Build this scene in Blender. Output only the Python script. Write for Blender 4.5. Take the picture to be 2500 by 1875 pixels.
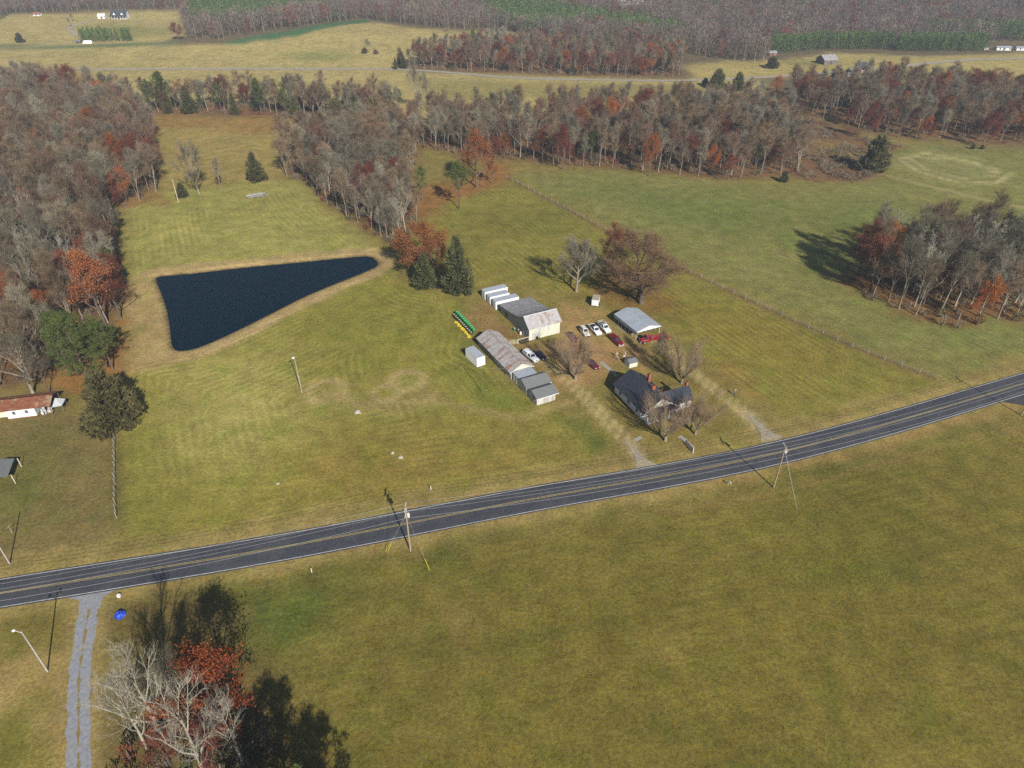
import bpy, math, random
import numpy as np
from mathutils import Vector, Matrix

for _o in list(bpy.data.objects):
    bpy.data.objects.remove(_o)
SC = bpy.context.scene
COL = SC.collection
R = math.radians
PI = math.pi

# ---------------------------------------------------------------- camera, sky, sun, exposure
cam_data = bpy.data.cameras.new('camera')
cam = bpy.data.objects.new('camera', cam_data)
COL.objects.link(cam)
cam_data.sensor_width = 36.0
cam_data.lens = 24.09
cam_data.clip_start = 1.0
cam_data.clip_end = 20000.0
cam.location = (0, 0, 96)
cam.rotation_euler = (R(90 - 34.8), 0, 0)
SC.camera = cam

SUN_EL, SUN_AZ = 33.0, 155.8          # azimuth clockwise from +Y
world = bpy.data.worlds.new('World')
SC.world = world
world.use_nodes = True
_nt = world.node_tree
_sky = _nt.nodes.new('ShaderNodeTexSky')
_sky.sky_type = 'NISHITA'
_sky.sun_disc = False
_sky.sun_elevation = R(SUN_EL)
_sky.sun_rotation = R(SUN_AZ)
_sky.altitude = 200
_sky.air_density = 1.0
_sky.dust_density = 0.8
_bg = _nt.nodes['Background']
_nt.links.new(_sky.outputs[0], _bg.inputs[0])
_bg.inputs[1].default_value = 0.052

sun_data = bpy.data.lights.new('sun', 'SUN')
sun = bpy.data.objects.new('sun', sun_data)
COL.objects.link(sun)
sun_data.energy = 4.9
sun_data.angle = R(0.53)
sun_data.color = (1.0, 0.95, 0.87)
_d = Vector((math.sin(R(SUN_AZ)) * math.cos(R(SUN_EL)), math.cos(R(SUN_AZ)) * math.cos(R(SUN_EL)), math.sin(R(SUN_EL))))
sun.rotation_euler = _d.to_track_quat('Z', 'Y').to_euler()
sun.location = _d * 400

SC.view_settings.view_transform = 'Standard'
SC.view_settings.look = 'None'
SC.view_settings.gamma = 1.0
SC.view_settings.use_curve_mapping = False
SC.view_settings.exposure = 0.42
SC.render.engine = 'CYCLES'
SC.cycles.use_denoising = False
SC.cycles.use_adaptive_sampling = True
SC.cycles.adaptive_threshold = 0.022
SC.cycles.adaptive_min_samples = 24
SC.cycles.max_bounces = 4
SC.cycles.diffuse_bounces = 1
SC.cycles.glossy_bounces = 2
SC.cycles.transmission_bounces = 2
SC.cycles.volume_bounces = 0
SC.cycles.transparent_max_bounces = 6
SC.cycles.caustics_reflective = False
SC.cycles.caustics_refractive = False


# ---------------------------------------------------------------- helpers
def lin(c):
    return tuple(((v / 255.0) / 12.92 if v <= 10 else ((v / 255.0 + 0.055) / 1.055) ** 2.4) for v in c)


GAIN = 1.22                            # light on a level sunlit surface (sun + sky, exposed)


def alb(c, g=GAIN):
    return tuple(min(0.9, v / g) for v in lin(c))


def sst(a, b, x):
    t = np.clip((x - a) / (b - a), 0, 1)
    return t * t * (3 - 2 * t)


def terr(x, y):
    r = np.hypot(x, y)
    w = sst(430, 900, r)
    hill = lambda a, cx, sx, cy, sy: a * np.exp(-((x - cx) / sx) ** 2 - ((y - cy) / sy) ** 2)
    return w * (4 * np.sin(x / 190 + 1.3) + 4 * np.sin(y / 150 + x / 330) + hill(17, -190, 170, 660, 100) + hill(9, -500, 150, 760, 110) + hill(38, 520, 430, 1180, 270) + hill(7, 330, 90, 560, 60) + hill(30, -360, 230, 960, 130) + hill(16, 120, 260, 930, 120)) + sst(900, 3500, r) * 60


def tz(x, y):
    return float(terr(x, y))


class MB:
    """collects shapes, then links them as one mesh object"""
    def __init__(self):
        self.v, self.f = [], []

    def add(self, vs, fs):
        n = len(self.v)
        self.v += [tuple(p) for p in vs]
        self.f += [tuple(i + n for i in f) for f in fs]
        return self

    def box(self, c, s, rz=0.0, rx=0.0, ry=0.0):
        m = Matrix.Rotation(rz, 3, 'Z') @ Matrix.Rotation(ry, 3, 'Y') @ Matrix.Rotation(rx, 3, 'X')
        vs = []
        for dz in (-.5, .5):
            for dx, dy in ((-.5, -.5), (.5, -.5), (.5, .5), (-.5, .5)):
                vs.append(Vector(c) + m @ Vector((dx * s[0], dy * s[1], dz * s[2])))
        return self.add(vs, [(3, 2, 1, 0), (4, 5, 6, 7), (0, 1, 5, 4), (1, 2, 6, 5), (2, 3, 7, 6), (3, 0, 4, 7)])

    def span(self, x0, x1, y0, y1, z0, z1):
        return self.box(((x0 + x1) / 2, (y0 + y1) / 2, (z0 + z1) / 2), (x1 - x0, y1 - y0, z1 - z0))

    def slab(self, pts, t):
        """polygon given as 3D points, thickened by t against its normal"""
        p = [Vector(q) for q in pts]
        n = (p[1] - p[0]).cross(p[2] - p[0]).normalized()
        k = len(p)
        vs = p + [q - n * t for q in p]
        fs = [tuple(range(k)), tuple(range(2 * k - 1, k - 1, -1))]
        fs += [(i, i + k, (i + 1) % k + k, (i + 1) % k) for i in range(k)]
        return self.add(vs, fs)

    def tube(self, pts, rad, n=6, cap=True):
        pts = [Vector(p) for p in pts]
        if not hasattr(rad, '__len__'):
            rad = [rad] * len(pts)
        vs, fs = [], []
        for i, p in enumerate(pts):
            d = (pts[min(i + 1, len(pts) - 1)] - pts[max(i - 1, 0)]).normalized()
            a = d.orthogonal().normalized()
            b = d.cross(a)
            if i and a.dot(pa) < 0.2:
                a = (pa - d * pa.dot(d)).normalized()
                b = d.cross(a)
            elif i:
                a = (pa - d * pa.dot(d)).normalized()
                b = d.cross(a)
            pa = a
            for k in range(n):
                t = 2 * PI * k / n
                vs.append(p + (a * math.cos(t) + b * math.sin(t)) * rad[i])
        for i in range(len(pts) - 1):
            for k in range(n):
                k2 = (k + 1) % n
                fs.append((i * n + k, i * n + k2, (i + 1) * n + k2, (i + 1) * n + k))
        if cap:
            fs.append(tuple(range(n - 1, -1, -1)))
            fs.append(tuple((len(pts) - 1) * n + k for k in range(n)))
        return self.add(vs, fs)

    def lathe(self, prof, n=12, axis='Z', c=(0, 0, 0)):
        vs, fs = [], []
        for r, h in prof:
            for k in range(n):
                t = 2 * PI * k / n
                p = (r * math.cos(t), r * math.sin(t), h)
                if axis == 'Y':
                    p = (p[0], p[2], p[1])
                if axis == 'X':
                    p = (p[2], p[0], p[1])
                vs.append((p[0] + c[0], p[1] + c[1], p[2] + c[2]))
        m = len(prof)
        for i in range(m - 1):
            for k in range(n):
                fs.append((i * n + k, i * n + (k + 1) % n, (i + 1) * n + (k + 1) % n, (i + 1) * n + k))
        fs.append(tuple(range(n - 1, -1, -1)))
        fs.append(tuple((m - 1) * n + k for k in range(n)))
        return self.add(vs, fs)

    def mesh(self, name, smooth=False):
        me = bpy.data.meshes.new(name)
        me.from_pydata([tuple(p) for p in self.v], [], self.f)
        me.validate()
        if smooth:
            me.polygons.foreach_set('use_smooth', [True] * len(me.polygons))
        me.update()
        return me

    def build(self, name, mat, parent=None, smooth=False):
        return link(name, self.mesh(name, smooth), mat, parent)


def link(name, me, mat, parent=None):
    o = bpy.data.objects.new(name, me)
    COL.objects.link(o)
    if mat is not None:
        if len(me.materials) == 0:
            me.materials.append(mat)
        elif me.materials[0] != mat:
            o.material_slots[0].link = 'OBJECT'
            o.material_slots[0].material = mat
    if parent is not None:
        o.parent = parent
    return o


def tag(o, label, cat, group=None):
    o['label'] = label
    o['category'] = cat
    if group:
        o['group'] = group
    return o


def thing(name, loc, rz, label, cat, group=None):
    o = bpy.data.objects.new(name, None)
    COL.objects.link(o)
    o.location = (loc[0], loc[1], loc[2] if len(loc) > 2 else 0.0)
    o.rotation_euler = (0, 0, rz)
    o.empty_display_size = 0.5
    return tag(o, label, cat, group)


def struct(o, kind='structure'):
    o['kind'] = kind
    return o


def copy_tree(o, parent=None):
    c = o.copy()
    COL.objects.link(c)
    c.parent = parent
    for ch in list(o.children):
        copy_tree(ch, c)
    return c


# ---------------------------------------------------------------- materials
def mat(name, col, rough=0.8, metal=0.0, var=0.12, scale=3.0, stretch=(1, 1, 1), col2=None, lo=0.45, hi=0.62, scale2=0.6,
        bump=0.0, bscale=20.0, rnd=0.0, spec=0.3, coat=0.0, trans=0.0):
    m = bpy.data.materials.new(name)
    m.use_nodes = True
    nt = m.node_tree
    N, L = nt.nodes, nt.links
    b = N['Principled BSDF']
    b.inputs['Roughness'].default_value = rough
    b.inputs['Metallic'].default_value = metal
    b.inputs['Specular IOR Level'].default_value = spec
    b.inputs['Coat Weight'].default_value = coat
    tc = N.new('ShaderNodeTexCoord')
    mp = N.new('ShaderNodeMapping')
    mp.inputs['Scale'].default_value = stretch
    L.new(tc.outputs['Object'], mp.inputs['Vector'])
    out = None
    if col2 is not None:
        n2 = N.new('ShaderNodeTexNoise')
        n2.inputs['Scale'].default_value = scale2
        n2.inputs['Detail'].default_value = 6
        n2.inputs['Roughness'].default_value = 0.65
        L.new(mp.outputs[0], n2.inputs['Vector'])
        rp = N.new('ShaderNodeMapRange')
        rp.inputs['From Min'].default_value = lo
        rp.inputs['From Max'].default_value = hi
        L.new(n2.outputs['Fac'], rp.inputs['Value'])
        mx = N.new('ShaderNodeMix')
        mx.data_type = 'RGBA'
        mx.inputs['A'].default_value = (*col, 1)
        mx.inputs['B'].default_value = (*col2, 1)
        L.new(rp.outputs[0], mx.inputs['Factor'])
        out = mx.outputs['Result']
    nz = N.new('ShaderNodeTexNoise')
    nz.inputs['Scale'].default_value = scale
    nz.inputs['Detail'].default_value = 5
    L.new(mp.outputs[0], nz.inputs['Vector'])
    r2 = N.new('ShaderNodeMapRange')
    r2.inputs['From Min'].default_value = 0.3
    r2.inputs['From Max'].default_value = 0.7
    r2.inputs['To Min'].default_value = 1 - var
    r2.inputs['To Max'].default_value = 1 + var
    L.new(nz.outputs['Fac'], r2.inputs['Value'])
    val = r2.outputs[0]
    if rnd > 0:
        oi = N.new('ShaderNodeObjectInfo')
        r3 = N.new('ShaderNodeMapRange')
        r3.inputs['To Min'].default_value = 1 - rnd
        r3.inputs['To Max'].default_value = 1 + rnd
        L.new(oi.outputs['Random'], r3.inputs['Value'])
        mm = N.new('ShaderNodeMath')
        mm.operation = 'MULTIPLY'
        L.new(val, mm.inputs[0])
        L.new(r3.outputs[0], mm.inputs[1])
        val = mm.outputs[0]
    vm = N.new('ShaderNodeVectorMath')
    vm.operation = 'SCALE'
    if out is not None:
        L.new(out, vm.inputs[0])
    else:
        vm.inputs[0].default_value = col
    L.new(val, vm.inputs['Scale'])
    L.new(vm.outputs[0], b.inputs['Base Color'])
    if bump > 0:
        nb = N.new('ShaderNodeTexNoise')
        nb.inputs['Scale'].default_value = bscale
        nb.inputs['Detail'].default_value = 4
        L.new(mp.outputs[0], nb.inputs['Vector'])
        bp = N.new('ShaderNodeBump')
        bp.inputs['Strength'].default_value = bump
        bp.inputs['Distance'].default_value = 0.05
        L.new(nb.outputs['Fac'], bp.inputs['Height'])
        L.new(bp.outputs[0], b.inputs['Normal'])
    return m


def leaf_mat(name, c1, c2, rnd=0.2, scale=0.45, c3=None, trans=0.25):
    """two leaf tones in clumps over the crown, a per-tree shift, a little light through the leaf"""
    m = bpy.data.materials.new(name)
    m.use_nodes = True
    nt = m.node_tree
    N, L = nt.nodes, nt.links
    b = N['Principled BSDF']
    b.inputs['Roughness'].default_value = 0.75
    b.inputs['Specular IOR Level'].default_value = 0.15
    tc = N.new('ShaderNodeTexCoord')
    n1 = N.new('ShaderNodeTexNoise')
    n1.inputs['Scale'].default_value = scale
    n1.inputs['Detail'].default_value = 5
    n1.inputs['Roughness'].default_value = 0.7
    L.new(tc.outputs['Object'], n1.inputs['Vector'])
    rp = N.new('ShaderNodeMapRange')
    rp.inputs['From Min'].default_value = 0.38
    rp.inputs['From Max'].default_value = 0.62
    L.new(n1.outputs['Fac'], rp.inputs['Value'])
    mx = N.new('ShaderNodeMix')
    mx.data_type = 'RGBA'
    mx.inputs['A'].default_value = (*c1, 1)
    mx.inputs['B'].default_value = (*c2, 1)
    L.new(rp.outputs[0], mx.inputs['Factor'])
    out = mx.outputs['Result']
    oi = N.new('ShaderNodeObjectInfo')
    if c3 is not None:
        r4 = N.new('ShaderNodeMapRange')
        r4.inputs['From Min'].default_value = 0.35
        r4.inputs['From Max'].default_value = 1.0
        L.new(oi.outputs['Random'], r4.inputs['Value'])
        m4 = N.new('ShaderNodeMix')
        m4.data_type = 'RGBA'
        L.new(r4.outputs[0], m4.inputs['Factor'])
        L.new(out, m4.inputs['A'])
        m4.inputs['B'].default_value = (*c3, 1)
        out = m4.outputs['Result']
    wn = N.new('ShaderNodeTexWhiteNoise')
    wn.noise_dimensions = '1D'
    L.new(oi.outputs['Random'], wn.inputs['W'])
    r3 = N.new('ShaderNodeMapRange')
    r3.inputs['To Min'].default_value = 1 - rnd
    r3.inputs['To Max'].default_value = 1 + rnd
    L.new(wn.outputs['Value'], r3.inputs['Value'])
    vm = N.new('ShaderNodeVectorMath')
    vm.operation = 'SCALE'
    L.new(out, vm.inputs[0])
    L.new(r3.outputs[0], vm.inputs['Scale'])
    L.new(vm.outputs[0], b.inputs['Base Color'])
    if trans > 0:
        tr = N.new('ShaderNodeBsdfTranslucent')
        L.new(vm.outputs[0], tr.inputs['Color'])
        ms = N.new('ShaderNodeMixShader')
        ms.inputs[0].default_value = trans
        L.new(b.outputs[0], ms.inputs[1])
        L.new(tr.outputs[0], ms.inputs[2])
        L.new(ms.outputs[0], N['Material Output'].inputs['Surface'])
    return m


WHITE = mat('white_paint', (0.74, 0.75, 0.76), 0.5, var=0.05, scale=2)
WHITE_DIRTY = mat('white_weathered_metal', (0.70, 0.71, 0.72), 0.55, var=0.08, scale=2, col2=(0.55, 0.54, 0.5), lo=0.5, hi=0.8, scale2=1.2)
CONT_ROOF = mat('container_roof_paint', (0.36, 0.39, 0.44), 0.5, var=0.06, scale=1.5)
CREAM = mat('cream_wall_paint', (0.58, 0.57, 0.46), 0.75, var=0.08, scale=1.2, stretch=(1, 1, .3), col2=(0.42, 0.45, 0.44), lo=0.48, hi=0.68, scale2=0.55)
CREAM2 = mat('cream_gable_paint', (0.62, 0.60, 0.49), 0.75, var=0.06)
GREENGREY = mat('grey_green_metal_siding', (0.30, 0.32, 0.31), 0.6, var=0.1, scale=1.5, stretch=(1, 1, .25), col2=(0.24, 0.20, 0.17), lo=0.6, hi=0.78, scale2=.5)
TIN = mat('rusty_tin_roof', (0.37, 0.355, 0.36), 0.55, var=0.22, scale=1.6, stretch=(2.2, .6, 1), col2=(0.25, 0.15, 0.105), lo=0.5, hi=0.66, scale2=0.35, bump=.15)
TIN2 = mat('rusty_tin_roof_bands', (0.36, 0.34, 0.33), 0.55, var=0.28, scale=1.8, stretch=(.45, 2.6, 1), col2=(0.26, 0.155, 0.11), lo=0.5, hi=0.62, scale2=0.3, bump=.15)
TIN3 = mat('grey_tin_roof', (0.29, 0.285, 0.29), 0.6, var=0.25, scale=1.5, stretch=(2.4, .5, 1), col2=(0.22, 0.17, 0.14), lo=0.52, hi=0.72, scale2=0.35, bump=.15)
SHINGLE = mat('grey_asphalt_shingle', (0.155, 0.165, 0.165), 0.9, var=0.2, scale=6, bump=.3, bscale=12)
SHINGLE_DK = mat('charcoal_asphalt_shingle', (0.034, 0.038, 0.052), 0.85, var=0.3, scale=5, bump=.3, bscale=10)
PLANK = mat('weathered_grey_wood', (0.44, 0.42, 0.39), 0.85, var=0.22, scale=2.5, stretch=(1, 1, .2), rnd=.14)
PLANK_DK = mat('dark_weathered_wood', (0.15, 0.13, 0.115), 0.9, var=0.3, scale=2, stretch=(1, 1, .2))
SIDING = mat('pale_grey_siding', (0.62, 0.64, 0.67), 0.7, var=0.05, scale=1)
CARPORT = mat('galvanised_roof_sheet', (0.33, 0.37, 0.42), 0.42, var=0.06, scale=.7, col2=(0.25, 0.28, 0.32), lo=0.5, hi=0.8, scale2=.3, metal=0.0, stretch=(.4, 1, 1))
BRICK = mat('red_brick', (0.30, 0.09, 0.055), 0.85, var=0.15, scale=6)
STEEL = mat('galvanised_steel', (0.55, 0.56, 0.57), 0.45, var=0.08)
DARK = mat('dark_void', (0.02, 0.02, 0.022), 0.9, var=0.1)
GLASS = mat('window_glass', (0.03, 0.035, 0.045), 0.08, var=0.05, spec=0.6)
RUBBER = mat('tyre_rubber', (0.018, 0.018, 0.018), 0.85, var=0.1)
RIM = mat('wheel_rim', (0.45, 0.45, 0.46), 0.35, var=0.05, metal=0.6)
POLE = mat('pole_wood', (0.33, 0.25, 0.17), 0.9, var=0.2, scale=3, stretch=(3, 3, .4))
POLE_GREY = mat('grey_pole_wood', (0.36, 0.34, 0.31), 0.9, var=0.2, scale=3, stretch=(3, 3, .4))
WIRE = mat('aluminium_wire', (0.42, 0.42, 0.42), 0.5, var=0.02, metal=0.3)
YELLOW = mat('yellow_paint', (0.75, 0.58, 0.03), 0.5, var=0.08)
GREENP = mat('green_paint', (0.015, 0.22, 0.045), 0.45, var=0.1)
ORANGE_RUST = mat('rust_metal', (0.20, 0.075, 0.04), 0.8, var=0.25, scale=1.5, col2=(0.30, 0.22, 0.14), lo=.5, hi=.65, scale2=.5)


def paint(name, c, rough=0.35, coat=0.3):
    return mat(name, c, rough, var=0.05, scale=1.5, coat=coat, spec=0.4)


def sgn_dist(x, y, poly):
    """signed distance (positive inside) of points to a polygon"""
    P = np.asarray(poly, float)
    d = np.full(x.shape, 1e18)
    ins = np.zeros(x.shape, bool)
    n = len(P)
    for i in range(n):
        ax, ay = P[i]
        bx, by = P[(i + 1) % n]
        ex, ey = bx - ax, by - ay
        t = np.clip(((x - ax) * ex + (y - ay) * ey) / (ex * ex + ey * ey + 1e-12), 0, 1)
        d = np.minimum(d, (x - ax - t * ex) ** 2 + (y - ay - t * ey) ** 2)
        c = ((ay > y) != (by > y))
        with np.errstate(divide='ignore', invalid='ignore'):
            xi = (bx - ax) * (y - ay) / (by - ay + 1e-12) + ax
        ins ^= c & (x < xi)
    d = np.sqrt(d)
    return np.where(ins, d, -d)


def line_dist(x, y, pl):
    d = np.full(np.shape(x), 1e18)
    for (ax, ay), (bx, by) in zip(pl[:-1], pl[1:]):
        ex, ey = bx - ax, by - ay
        t = np.clip(((x - ax) * ex + (y - ay) * ey) / (ex * ex + ey * ey + 1e-12), 0, 1)
        d = np.minimum(d, (x - ax - t * ex) ** 2 + (y - ay - t * ey) ** 2)
    return np.sqrt(d)


def smooth_line(pts, k=12):
    """Catmull-Rom through the points"""
    P = [np.array(p, float) for p in pts]
    P = [2 * P[0] - P[1]] + P + [2 * P[-1] - P[-2]]
    out = []
    for i in range(1, len(P) - 2):
        for j in range(k):
            t = j / k
            a, b, c, d = P[i - 1], P[i], P[i + 1], P[i + 2]
            out.append(tuple(.5 * ((2 * b) + (c - a) * t + (2 * a - 5 * b + 4 * c - d) * t * t + (3 * b - 3 * c + d - a) * t ** 3)))
    out.append(tuple(P[-2]))
    return out


def smooth_loop(pts, k=6):
    P = [np.array(p, float) for p in pts]
    n = len(P)
    out = []
    for i in range(n):
        a, b, c, d = P[i - 1], P[i], P[(i + 1) % n], P[(i + 2) % n]
        for j in range(k):
            t = j / k
            out.append(tuple(.5 * ((2 * b) + (c - a) * t + (2 * a - 5 * b + 4 * c - d) * t * t + (3 * b - 3 * c + d - a) * t ** 3)))
    return out


def strip(pts, o0, o1, z, mb=None, follow=False):
    """flat ribbon between offsets o0 and o1 left of a polyline"""
    mb = mb or MB()
    P = [np.array(p, float) for p in pts]
    vs = []
    for i, p in enumerate(P):
        d = P[min(i + 1, len(P) - 1)] - P[max(i - 1, 0)]
        d /= np.linalg.norm(d)
        nrm = np.array([-d[1], d[0]])
        a0 = o0[i] if hasattr(o0, '__len__') else o0
        a1 = o1[i] if hasattr(o1, '__len__') else o1
        for o in (a0, a1):
            q = p + nrm * o
            vs.append((q[0], q[1], z + (tz(q[0], q[1]) if follow else 0)))
    fs = [(2 * i, 2 * i + 2, 2 * i + 3, 2 * i + 1)[::-1] for i in range(len(P) - 1)]
    fs = [f[::-1] for f in fs]
    return mb.add(vs, fs)


# ---------------------------------------------------------------- ground
POND = smooth_loop([(-112.2, 196.1), (-112.1, 198.8), (-102.1, 201.1), (-88.5, 205.2), (-71.4, 209.2), (-53.9, 213.5), (-48.4, 214.3), (-45.4, 211.3), (-44.3, 207.4), (-46.3, 203.8), (-53.4, 195.8), (-62.5, 185.4), (-70.3, 173.9), (-77.5, 163.5), (-83.7, 156.2), (-88.2, 154.3), (-91.1, 156.7), (-94.4, 163.5), (-99.4, 173.9), (-105.8, 185.4)], 4)
ROAD = smooth_line([(-330.0, 21.0), (-200.0, 50.2), (-140.0, 63.8), (-87.4, 75.6), (-42.7, 85.7), (0.0, 97.2), (58.6, 112.8), (125.9, 138.4), (190.0, 164.5), (320.0, 217.5), (520.0, 300.0)], 10)
FAR_ROAD = smooth_line([(-467.9, 533.1), (-366.9, 531.6), (-295.9, 531.2), (-176.4, 532.9), (-87.5, 533.1), (-43.5, 522.7), (0.0, 506.0), (43.4, 500.1), (116.4, 497.2), (173.2, 508.4), (224.1, 524.6), (277.5, 541.5), (399.6, 583.9), (546.0, 636.4)], 10)
FENCE_LINE = [(-2.2, 294.6), (32.8, 237.7), (55.8, 202.0), (78.3, 170.8), (94.6, 150.7), (105.4, 140.0)]
DRIVE_W = [(28.2, 107.3), (25.6, 115.1), (20.7, 125.9), (16.9, 134.1), (12.6, 142.1), (7.7, 149.6)]
DRIVE_E = [(57.2, 116.7), (54.7, 125.0), (50.4, 133.2), (46.6, 141.1), (43.1, 149.6), (38.5, 157.7)]
GRAVEL = smooth_line([(-71.4, 76.0), (-70.5, 72.6), (-69.2, 68.9), (-67.5, 64.3), (-66.0, 60.6), (-64.0, 56.5), (-62.3, 53.2), (-60.0, 48.7), (-57.7, 44.6), (-54.5, 38.9)], 5)
WOODS = {
 'left': [(-393.8, 453.1), (-308.9, 465.9), (-231.8, 421.5), (-204.3, 390.2), (-179.9, 355.4), (-144.9, 276.4), (-148.4, 265.0), (-151.5, 256.9), (-130.0, 210.8), (-116.2, 184.4), (-111.3, 167.6), (-117.1, 154.1), (-116.0, 141.1), (-121.6, 137.0), (-152.2, 134.1)],
 'meadow_edge': [(-227.1, 426.0), (-161.8, 431.0), (-111.6, 428.9), (-65.5, 413.1), (-64.6, 388.2), (-104.3, 396.2), (-142.4, 403.5), (-185.4, 406.6), (-219.1, 408.5)],
 'pond_strip': [(-107.0, 320.5), (-109.2, 355.4), (-91.9, 362.3), (-66.7, 368.5), (-48.2, 355.4), (-42.8, 317.0), (-44.1, 285.0), (-35.1, 248.2), (-36.5, 224.3), (-40.8, 220.3), (-50.8, 232.5), (-64.0, 248.2), (-77.3, 268.2), (-90.5, 290.9), (-98.8, 295.9)],
 'band': [(-55.7, 377.7), (-26.5, 384.4), (36.8, 394.2), (102.1, 400.4), (136.6, 394.2), (144.9, 373.1), (139.0, 331.5), (126.7, 302.2), (114.9, 294.0), (90.4, 292.2), (66.1, 300.9), (40.4, 308.8), (19.7, 311.5), (3.0, 320.5), (-9.9, 320.5), (-32.3, 331.5), (-46.6, 340.7)],
 'right': [(170.3, 454.4), (220.1, 466.4), (250.2, 461.4), (307.6, 434.5), (378.2, 421.7), (308.0, 331.5), (255.0, 348.8), (234.2, 345.5), (223.4, 355.4), (201.6, 353.8), (189.8, 364.1), (178.9, 378.6), (167.6, 402.4)],
 'copse': [(101.8, 192.1), (118.4, 209.0), (140.5, 216.4), (159.3, 216.4), (188.5, 210.8), (158.3, 166.3), (143.8, 167.6), (137.3, 170.3), (125.7, 163.5), (121.1, 164.5), (113.8, 173.5), (105.4, 182.0)],
 'roadside': [(-85.8, 537.9), (-70.8, 569.2), (-39.1, 598.7), (16.5, 611.2), (91.3, 607.9), (131.1, 582.6), (119.2, 511.1), (62.0, 509.3), (-2.0, 521.5), (-58.3, 530.4)],
}
FAR_WOOD = [(-269.2, 629.9), (-241.6, 622.5), (-188.4, 668.5), (-151.7, 775.2), (-108.4, 731.8), (-61.9, 700.9), (-19.7, 707.2), (1.7, 689.7), (60.6, 642.9), (137.7, 597.1), (161.2, 573.3), (188.6, 558.2), (211.4, 620.9), (230.7, 632.9), (318.8, 634.4), (393.0, 630.6), (424.1, 671.2), (457.6, 677.4), (634.4, 697.7), (935.5, 880.3), (401.7, 854.1), (0.0, 851.9), (-359.0, 858.5), (-349.8, 825.2), (-294.6, 695.2)]
FAR_TOP = [(-976.4, 912.6), (-359.0, 858.5), (0.0, 851.9), (401.7, 854.1), (935.5, 880.3)]
FAR_WOOD_L = [(-976.4, 912.6), (-356.5, 858.5), (-349.8, 825.2), (-410.9, 813.6), (-464.3, 804.3), (-521.4, 802.6), (-499.2, 750.6), (-569.4, 721.3), (-742.8, 675.8)]

_rng = np.random.default_rng(5)
_tab = _rng.random((128, 128))


def vnoise(x, y, s):
    x, y = x / s, y / s
    i, j = np.floor(x).astype(int), np.floor(y).astype(int)
    u, v = x - i, y - j
    u, v = u * u * (3 - 2 * u), v * v * (3 - 2 * v)
    a = lambda p, q: _tab[p % 128, q % 128]
    return (a(i, j) * (1 - u) + a(i + 1, j) * u) * (1 - v) + (a(i, j + 1) * (1 - u) + a(i + 1, j + 1) * u) * v


def axis_lines(lo, hi, step, g0, g1, grow):
    mid = list(np.arange(lo, hi + .01, step))
    a, s = [lo], step
    while a[-1] > g0:
        s *= grow
        a.append(a[-1] - s)
    b, s = [hi], step
    while b[-1] < g1:
        s *= grow
        b.append(b[-1] + s)
    return np.array(a[:0:-1] + mid + b[1:])


gx = axis_lines(-140, 170, 1.2, -5000, 5000, 1.045)
gy = axis_lines(36, 245, 1.2, -700, 6500, 1.032)
GX, GY = np.meshgrid(gx, gy)
X, Y = GX.ravel(), GY.ravel()
sd_pond = np.full(X.shape, -99.0)
_near = (X > -160) & (X < 0) & (Y > 110) & (Y < 260)
sd_pond[_near] = sgn_dist(X[_near], Y[_near], POND)
Z = terr(X, Y)
Z = Z - np.clip((sd_pond + 2.0) * .275, 0, 2.3)
d_road = line_dist(X, Y, ROAD)
Z = np.where(d_road < 60, Z - 0.06 * (1 - sst(3.0, 4.2, d_road)) - 0.05 * np.exp(-((d_road - 7.5) / 1.8) ** 2), Z)

C = np.zeros((len(X), 3))
C[:] = np.array(lin((136, 122, 66)))
_far = sst(380, 460, np.hypot(X, Y))[:, None]
C[:] = C * (1 - _far) + np.array(lin((112, 98, 74))) * _far
wob = (vnoise(X, Y, 9.0) - .5) * 2 + (vnoise(X + 50, Y, 3.0) - .5)
wobf = (vnoise(X, Y, 60.0) - .5)
mow = np.zeros(len(X))
mows = np.zeros(len(X))


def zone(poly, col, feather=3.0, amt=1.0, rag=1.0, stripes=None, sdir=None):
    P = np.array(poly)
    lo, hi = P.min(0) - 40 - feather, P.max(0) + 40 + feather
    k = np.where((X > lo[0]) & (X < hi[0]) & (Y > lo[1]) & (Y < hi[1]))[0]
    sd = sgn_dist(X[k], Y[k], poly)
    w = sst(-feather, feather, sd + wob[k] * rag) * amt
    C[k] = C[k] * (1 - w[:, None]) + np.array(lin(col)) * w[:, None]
    if stripes is not None:
        on = sd > -feather
        kk = k[on]
        mow[kk] = w[on] * stripes
        if sdir is None:
            mows[kk] = sd[on]
        else:
            mows[kk] = X[kk] * math.cos(R(sdir)) + Y[kk] * math.sin(R(sdir))


def track(pl, col, width, feather=0.8, amt=1.0, off=0.0):
    P = np.array(pl)
    lo, hi = P.min(0) - 15 - width, P.max(0) + 15 + width
    k = np.where((X > lo[0]) & (X < hi[0]) & (Y > lo[1]) & (Y < hi[1]))[0]
    d = line_dist(X[k], Y[k], pl)
    w = (1 - sst(width - feather, width + feather, np.abs(d - off) + wob[k] * .35 * min(1, width))) * amt
    C[k] = C[k] * (1 - w[:, None]) + np.array(lin(col)) * w[:, None]


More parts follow.
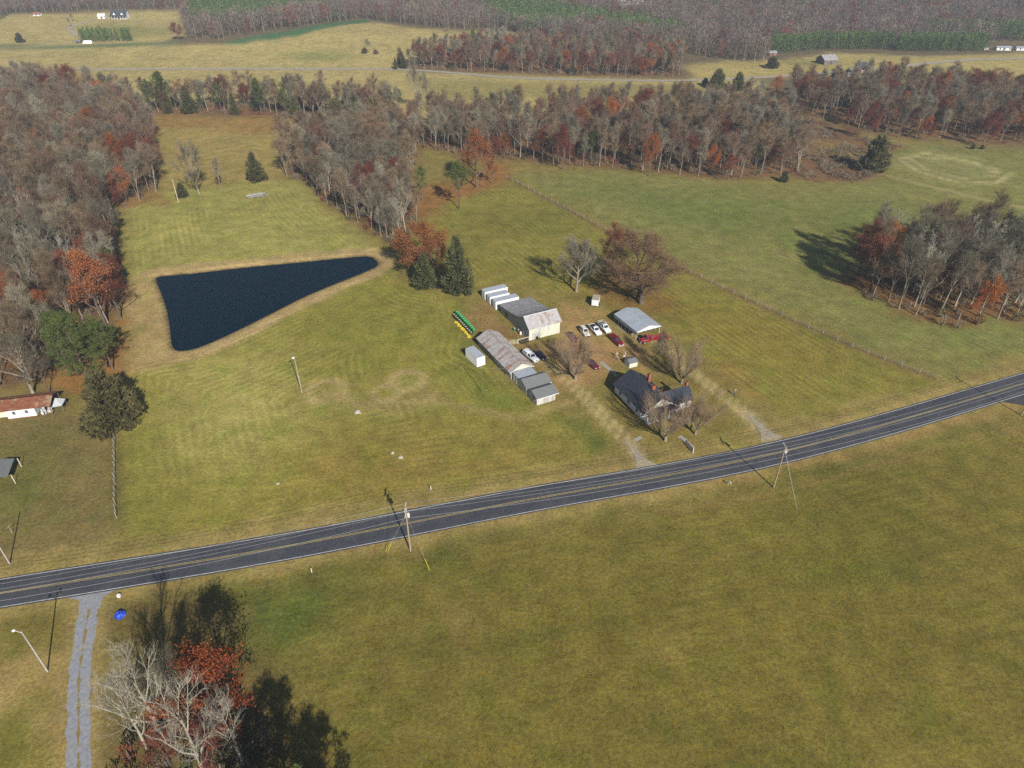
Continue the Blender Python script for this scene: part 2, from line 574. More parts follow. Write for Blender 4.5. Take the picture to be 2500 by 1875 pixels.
# far fields
zone([(-752.7, 729.4), (-431.4, 637.3), (-233.2, 608.6), (-187.7, 634.5), (-142.7, 750.9), (-99.9, 700.6), (-60.9, 689.2), (1.7, 689.7), (-41.1, 635.1), (-84.4, 552.4), (-67.7, 525.5), (117.6, 500.3), (147.6, 519.4), (169.0, 503.6), (159.9, 418.6), (99.9, 390.2), (23.8, 390.2), (-50.8, 377.7), (-110.1, 422.0), (-191.3, 421.8), (-238.3, 429.3), (-285.9, 472.6), (-343.8, 493.9), (-547.7, 511.9)], (176,158,102), 8)
zone([(-832.4, 814.5), (-530.6, 801.7), (-466.0, 798.4), (-348.4, 821.4), (-278.0, 643.7), (-295.3, 613.7), (-357.8, 624.3), (-426.2, 628.8), (-683.4, 655.9)], (178,160,104), 8)
zone([(-404.2, 731.3), (-392.4, 752.8), (-333.2, 710.4), (-283.1, 650.7), (-316.3, 644.4), (-362.0, 672.4)], (142,138,74), 12, .7)
zone([(-236.0, 614.6), (-212.6, 640.6), (-186.8, 661.9), (-148.6, 771.0), (-135.2, 734.3), (-177.9, 641.8), (-219.6, 612.7)], (78,112,72), 4)
zone([(-549.4, 638.1), (-428.8, 633.1), (-325.7, 622.0), (-272.1, 617.3), (-256.1, 609.7), (-288.6, 606.5), (-359.9, 613.5), (-540.1, 625.9)], (104,118,80), 4)
zone([(-173.6, 579.2), (-147.3, 589.4), (-123.6, 578.9), (-134.0, 559.9), (-162.2, 561.9)], (118,128,66), 14, .7)
zone([(124.5, 550.0), (160.2, 569.4), (211.6, 575.2), (255.1, 605.6), (320.4, 580.2), (383.4, 601.3), (426.7, 626.9), (597.5, 651.7), (491.1, 522.8), (349.7, 502.9), (285.4, 484.0), (241.9, 504.1), (173.1, 506.8), (126.0, 509.6)], (174,156,98), 6)
zone([(206.1, 569.4), (240.6, 567.6), (233.8, 549.6), (204.7, 554.3)], (104,116,56), 8, .7)
zone([(-71.7, 505.5), (-17.4, 494.0), (114.6, 485.5), (134.6, 467.5), (112.0, 445.6), (26.6, 443.3), (-46.9, 442.0)], (148,136,80), 8, .8)
# woods floors
for _w in WOODS.values():
    zone(_w, (122,92,62), 6, rag=3)
# middle fields
zone([(-215.3, 400.2), (-140.2, 396.2), (-61.0, 380.5), (-95.1, 355.4), (-105.2, 317.0), (-100.8, 292.2), (-144.2, 278.1), (-179.4, 355.4)], (158,138,80), 5, rag=2)
zone([(-214.2, 406.4), (-140.9, 398.3), (-66.6, 384.4), (-110.9, 362.3), (-160.7, 374.9), (-188.9, 377.7)], (152,116,66), 7, .75, rag=4)
zone([(-153.4, 261.9), (-144.6, 278.1), (-131.0, 282.6), (-98.4, 290.9), (-88.8, 287.9), (-73.1, 257.9), (-49.8, 226.3), (-42.1, 216.4), (-50.5, 212.3), (-82.5, 205.5), (-112.4, 196.0), (-122.3, 197.0)], (156,148,80), 5, rag=2, stripes=.22)
zone([(-129.1, 263.0), (-124.6, 263.0), (-98.5, 226.3), (-88.9, 216.4), (-93.3, 210.8), (-108.9, 234.7)], (118,124,58), 5, .6)
zone([(-124.8, 234.7), (-94.0, 243.6), (-66.0, 226.3), (-77.9, 210.8), (-107.3, 207.2)], (166,156,86), 14, .6)
# the brush and the field beyond the fence
zone([(-1.2, 298.4), (40.0, 304.8), (89.3, 287.9), (115.5, 289.7), (128.7, 287.9), (154.1, 292.2), (184.0, 340.7), (204.5, 345.5), (229.7, 337.6), (292.5, 340.7), (282.1, 273.6), (208.2, 184.4), (144.0, 150.7), (133.2, 150.2), (118.7, 146.3), (106.8, 141.7), (79.2, 173.5), (33.4, 243.6)], (130,126,70), 5, rag=3, stripes=.16, sdir=28)
zone([(28.1, 285.0), (74.4, 273.6), (110.4, 268.2), (88.4, 226.3), (50.6, 243.6)], (108,118,58), 14, .6, rag=6)
zone([(121.6, 273.6), (154.4, 263.0), (173.7, 248.2), (129.1, 226.3), (107.7, 234.7)], (112,120,60), 12, .6, rag=6)
zone([(65.9, 234.7), (84.5, 218.4), (86.9, 197.0), (72.3, 197.0)], (136,130,76), 10, .6, rag=5)
zone([(96.4, 285.0), (118.8, 282.1), (129.0, 268.2), (101.1, 268.2)], (132,122,70), 8, .6, rag=5)
zone([(148.1, 390.2), (164.7, 394.2), (175.2, 369.4), (192.3, 339.2), (171.7, 320.5), (156.0, 289.7), (126.1, 286.1), (122.0, 303.5), (140.5, 339.2)], (124,94,66), 4, rag=4)
zone([(152.0, 355.4), (170.8, 347.1), (164.2, 320.5), (141.8, 324.1)], (150,128,74), 6, .7, rag=6)
zone([(165.8, 390.2), (179.7, 368.5), (165.9, 364.1)], (96,52,52), 4, .7, rag=4)
zone([(180.4, 327.8), (202.1, 340.7), (222.2, 320.5), (216.0, 294.0), (190.7, 286.1), (173.9, 300.3)], (146,142,88), 5, .6, rag=5)
track([(180.3, 320.5), (197.5, 331.5), (211.6, 317.0), (218.0, 298.4), (205.1, 287.3), (189.7, 287.9), (179.9, 302.2), (180.3, 320.5)], (184,172,122), 1.2, .9, .8)
track([(161.7, 300.3), (174.4, 285.0), (186.2, 270.9), (199.2, 257.9), (222.8, 243.6)], (168,154,104), 1.4, 1.4, .7)
track([(185.6, 320.5), (202.5, 324.1), (213.3, 308.8), (210.8, 297.1), (194.9, 294.0), (184.9, 306.1), (185.6, 320.5)], (176,164,114), .9, .8, .7)
zone([(96.6, 226.3), (110.2, 200.3), (113.7, 162.5), (121.1, 148.5), (134.8, 153.0), (140.7, 162.5), (124.5, 184.4), (114.6, 210.8)], (112,122,64), 12, .5, rag=3)
zone(WOODS['copse'], (128,92,58), 4, .9, rag=3)
# field between the strip and the fence, centre field
zone([(-35.1, 248.2), (-27.0, 267.1), (-11.0, 287.9), (-2.2, 294.0), (32.6, 236.4), (55.4, 200.3), (77.9, 169.7), (104.6, 139.6), (63.0, 122.9), (53.1, 144.2), (43.4, 167.6), (26.7, 181.4), (-3.8, 193.7), (-14.9, 187.4), (-25.8, 197.0), (-34.8, 210.8)], (134,124,58), 3, stripes=.26, sdir=28)
zone([(13.8, 268.2), (29.5, 239.0), (12.0, 226.3), (-4.5, 243.6)], (110,112,50), 10, .5)
zone([(53.6, 178.5), (67.6, 170.3), (82.0, 146.3), (69.5, 144.2), (56.5, 157.7)], (140,120,52), 10, .6)
zone([(-98.1, 144.2), (-95.8, 147.4), (-83.2, 151.8), (-74.1, 161.3), (-58.3, 180.0), (-43.6, 200.3), (-38.2, 202.0), (-29.2, 189.0), (-16.2, 184.4), (-12.5, 167.6), (-12.9, 153.0), (-5.4, 146.3), (2.6, 128.5), (11.7, 126.8), (18.2, 112.0), (7.0, 104.7), (-20.7, 98.0), (-47.3, 89.5), (-73.1, 89.5), (-86.6, 116.7)], (142,133,62), 3, stripes=.24)
zone([(-82.6, 144.2), (-65.9, 150.7), (-53.6, 132.2), (-55.1, 115.1), (-69.8, 116.7)], (178,166,98), 22, .95, rag=3)  # bright gap between cloud shadows, painted into the field's colour
zone([(-52.8, 167.6), (-34.3, 184.4), (-19.0, 167.6), (-34.9, 153.0)], (124,122,52), 14, .6, rag=3)
zone([(-47.4, 109.0), (-21.1, 118.2), (7.5, 115.1), (13.1, 109.0), (-19.1, 100.6), (-45.9, 96.7)], (140,118,60), 12, .7, rag=4)
zone([(-85.1, 115.1), (-78.3, 115.1), (-67.8, 90.6), (-73.4, 90.0)], (118,118,50), 7, .6, rag=2)
zone([(-13.2, 157.7), (-7.8, 146.3), (0.4, 130.4), (-5.0, 128.5), (-13.2, 138.0)], (108,116,48), 7, .6, rag=3)
for _c, _r in (((-44.90, 135.08), 4.5), ((-25.87, 139.63), 4.0), ((-30.26, 134.51), 3.2)):
    track([(_c[0] + _r * math.cos(t * PI / 8), _c[1] + _r * math.sin(t * PI / 8)) for t in range(17)], (176,156,104), 1.0, .8, .9)
track([(-45.2, 134.1), (-37.8, 130.4), (-27.9, 129.4), (-20.5, 131.8), (-11.5, 128.5), (1.5, 124.1), (13.6, 130.4)], (166,146,94), 1.3, 1.3, .7)
track([(-40.2, 131.3), (-26.5, 127.6), (-19.4, 132.2), (-25.6, 137.0)], (164,146,92), 3.0, 2.2, .55)
# pond surround: dry straw bank
_w = sst(-7.5, -5.0, sd_pond + wob * .8)
_k = _w > 0
C[_k] = C[_k] * (1 - _w[_k, None]) + np.array(lin((176, 152, 104))) * _w[_k, None]
zone([(-120.5, 193.7), (-112.8, 197.0), (-89.9, 154.1), (-82.8, 150.7), (-94.3, 144.2), (-98.8, 144.2), (-109.0, 167.6)], (172,148,98), 3, .95, rag=2)
_w = sst(-1.2, 0.2, sd_pond)
C[:] = C * (1 - _w[:, None]) + np.array(lin((70, 62, 44))) * _w[:, None]
# woods edge litter
zone([(-42.7, 273.6), (-39.5, 287.9), (-21.2, 294.0), (-7.5, 310.1), (0.8, 317.0), (-3.1, 287.9), (-18.1, 273.6), (-26.5, 260.4), (-36.0, 248.2)], (146,104,60), 5, .9, rag=4)
zone([(-156.8, 268.2), (-145.6, 280.3), (-137.9, 263.0), (-150.6, 257.9)], (146,110,66), 4, .9, rag=3)
zone([(-114.2, 146.3), (-110.6, 170.3), (-102.2, 157.7), (-98.8, 144.2), (-97.1, 134.1), (-102.7, 133.2), (-111.0, 134.1)], (150,106,60), 4, .9, rag=3)
# left lawn, bottom left lawn
zone([(-156.7, 134.1), (-111.0, 134.1), (-92.6, 125.0), (-83.8, 109.0), (-74.6, 89.5), (-75.2, 82.8), (-110.4, 74.8)], (128,113,68), 3, rag=3)
zone([(-106.8, 110.5), (-100.7, 112.0), (-92.5, 100.6), (-95.2, 94.2), (-100.3, 96.7)], (104,108,48), 8, .7, rag=3)
zone([(-107.5, 71.1), (-84.8, 71.5), (-73.5, 74.8), (-64.8, 57.3), (-56.5, 38.7), (-78.3, 33.7)], (126,114,56), 3, rag=2)
zone([(-81.7, 59.5), (-74.6, 61.8), (-69.7, 60.7), (-72.1, 55.1), (-77.5, 53.1)], (164,140,88), 3.5, .85, rag=4)
zone([(-68.2, 53.1), (-65.7, 55.9), (-64.2, 53.1), (-65.7, 51.0)], (158,136,86), 2.5, .7, rag=4)
# field this side of the road
zone([(-69.5, 73.8), (-48.5, 77.5), (-18.8, 83.3), (26.3, 94.2), (52.3, 100.4), (77.2, 108.6), (104.5, 119.1), (116.1, 122.4), (186.5, 144.2), (99.9, 33.7), (24.8, 8.6), (-25.3, 8.6), (-53.2, 33.7), (-62.3, 57.3)], (122,111,52), 3, rag=1.5, stripes=.13, sdir=105)
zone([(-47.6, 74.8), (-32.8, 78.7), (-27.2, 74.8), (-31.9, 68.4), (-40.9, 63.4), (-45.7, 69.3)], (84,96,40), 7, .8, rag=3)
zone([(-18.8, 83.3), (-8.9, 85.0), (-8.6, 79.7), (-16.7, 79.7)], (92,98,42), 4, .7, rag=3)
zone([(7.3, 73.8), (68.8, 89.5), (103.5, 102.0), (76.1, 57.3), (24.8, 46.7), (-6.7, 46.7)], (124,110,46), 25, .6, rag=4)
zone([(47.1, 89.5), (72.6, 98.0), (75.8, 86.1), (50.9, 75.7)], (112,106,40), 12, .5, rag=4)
zone([(65.2, 107.5), (91.0, 116.7), (109.0, 123.3), (109.6, 120.7), (84.3, 111.2), (63.9, 104.0)], (108,110,48), 3, .6)
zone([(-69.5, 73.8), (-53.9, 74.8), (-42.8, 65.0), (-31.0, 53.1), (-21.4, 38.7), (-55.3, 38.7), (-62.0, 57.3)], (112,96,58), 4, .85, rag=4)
track([(30.8, 94.8), (53.1, 100.0), (66.0, 104.7), (84.3, 111.2), (103.2, 118.6), (124.2, 120.7)], (140,118,66), .8, .6, .7)
track([(-14.9, 63.4), (14.7, 70.2), (47.6, 77.7), (106.6, 94.2)], (96,94,40), .5, .5, .35)
track([(-15.1, 62.5), (14.6, 69.1), (47.2, 76.6), (105.8, 93.0)], (96,94,40), .5, .5, .35)
zone([(20.0, 65.0), (27.7, 66.7), (28.6, 64.2), (21.1, 62.6)], (140,122,66), 3, .5, rag=4)
zone([(67.4, 80.7), (78.9, 83.9), (78.0, 80.7), (67.6, 77.7)], (96,102,42), 3, .6, rag=5)
zone([(-9.6, 71.1), (-3.5, 72.0), (-3.5, 69.3), (-8.7, 68.4)], (138,118,68), 2.5, .5, rag=4)
# verges
_kr = d_road < 14
_side = np.zeros(len(X))
_Pr = np.array(ROAD)
_idx = np.where(_kr)[0]
_near_i = np.array([np.argmin((_Pr[:, 0] - X[i]) ** 2 + (_Pr[:, 1] - Y[i]) ** 2) for i in _idx])
_ni = np.clip(_near_i, 1, len(_Pr) - 2)
_t = _Pr[_ni + 1] - _Pr[_ni - 1]
_rel = np.stack([X[_idx], Y[_idx]], 1) - _Pr[_ni]
_side[_idx] = np.sign(_t[:, 0] * _rel[:, 1] - _t[:, 1] * _rel[:, 0])
_wd = np.where(_side > 0, 8.5, 6.0)
_w = np.where(_kr, (1 - sst(_wd - 1.5, _wd + 1.5, d_road + wob * 1.2)), 0) * .85
C[:] = C * (1 - _w[:, None]) + np.array(lin((158, 138, 84))) * _w[:, None]
_w = np.where(_kr, np.exp(-((d_road - 7.0) / 1.1) ** 2), 0) * .3
C[:] = C * (1 - _w[:, None]) + np.array(lin((116, 106, 54))) * _w[:, None]
_w = np.where(_kr & (_side < 0) & (X > 40), np.exp(-((d_road - 5.0 + wob) / 1.4) ** 2), 0) * .3
C[:] = C * (1 - _w[:, None]) + np.array(lin((146, 104, 58))) * _w[:, None]
# yard
zone([(-12.8, 173.0), (-6.3, 178.5), (-2.1, 167.6), (1.7, 157.7), (-0.7, 156.5), (-5.8, 161.3), (-9.7, 162.5), (-15.9, 170.3)], (150,122,76), 3, .9, rag=3)
zone([(14.8, 178.5), (26.1, 175.7), (29.4, 170.3), (27.2, 162.5), (14.2, 157.7), (13.5, 167.6)], (164,134,86), 4, .95, rag=3)
zone([(3.0, 155.3), (15.5, 158.8), (28.3, 161.3), (39.5, 153.0), (34.1, 142.1), (27.4, 144.2), (19.6, 136.1), (11.8, 138.0)], (164,132,86), 4, 1.0, rag=4)
zone([(29.4, 170.3), (33.6, 162.5), (28.6, 163.8)], (146,134,110), 1.5, .8)
zone([(35.4, 157.7), (40.3, 150.7), (43.3, 142.1), (37.2, 134.1), (36.7, 144.2)], (112,98,56), 4, .7, rag=3)
zone([(21.8, 136.1), (29.6, 115.1), (38.7, 110.5), (54.3, 116.7), (50.1, 132.2), (43.3, 142.1)], (134,118,62), 4, .7, rag=3)
zone([(54.2, 148.5), (57.8, 140.0), (62.1, 125.0), (59.7, 124.1), (54.5, 136.1)], (152,118,66), 3, .4, rag=5)
zone([(15.5, 127.6), (20.6, 115.1), (17.2, 111.2), (12.1, 124.1)], (96,108,44), 3, .8, rag=2)
zone([(29.9, 210.8), (41.5, 197.0), (47.9, 184.4), (49.5, 178.5), (38.7, 170.3), (30.1, 175.7), (24.2, 184.4)], (134,100,54), 6, .75, rag=4)
for _dl in (DRIVE_W, DRIVE_E):
    track(_dl, (144,124,76), 1.9, 1.1, .45)
    track(_dl, (180,160,112), .6, .5, .95, .95)
    track(_dl[:2], (156,144,114), 1.7, 1.2, .6)
track(FENCE_LINE, (126,104,62), 1.3, .9, .8)
track([(-90.1, 122.4), (-83.5, 109.0), (-75.9, 93.3)], (112,100,56), .9, .7, .8)
track(GRAVEL, (160,138,88), 3.0, 1.2, .8)

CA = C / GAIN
me = bpy.data.meshes.new('ground')
ny, nx = GX.shape
I = np.arange(nx * ny).reshape(ny, nx)
F_ = np.stack([I[:-1, :-1], I[:-1, 1:], I[1:, 1:], I[1:, :-1]], -1).reshape(-1, 4)
me.vertices.add(len(X))
me.vertices.foreach_set('co', np.stack([X, Y, Z], 1).astype(np.float32).ravel())
me.loops.add(F_.size)
me.loops.foreach_set('vertex_index', F_.ravel().astype(np.int32))
me.polygons.add(len(F_))
me.polygons.foreach_set('loop_start', np.arange(0, F_.size, 4, dtype=np.int32))
me.polygons.foreach_set('use_smooth', np.ones(len(F_), bool))
me.update(calc_edges=True)
_a = me.attributes.new('grass_and_sun_colour', 'FLOAT_COLOR', 'POINT')  # grass and soil colours, with the centre field's sunlit patch painted in
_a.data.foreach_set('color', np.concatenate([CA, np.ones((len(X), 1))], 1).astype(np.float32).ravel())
_a = me.attributes.new('mow', 'FLOAT', 'POINT')
_a.data.foreach_set('value', mow.astype(np.float32))
_a = me.attributes.new('mow_line', 'FLOAT', 'POINT')
_a.data.foreach_set('value', mows.astype(np.float32))


def ground_material():
    m = bpy.data.materials.new('grassland')
    m.use_nodes = True
    nt = m.node_tree
    N, L = nt.nodes, nt.links
    b = N['Principled BSDF']
    b.inputs['Roughness'].default_value = 0.95
    b.inputs['Specular IOR Level'].default_value = 0.08
    at = N.new('ShaderNodeAttribute')
    at.attribute_name = 'grass_and_sun_colour'
    aw = N.new('ShaderNodeAttribute')
    aw.attribute_name = 'mow'
    al = N.new('ShaderNodeAttribute')
    al.attribute_name = 'mow_line'
    geo = N.new('ShaderNodeNewGeometry')

    def noise(scale, detail=4, rough=.6):
        n = N.new('ShaderNodeTexNoise')
        n.inputs['Scale'].default_value = scale
        n.inputs['Detail'].default_value = detail
        n.inputs['Roughness'].default_value = rough
        L.new(geo.outputs['Position'], n.inputs['Vector'])
        return n.outputs['Fac']

    def rng_(src, a, b_, lo, hi):
        r = N.new('ShaderNodeMapRange')
        for k, v in zip(('From Min', 'From Max', 'To Min', 'To Max'), (a, b_, lo, hi)):
            r.inputs[k].default_value = v
        L.new(src, r.inputs['Value'])
        return r.outputs[0]

    def math_(op, a, b_):
        n = N.new('ShaderNodeMath')
        n.operation = op
        for i, v in enumerate((a, b_)):
            if isinstance(v, (int, float)):
                n.inputs[i].default_value = v
            else:
                L.new(v, n.inputs[i])
        return n.outputs[0]

    # brightness: clumps at three sizes
    v = math_('MULTIPLY', rng_(noise(.035, 3), .3, .7, .88, 1.12), rng_(noise(.22, 3, .65), .34, .66, .82, 1.18))
    fine = noise(1.5, 5, .75)
    v = math_('MULTIPLY', v, rng_(fine, .36, .64, .72, 1.28))
    # mowing swaths
    wob_ = math_('MULTIPLY', noise(.03, 2), 2.2)
    ph = math_('MULTIPLY', math_('ADD', al.outputs['Fac'], wob_), 2 * PI / 2.1)
    sn = math_('SINE', ph, 0)
    streak = math_('MULTIPLY', math_('MULTIPLY', sn, aw.outputs['Fac']), rng_(noise(.045, 2), .41, .65, 0.0, .56))
    v = math_('MULTIPLY', v, math_('ADD', streak, 1.0))
    # hue: straw or green
    def tint(fac, col, src):
        mx = N.new('ShaderNodeMix')
        mx.data_type = 'RGBA'
        mx.blend_type = 'MULTIPLY'
        L.new(fac, mx.inputs['Factor'])
        L.new(src, mx.inputs['A'])
        mx.inputs['B'].default_value = (*col, 1)
        return mx.outputs['Result']
    c = tint(rng_(noise(.12, 3, .7), .5, .72, 0, .8), (.74, .93, .62), at.outputs['Color'])
    c = tint(rng_(noise(.5, 3, .7), .52, .75, 0, .8), (1.12, .93, .84), c)
    c = tint(rng_(noise(4.5, 2, .7), .55, .7, 0, .7), (.62, .74, .5), c)
    vm = N.new('ShaderNodeVectorMath')
    vm.operation = 'SCALE'
    L.new(c, vm.inputs[0])
    L.new(v, vm.inputs['Scale'])
    L.new(vm.outputs[0], b.inputs['Base Color'])
    bp = N.new('ShaderNodeBump')
    bp.inputs['Strength'].default_value = .55
    bp.inputs['Distance'].default_value = .25
    L.new(fine, bp.inputs['Height'])
    L.new(bp.outputs[0], b.inputs['Normal'])
    return m


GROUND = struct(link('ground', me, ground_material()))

# ---------------------------------------------------------------- roads and water
ASPHALT = mat('asphalt', (0.047, 0.05, 0.062), 0.85, var=0.14, scale=.9, stretch=(1, 1, 1), bump=.1, bscale=30, col2=(0.062, 0.064, 0.072), lo=.42, hi=.6, scale2=.12)
ASPHALT_FAR = mat('worn_asphalt', (0.31, 0.275, 0.225), 0.9, var=0.1, scale=.3)
LINE_W = mat('white_road_line', (0.46, 0.46, 0.45), 0.7, var=0.3, scale=2)
LINE_Y = mat('yellow_road_line', (0.36, 0.29, 0.11), 0.7, var=0.3, scale=2)
GRAVEL_M = mat('blue_grey_gravel', (0.24, 0.25, 0.275), 0.95, var=0.2, scale=1.6, bump=.4, bscale=9, col2=(0.29, 0.26, 0.20), lo=.5, hi=.75, scale2=.5)
APRON_M = mat('tan_grey_gravel', (0.285, 0.25, 0.19), 0.95, var=0.22, scale=1.6, bump=.4, bscale=9, col2=(0.33, 0.27, 0.17), lo=.42, hi=.62, scale2=.4)
CONCRETE = mat('concrete_path', (0.30, 0.28, 0.25), 0.9, var=0.15, scale=1.2)

_j = np.random.default_rng(21)


def rag(v, a):
    return [float(q) for q in np.asarray(v) + np.convolve(_j.normal(0, 1, len(v) + 4), np.ones(7) / 7, 'same')[2:-2] * a * 1.1]


road = struct(strip(ROAD, rag([-3.55] * len(ROAD), .06), rag([3.55] * len(ROAD), .06), 0.03).build('road', ASPHALT))
_a = road.data.attributes.new('across', 'FLOAT', 'POINT')
_a.data.foreach_set('value', np.tile([0.0, 1.0], len(ROAD)).astype(np.float32))
_N, _L = ASPHALT.node_tree.nodes, ASPHALT.node_tree.links
_at = _N.new('ShaderNodeAttribute')
_at.attribute_name = 'across'
_ml = _N.new('ShaderNodeMath')
_ml.operation = 'MULTIPLY'
_ml.inputs[1].default_value = 8 * PI
_L.new(_at.outputs['Fac'], _ml.inputs[0])
_cs = _N.new('ShaderNodeMath')
_cs.operation = 'COSINE'
_L.new(_ml.outputs[0], _cs.inputs[0])
_mr = _N.new('ShaderNodeMapRange')
_mr.inputs['From Min'].default_value = -1
_mr.inputs['To Min'].default_value = 1.05
_mr.inputs['To Max'].default_value = .96
_L.new(_cs.outputs[0], _mr.inputs['Value'])
_vs = _N.new('ShaderNodeVectorMath')
_vs.operation = 'SCALE'
_bs = _N['Principled BSDF']
_L.new(_bs.inputs['Base Color'].links[0].from_socket, _vs.inputs[0])
_L.new(_mr.outputs[0], _vs.inputs['Scale'])
_L.new(_vs.outputs[0], _bs.inputs['Base Color'])
for o in (-3.2, 3.2):
    strip(ROAD, o - .07, o + .07, 0.036).build('edge_line', LINE_W, road)
for o in (-.15, .15):
    strip(ROAD, o - .06, o + .06, 0.036).build('centre_line', LINE_Y, road)
SIDE = smooth_line([(122.5, 136.0), (127.0, 130.0), (138.0, 124.0), (160.0, 114.5), (230.0, 88.0)], 6)
_n = len(SIDE)
struct(strip(SIDE, [-3.1 - 5.5 * math.exp(-(i / 4) ** 2) for i in range(_n)], [3.1 + 6.0 * math.exp(-(i / 5) ** 2) for i in range(_n)], 0.022).build('side_road', ASPHALT))
struct(strip(FAR_ROAD, -2.7, 2.7, 0.12, follow=True).build('far_road', ASPHALT_FAR))

GR = smooth_line(GRAVEL[::2], 8)
_n = len(GR)
_k = 24
gd = struct(strip(GR[:_k], rag([-1.7 - 3.2 * math.exp(-(i / 5) ** 1.5) for i in range(_k)], .18), rag([1.6 + 3.4 * math.exp(-(i / 5) ** 1.5) for i in range(_k)], .18), 0.02).build('gravel_drive', GRAVEL_M))
strip(GR[_k - 3:], rag([-1.55] * (_n - _k + 3), .25), rag([1.5] * (_n - _k + 3), .25), 0.0215).build('gravel_lane', GRAVEL_M, gd)
_m = [max(0.03, .13 + .1 * math.sin(i * .31) + .05 * math.sin(i * .9)) for i in range(_n - _k + 3)]
strip(GR[_k - 3:], rag([-q for q in _m], .06), rag(_m, .06), 0.026).build('grass_strip', mat('dry_grass_strip', alb((140, 122, 78)), .95, var=.25, scale=2), gd)
for pl, nm in ((DRIVE_W, 'west'), (DRIVE_E, 'east')):
    q = smooth_line(pl, 24)[:30]
    struct(strip(q, [-1.1 - 1.7 * math.exp(-(i / 5) ** 1.4) + 1.05 * (i / 29) ** 2 for i in range(30)], [1.1 + 1.7 * math.exp(-(i / 5) ** 1.4) - 1.05 * (i / 29) ** 2 for i in range(30)], 0.021).build('gravel_apron', APRON_M))
struct(strip([(37.0, 117.9), (37.9, 116.4), (38.7, 114.9), (39.2, 113.8)], -.55, .55, 0.024).build('front_path', CONCRETE))
struct(strip([(22.9, 148.1), (23.9, 146.1), (25.2, 143.7), (26.2, 141.6)], -.5, .5, 0.024).build('back_path', CONCRETE))
struct(strip([(26.9, 116.4), (28.6, 117.6)], -.5, .5, 0.024).build('stepping_path', CONCRETE))


def water_material():
    m = bpy.data.materials.new('pond_water')
    m.use_nodes = True
    N, L = m.node_tree.nodes, m.node_tree.links
    b = N['Principled BSDF']
    b.inputs['Base Color'].default_value = (0.002, 0.012, 0.022, 1)
    b.inputs['Roughness'].default_value = 0.02
    b.inputs['IOR'].default_value = 1.33
    b.inputs['Specular IOR Level'].default_value = .09
    tc = N.new('ShaderNodeTexCoord')
    nz = N.new('ShaderNodeTexNoise')
    nz.inputs['Scale'].default_value = .7
    nz.inputs['Detail'].default_value = 2
    L.new(tc.outputs['Object'], nz.inputs['Vector'])
    bp = N.new('ShaderNodeBump')
    bp.inputs['Strength'].default_value = .0
    bp.inputs['Distance'].default_value = .05
    L.new(nz.outputs['Fac'], bp.inputs['Height'])
    L.new(bp.outputs[0], b.inputs['Normal'])
    return m


_pc = np.mean(np.array(POND), 0)
mb = MB()
_out = [tuple(np.array(p) + (np.array(p) - _pc) / np.linalg.norm(np.array(p) - _pc) * 1.2) for p in POND]
mb.add([(p[0], p[1], -.55) for p in _out], [tuple(range(len(_out)))])
pond = struct(mb.build('pond_water', water_material()))
if pond.data.polygons[0].normal.z < 0:
    pond.data.flip_normals()

# ---------------------------------------------------------------- buildings
def wall_poly(mb, pts, t=0.12):
    mb.slab(pts, t)
    return mb


def ribbed_roof(name, quad, parent, m, spacing=.6, t=.06, rib=.035, ribm=None):
    """one sloping roof sheet: quad = eave-left, eave-right, ridge-right, ridge-left; raised seams run up the slope"""
    a, b, c, d = [Vector(p) for p in quad]
    mb = MB().slab((a, b, c, d), t)
    n = (b - a).cross(c - a).normalized()
    L_ = (b - a).length
    k = max(2, int(L_ / spacing))
    for i in range(k + 1):
        u = i / k
        p, q = a.lerp(b, u), d.lerp(c, u)
        w = (b - a).normalized() * .025
        mb.add([p - w, p + w, q + w, q - w, p - w + n * rib, p + w + n * rib, q + w + n * rib, q - w + n * rib],
               [(0, 1, 5, 4), (1, 2, 6, 5), (2, 3, 7, 6), (3, 0, 4, 7), (4, 5, 6, 7)])
    return mb.build(name, m, parent)


def courses_roof(name, quad, parent, m, step=.55, t=.07):
    """shingled slope: overlapping courses, each a little proud of the next"""
    a, b, c, d = [Vector(p) for p in quad]
    n = (b - a).cross(c - a).normalized()
    k = max(2, int((d - a).length / step))
    mb = MB()
    for i in range(k):
        u0, u1 = i / k, min(1, (i + 1.15) / k)
        p0, p1, q1, q0 = a.lerp(d, u0), b.lerp(c, u0), b.lerp(c, u1), a.lerp(d, u1)
        mb.slab((p0 + n * .03, p1 + n * .03, q1, q0), t)
    return mb.build(name, m, parent)


def window(parent, x, y, z, w, h, axis='x', frame=WHITE, depth=.05, name='window'):
    """a framed window with sill and pane on a wall; axis = direction of the wall"""
    if axis == 'x':
        f = MB()
        f.box((x - w / 2 - .04, y, z), (.08, depth * 2, h + .16)).box((x + w / 2 + .04, y, z), (.08, depth * 2, h + .16))
        f.box((x, y, z + h / 2 + .04), (w, depth * 2, .08)).box((x, y, z), (w, depth * 1.6, .05))
        wo = f.build(name, frame, parent)
        MB().box((x, y, z), (w, depth, h)).build('pane', GLASS, wo)
        MB().box((x, y, z - h / 2 - .05), (w + .25, depth * 3.2, .08)).build('sill', frame, wo)
    else:
        f = MB()
        f.box((x, y - w / 2 - .04, z), (depth * 2, .08, h + .16)).box((x, y + w / 2 + .04, z), (depth * 2, .08, h + .16))
        f.box((x, y, z + h / 2 + .04), (depth * 2, w, .08)).box((x, y, z), (depth * 1.6, w, .05))
        wo = f.build(name, frame, parent)
        MB().box((x, y, z), (depth, w, h)).build('pane', GLASS, wo)
        MB().box((x, y, z - h / 2 - .05), (depth * 3.2, w + .25, .08)).build('sill', frame, wo)
    return wo


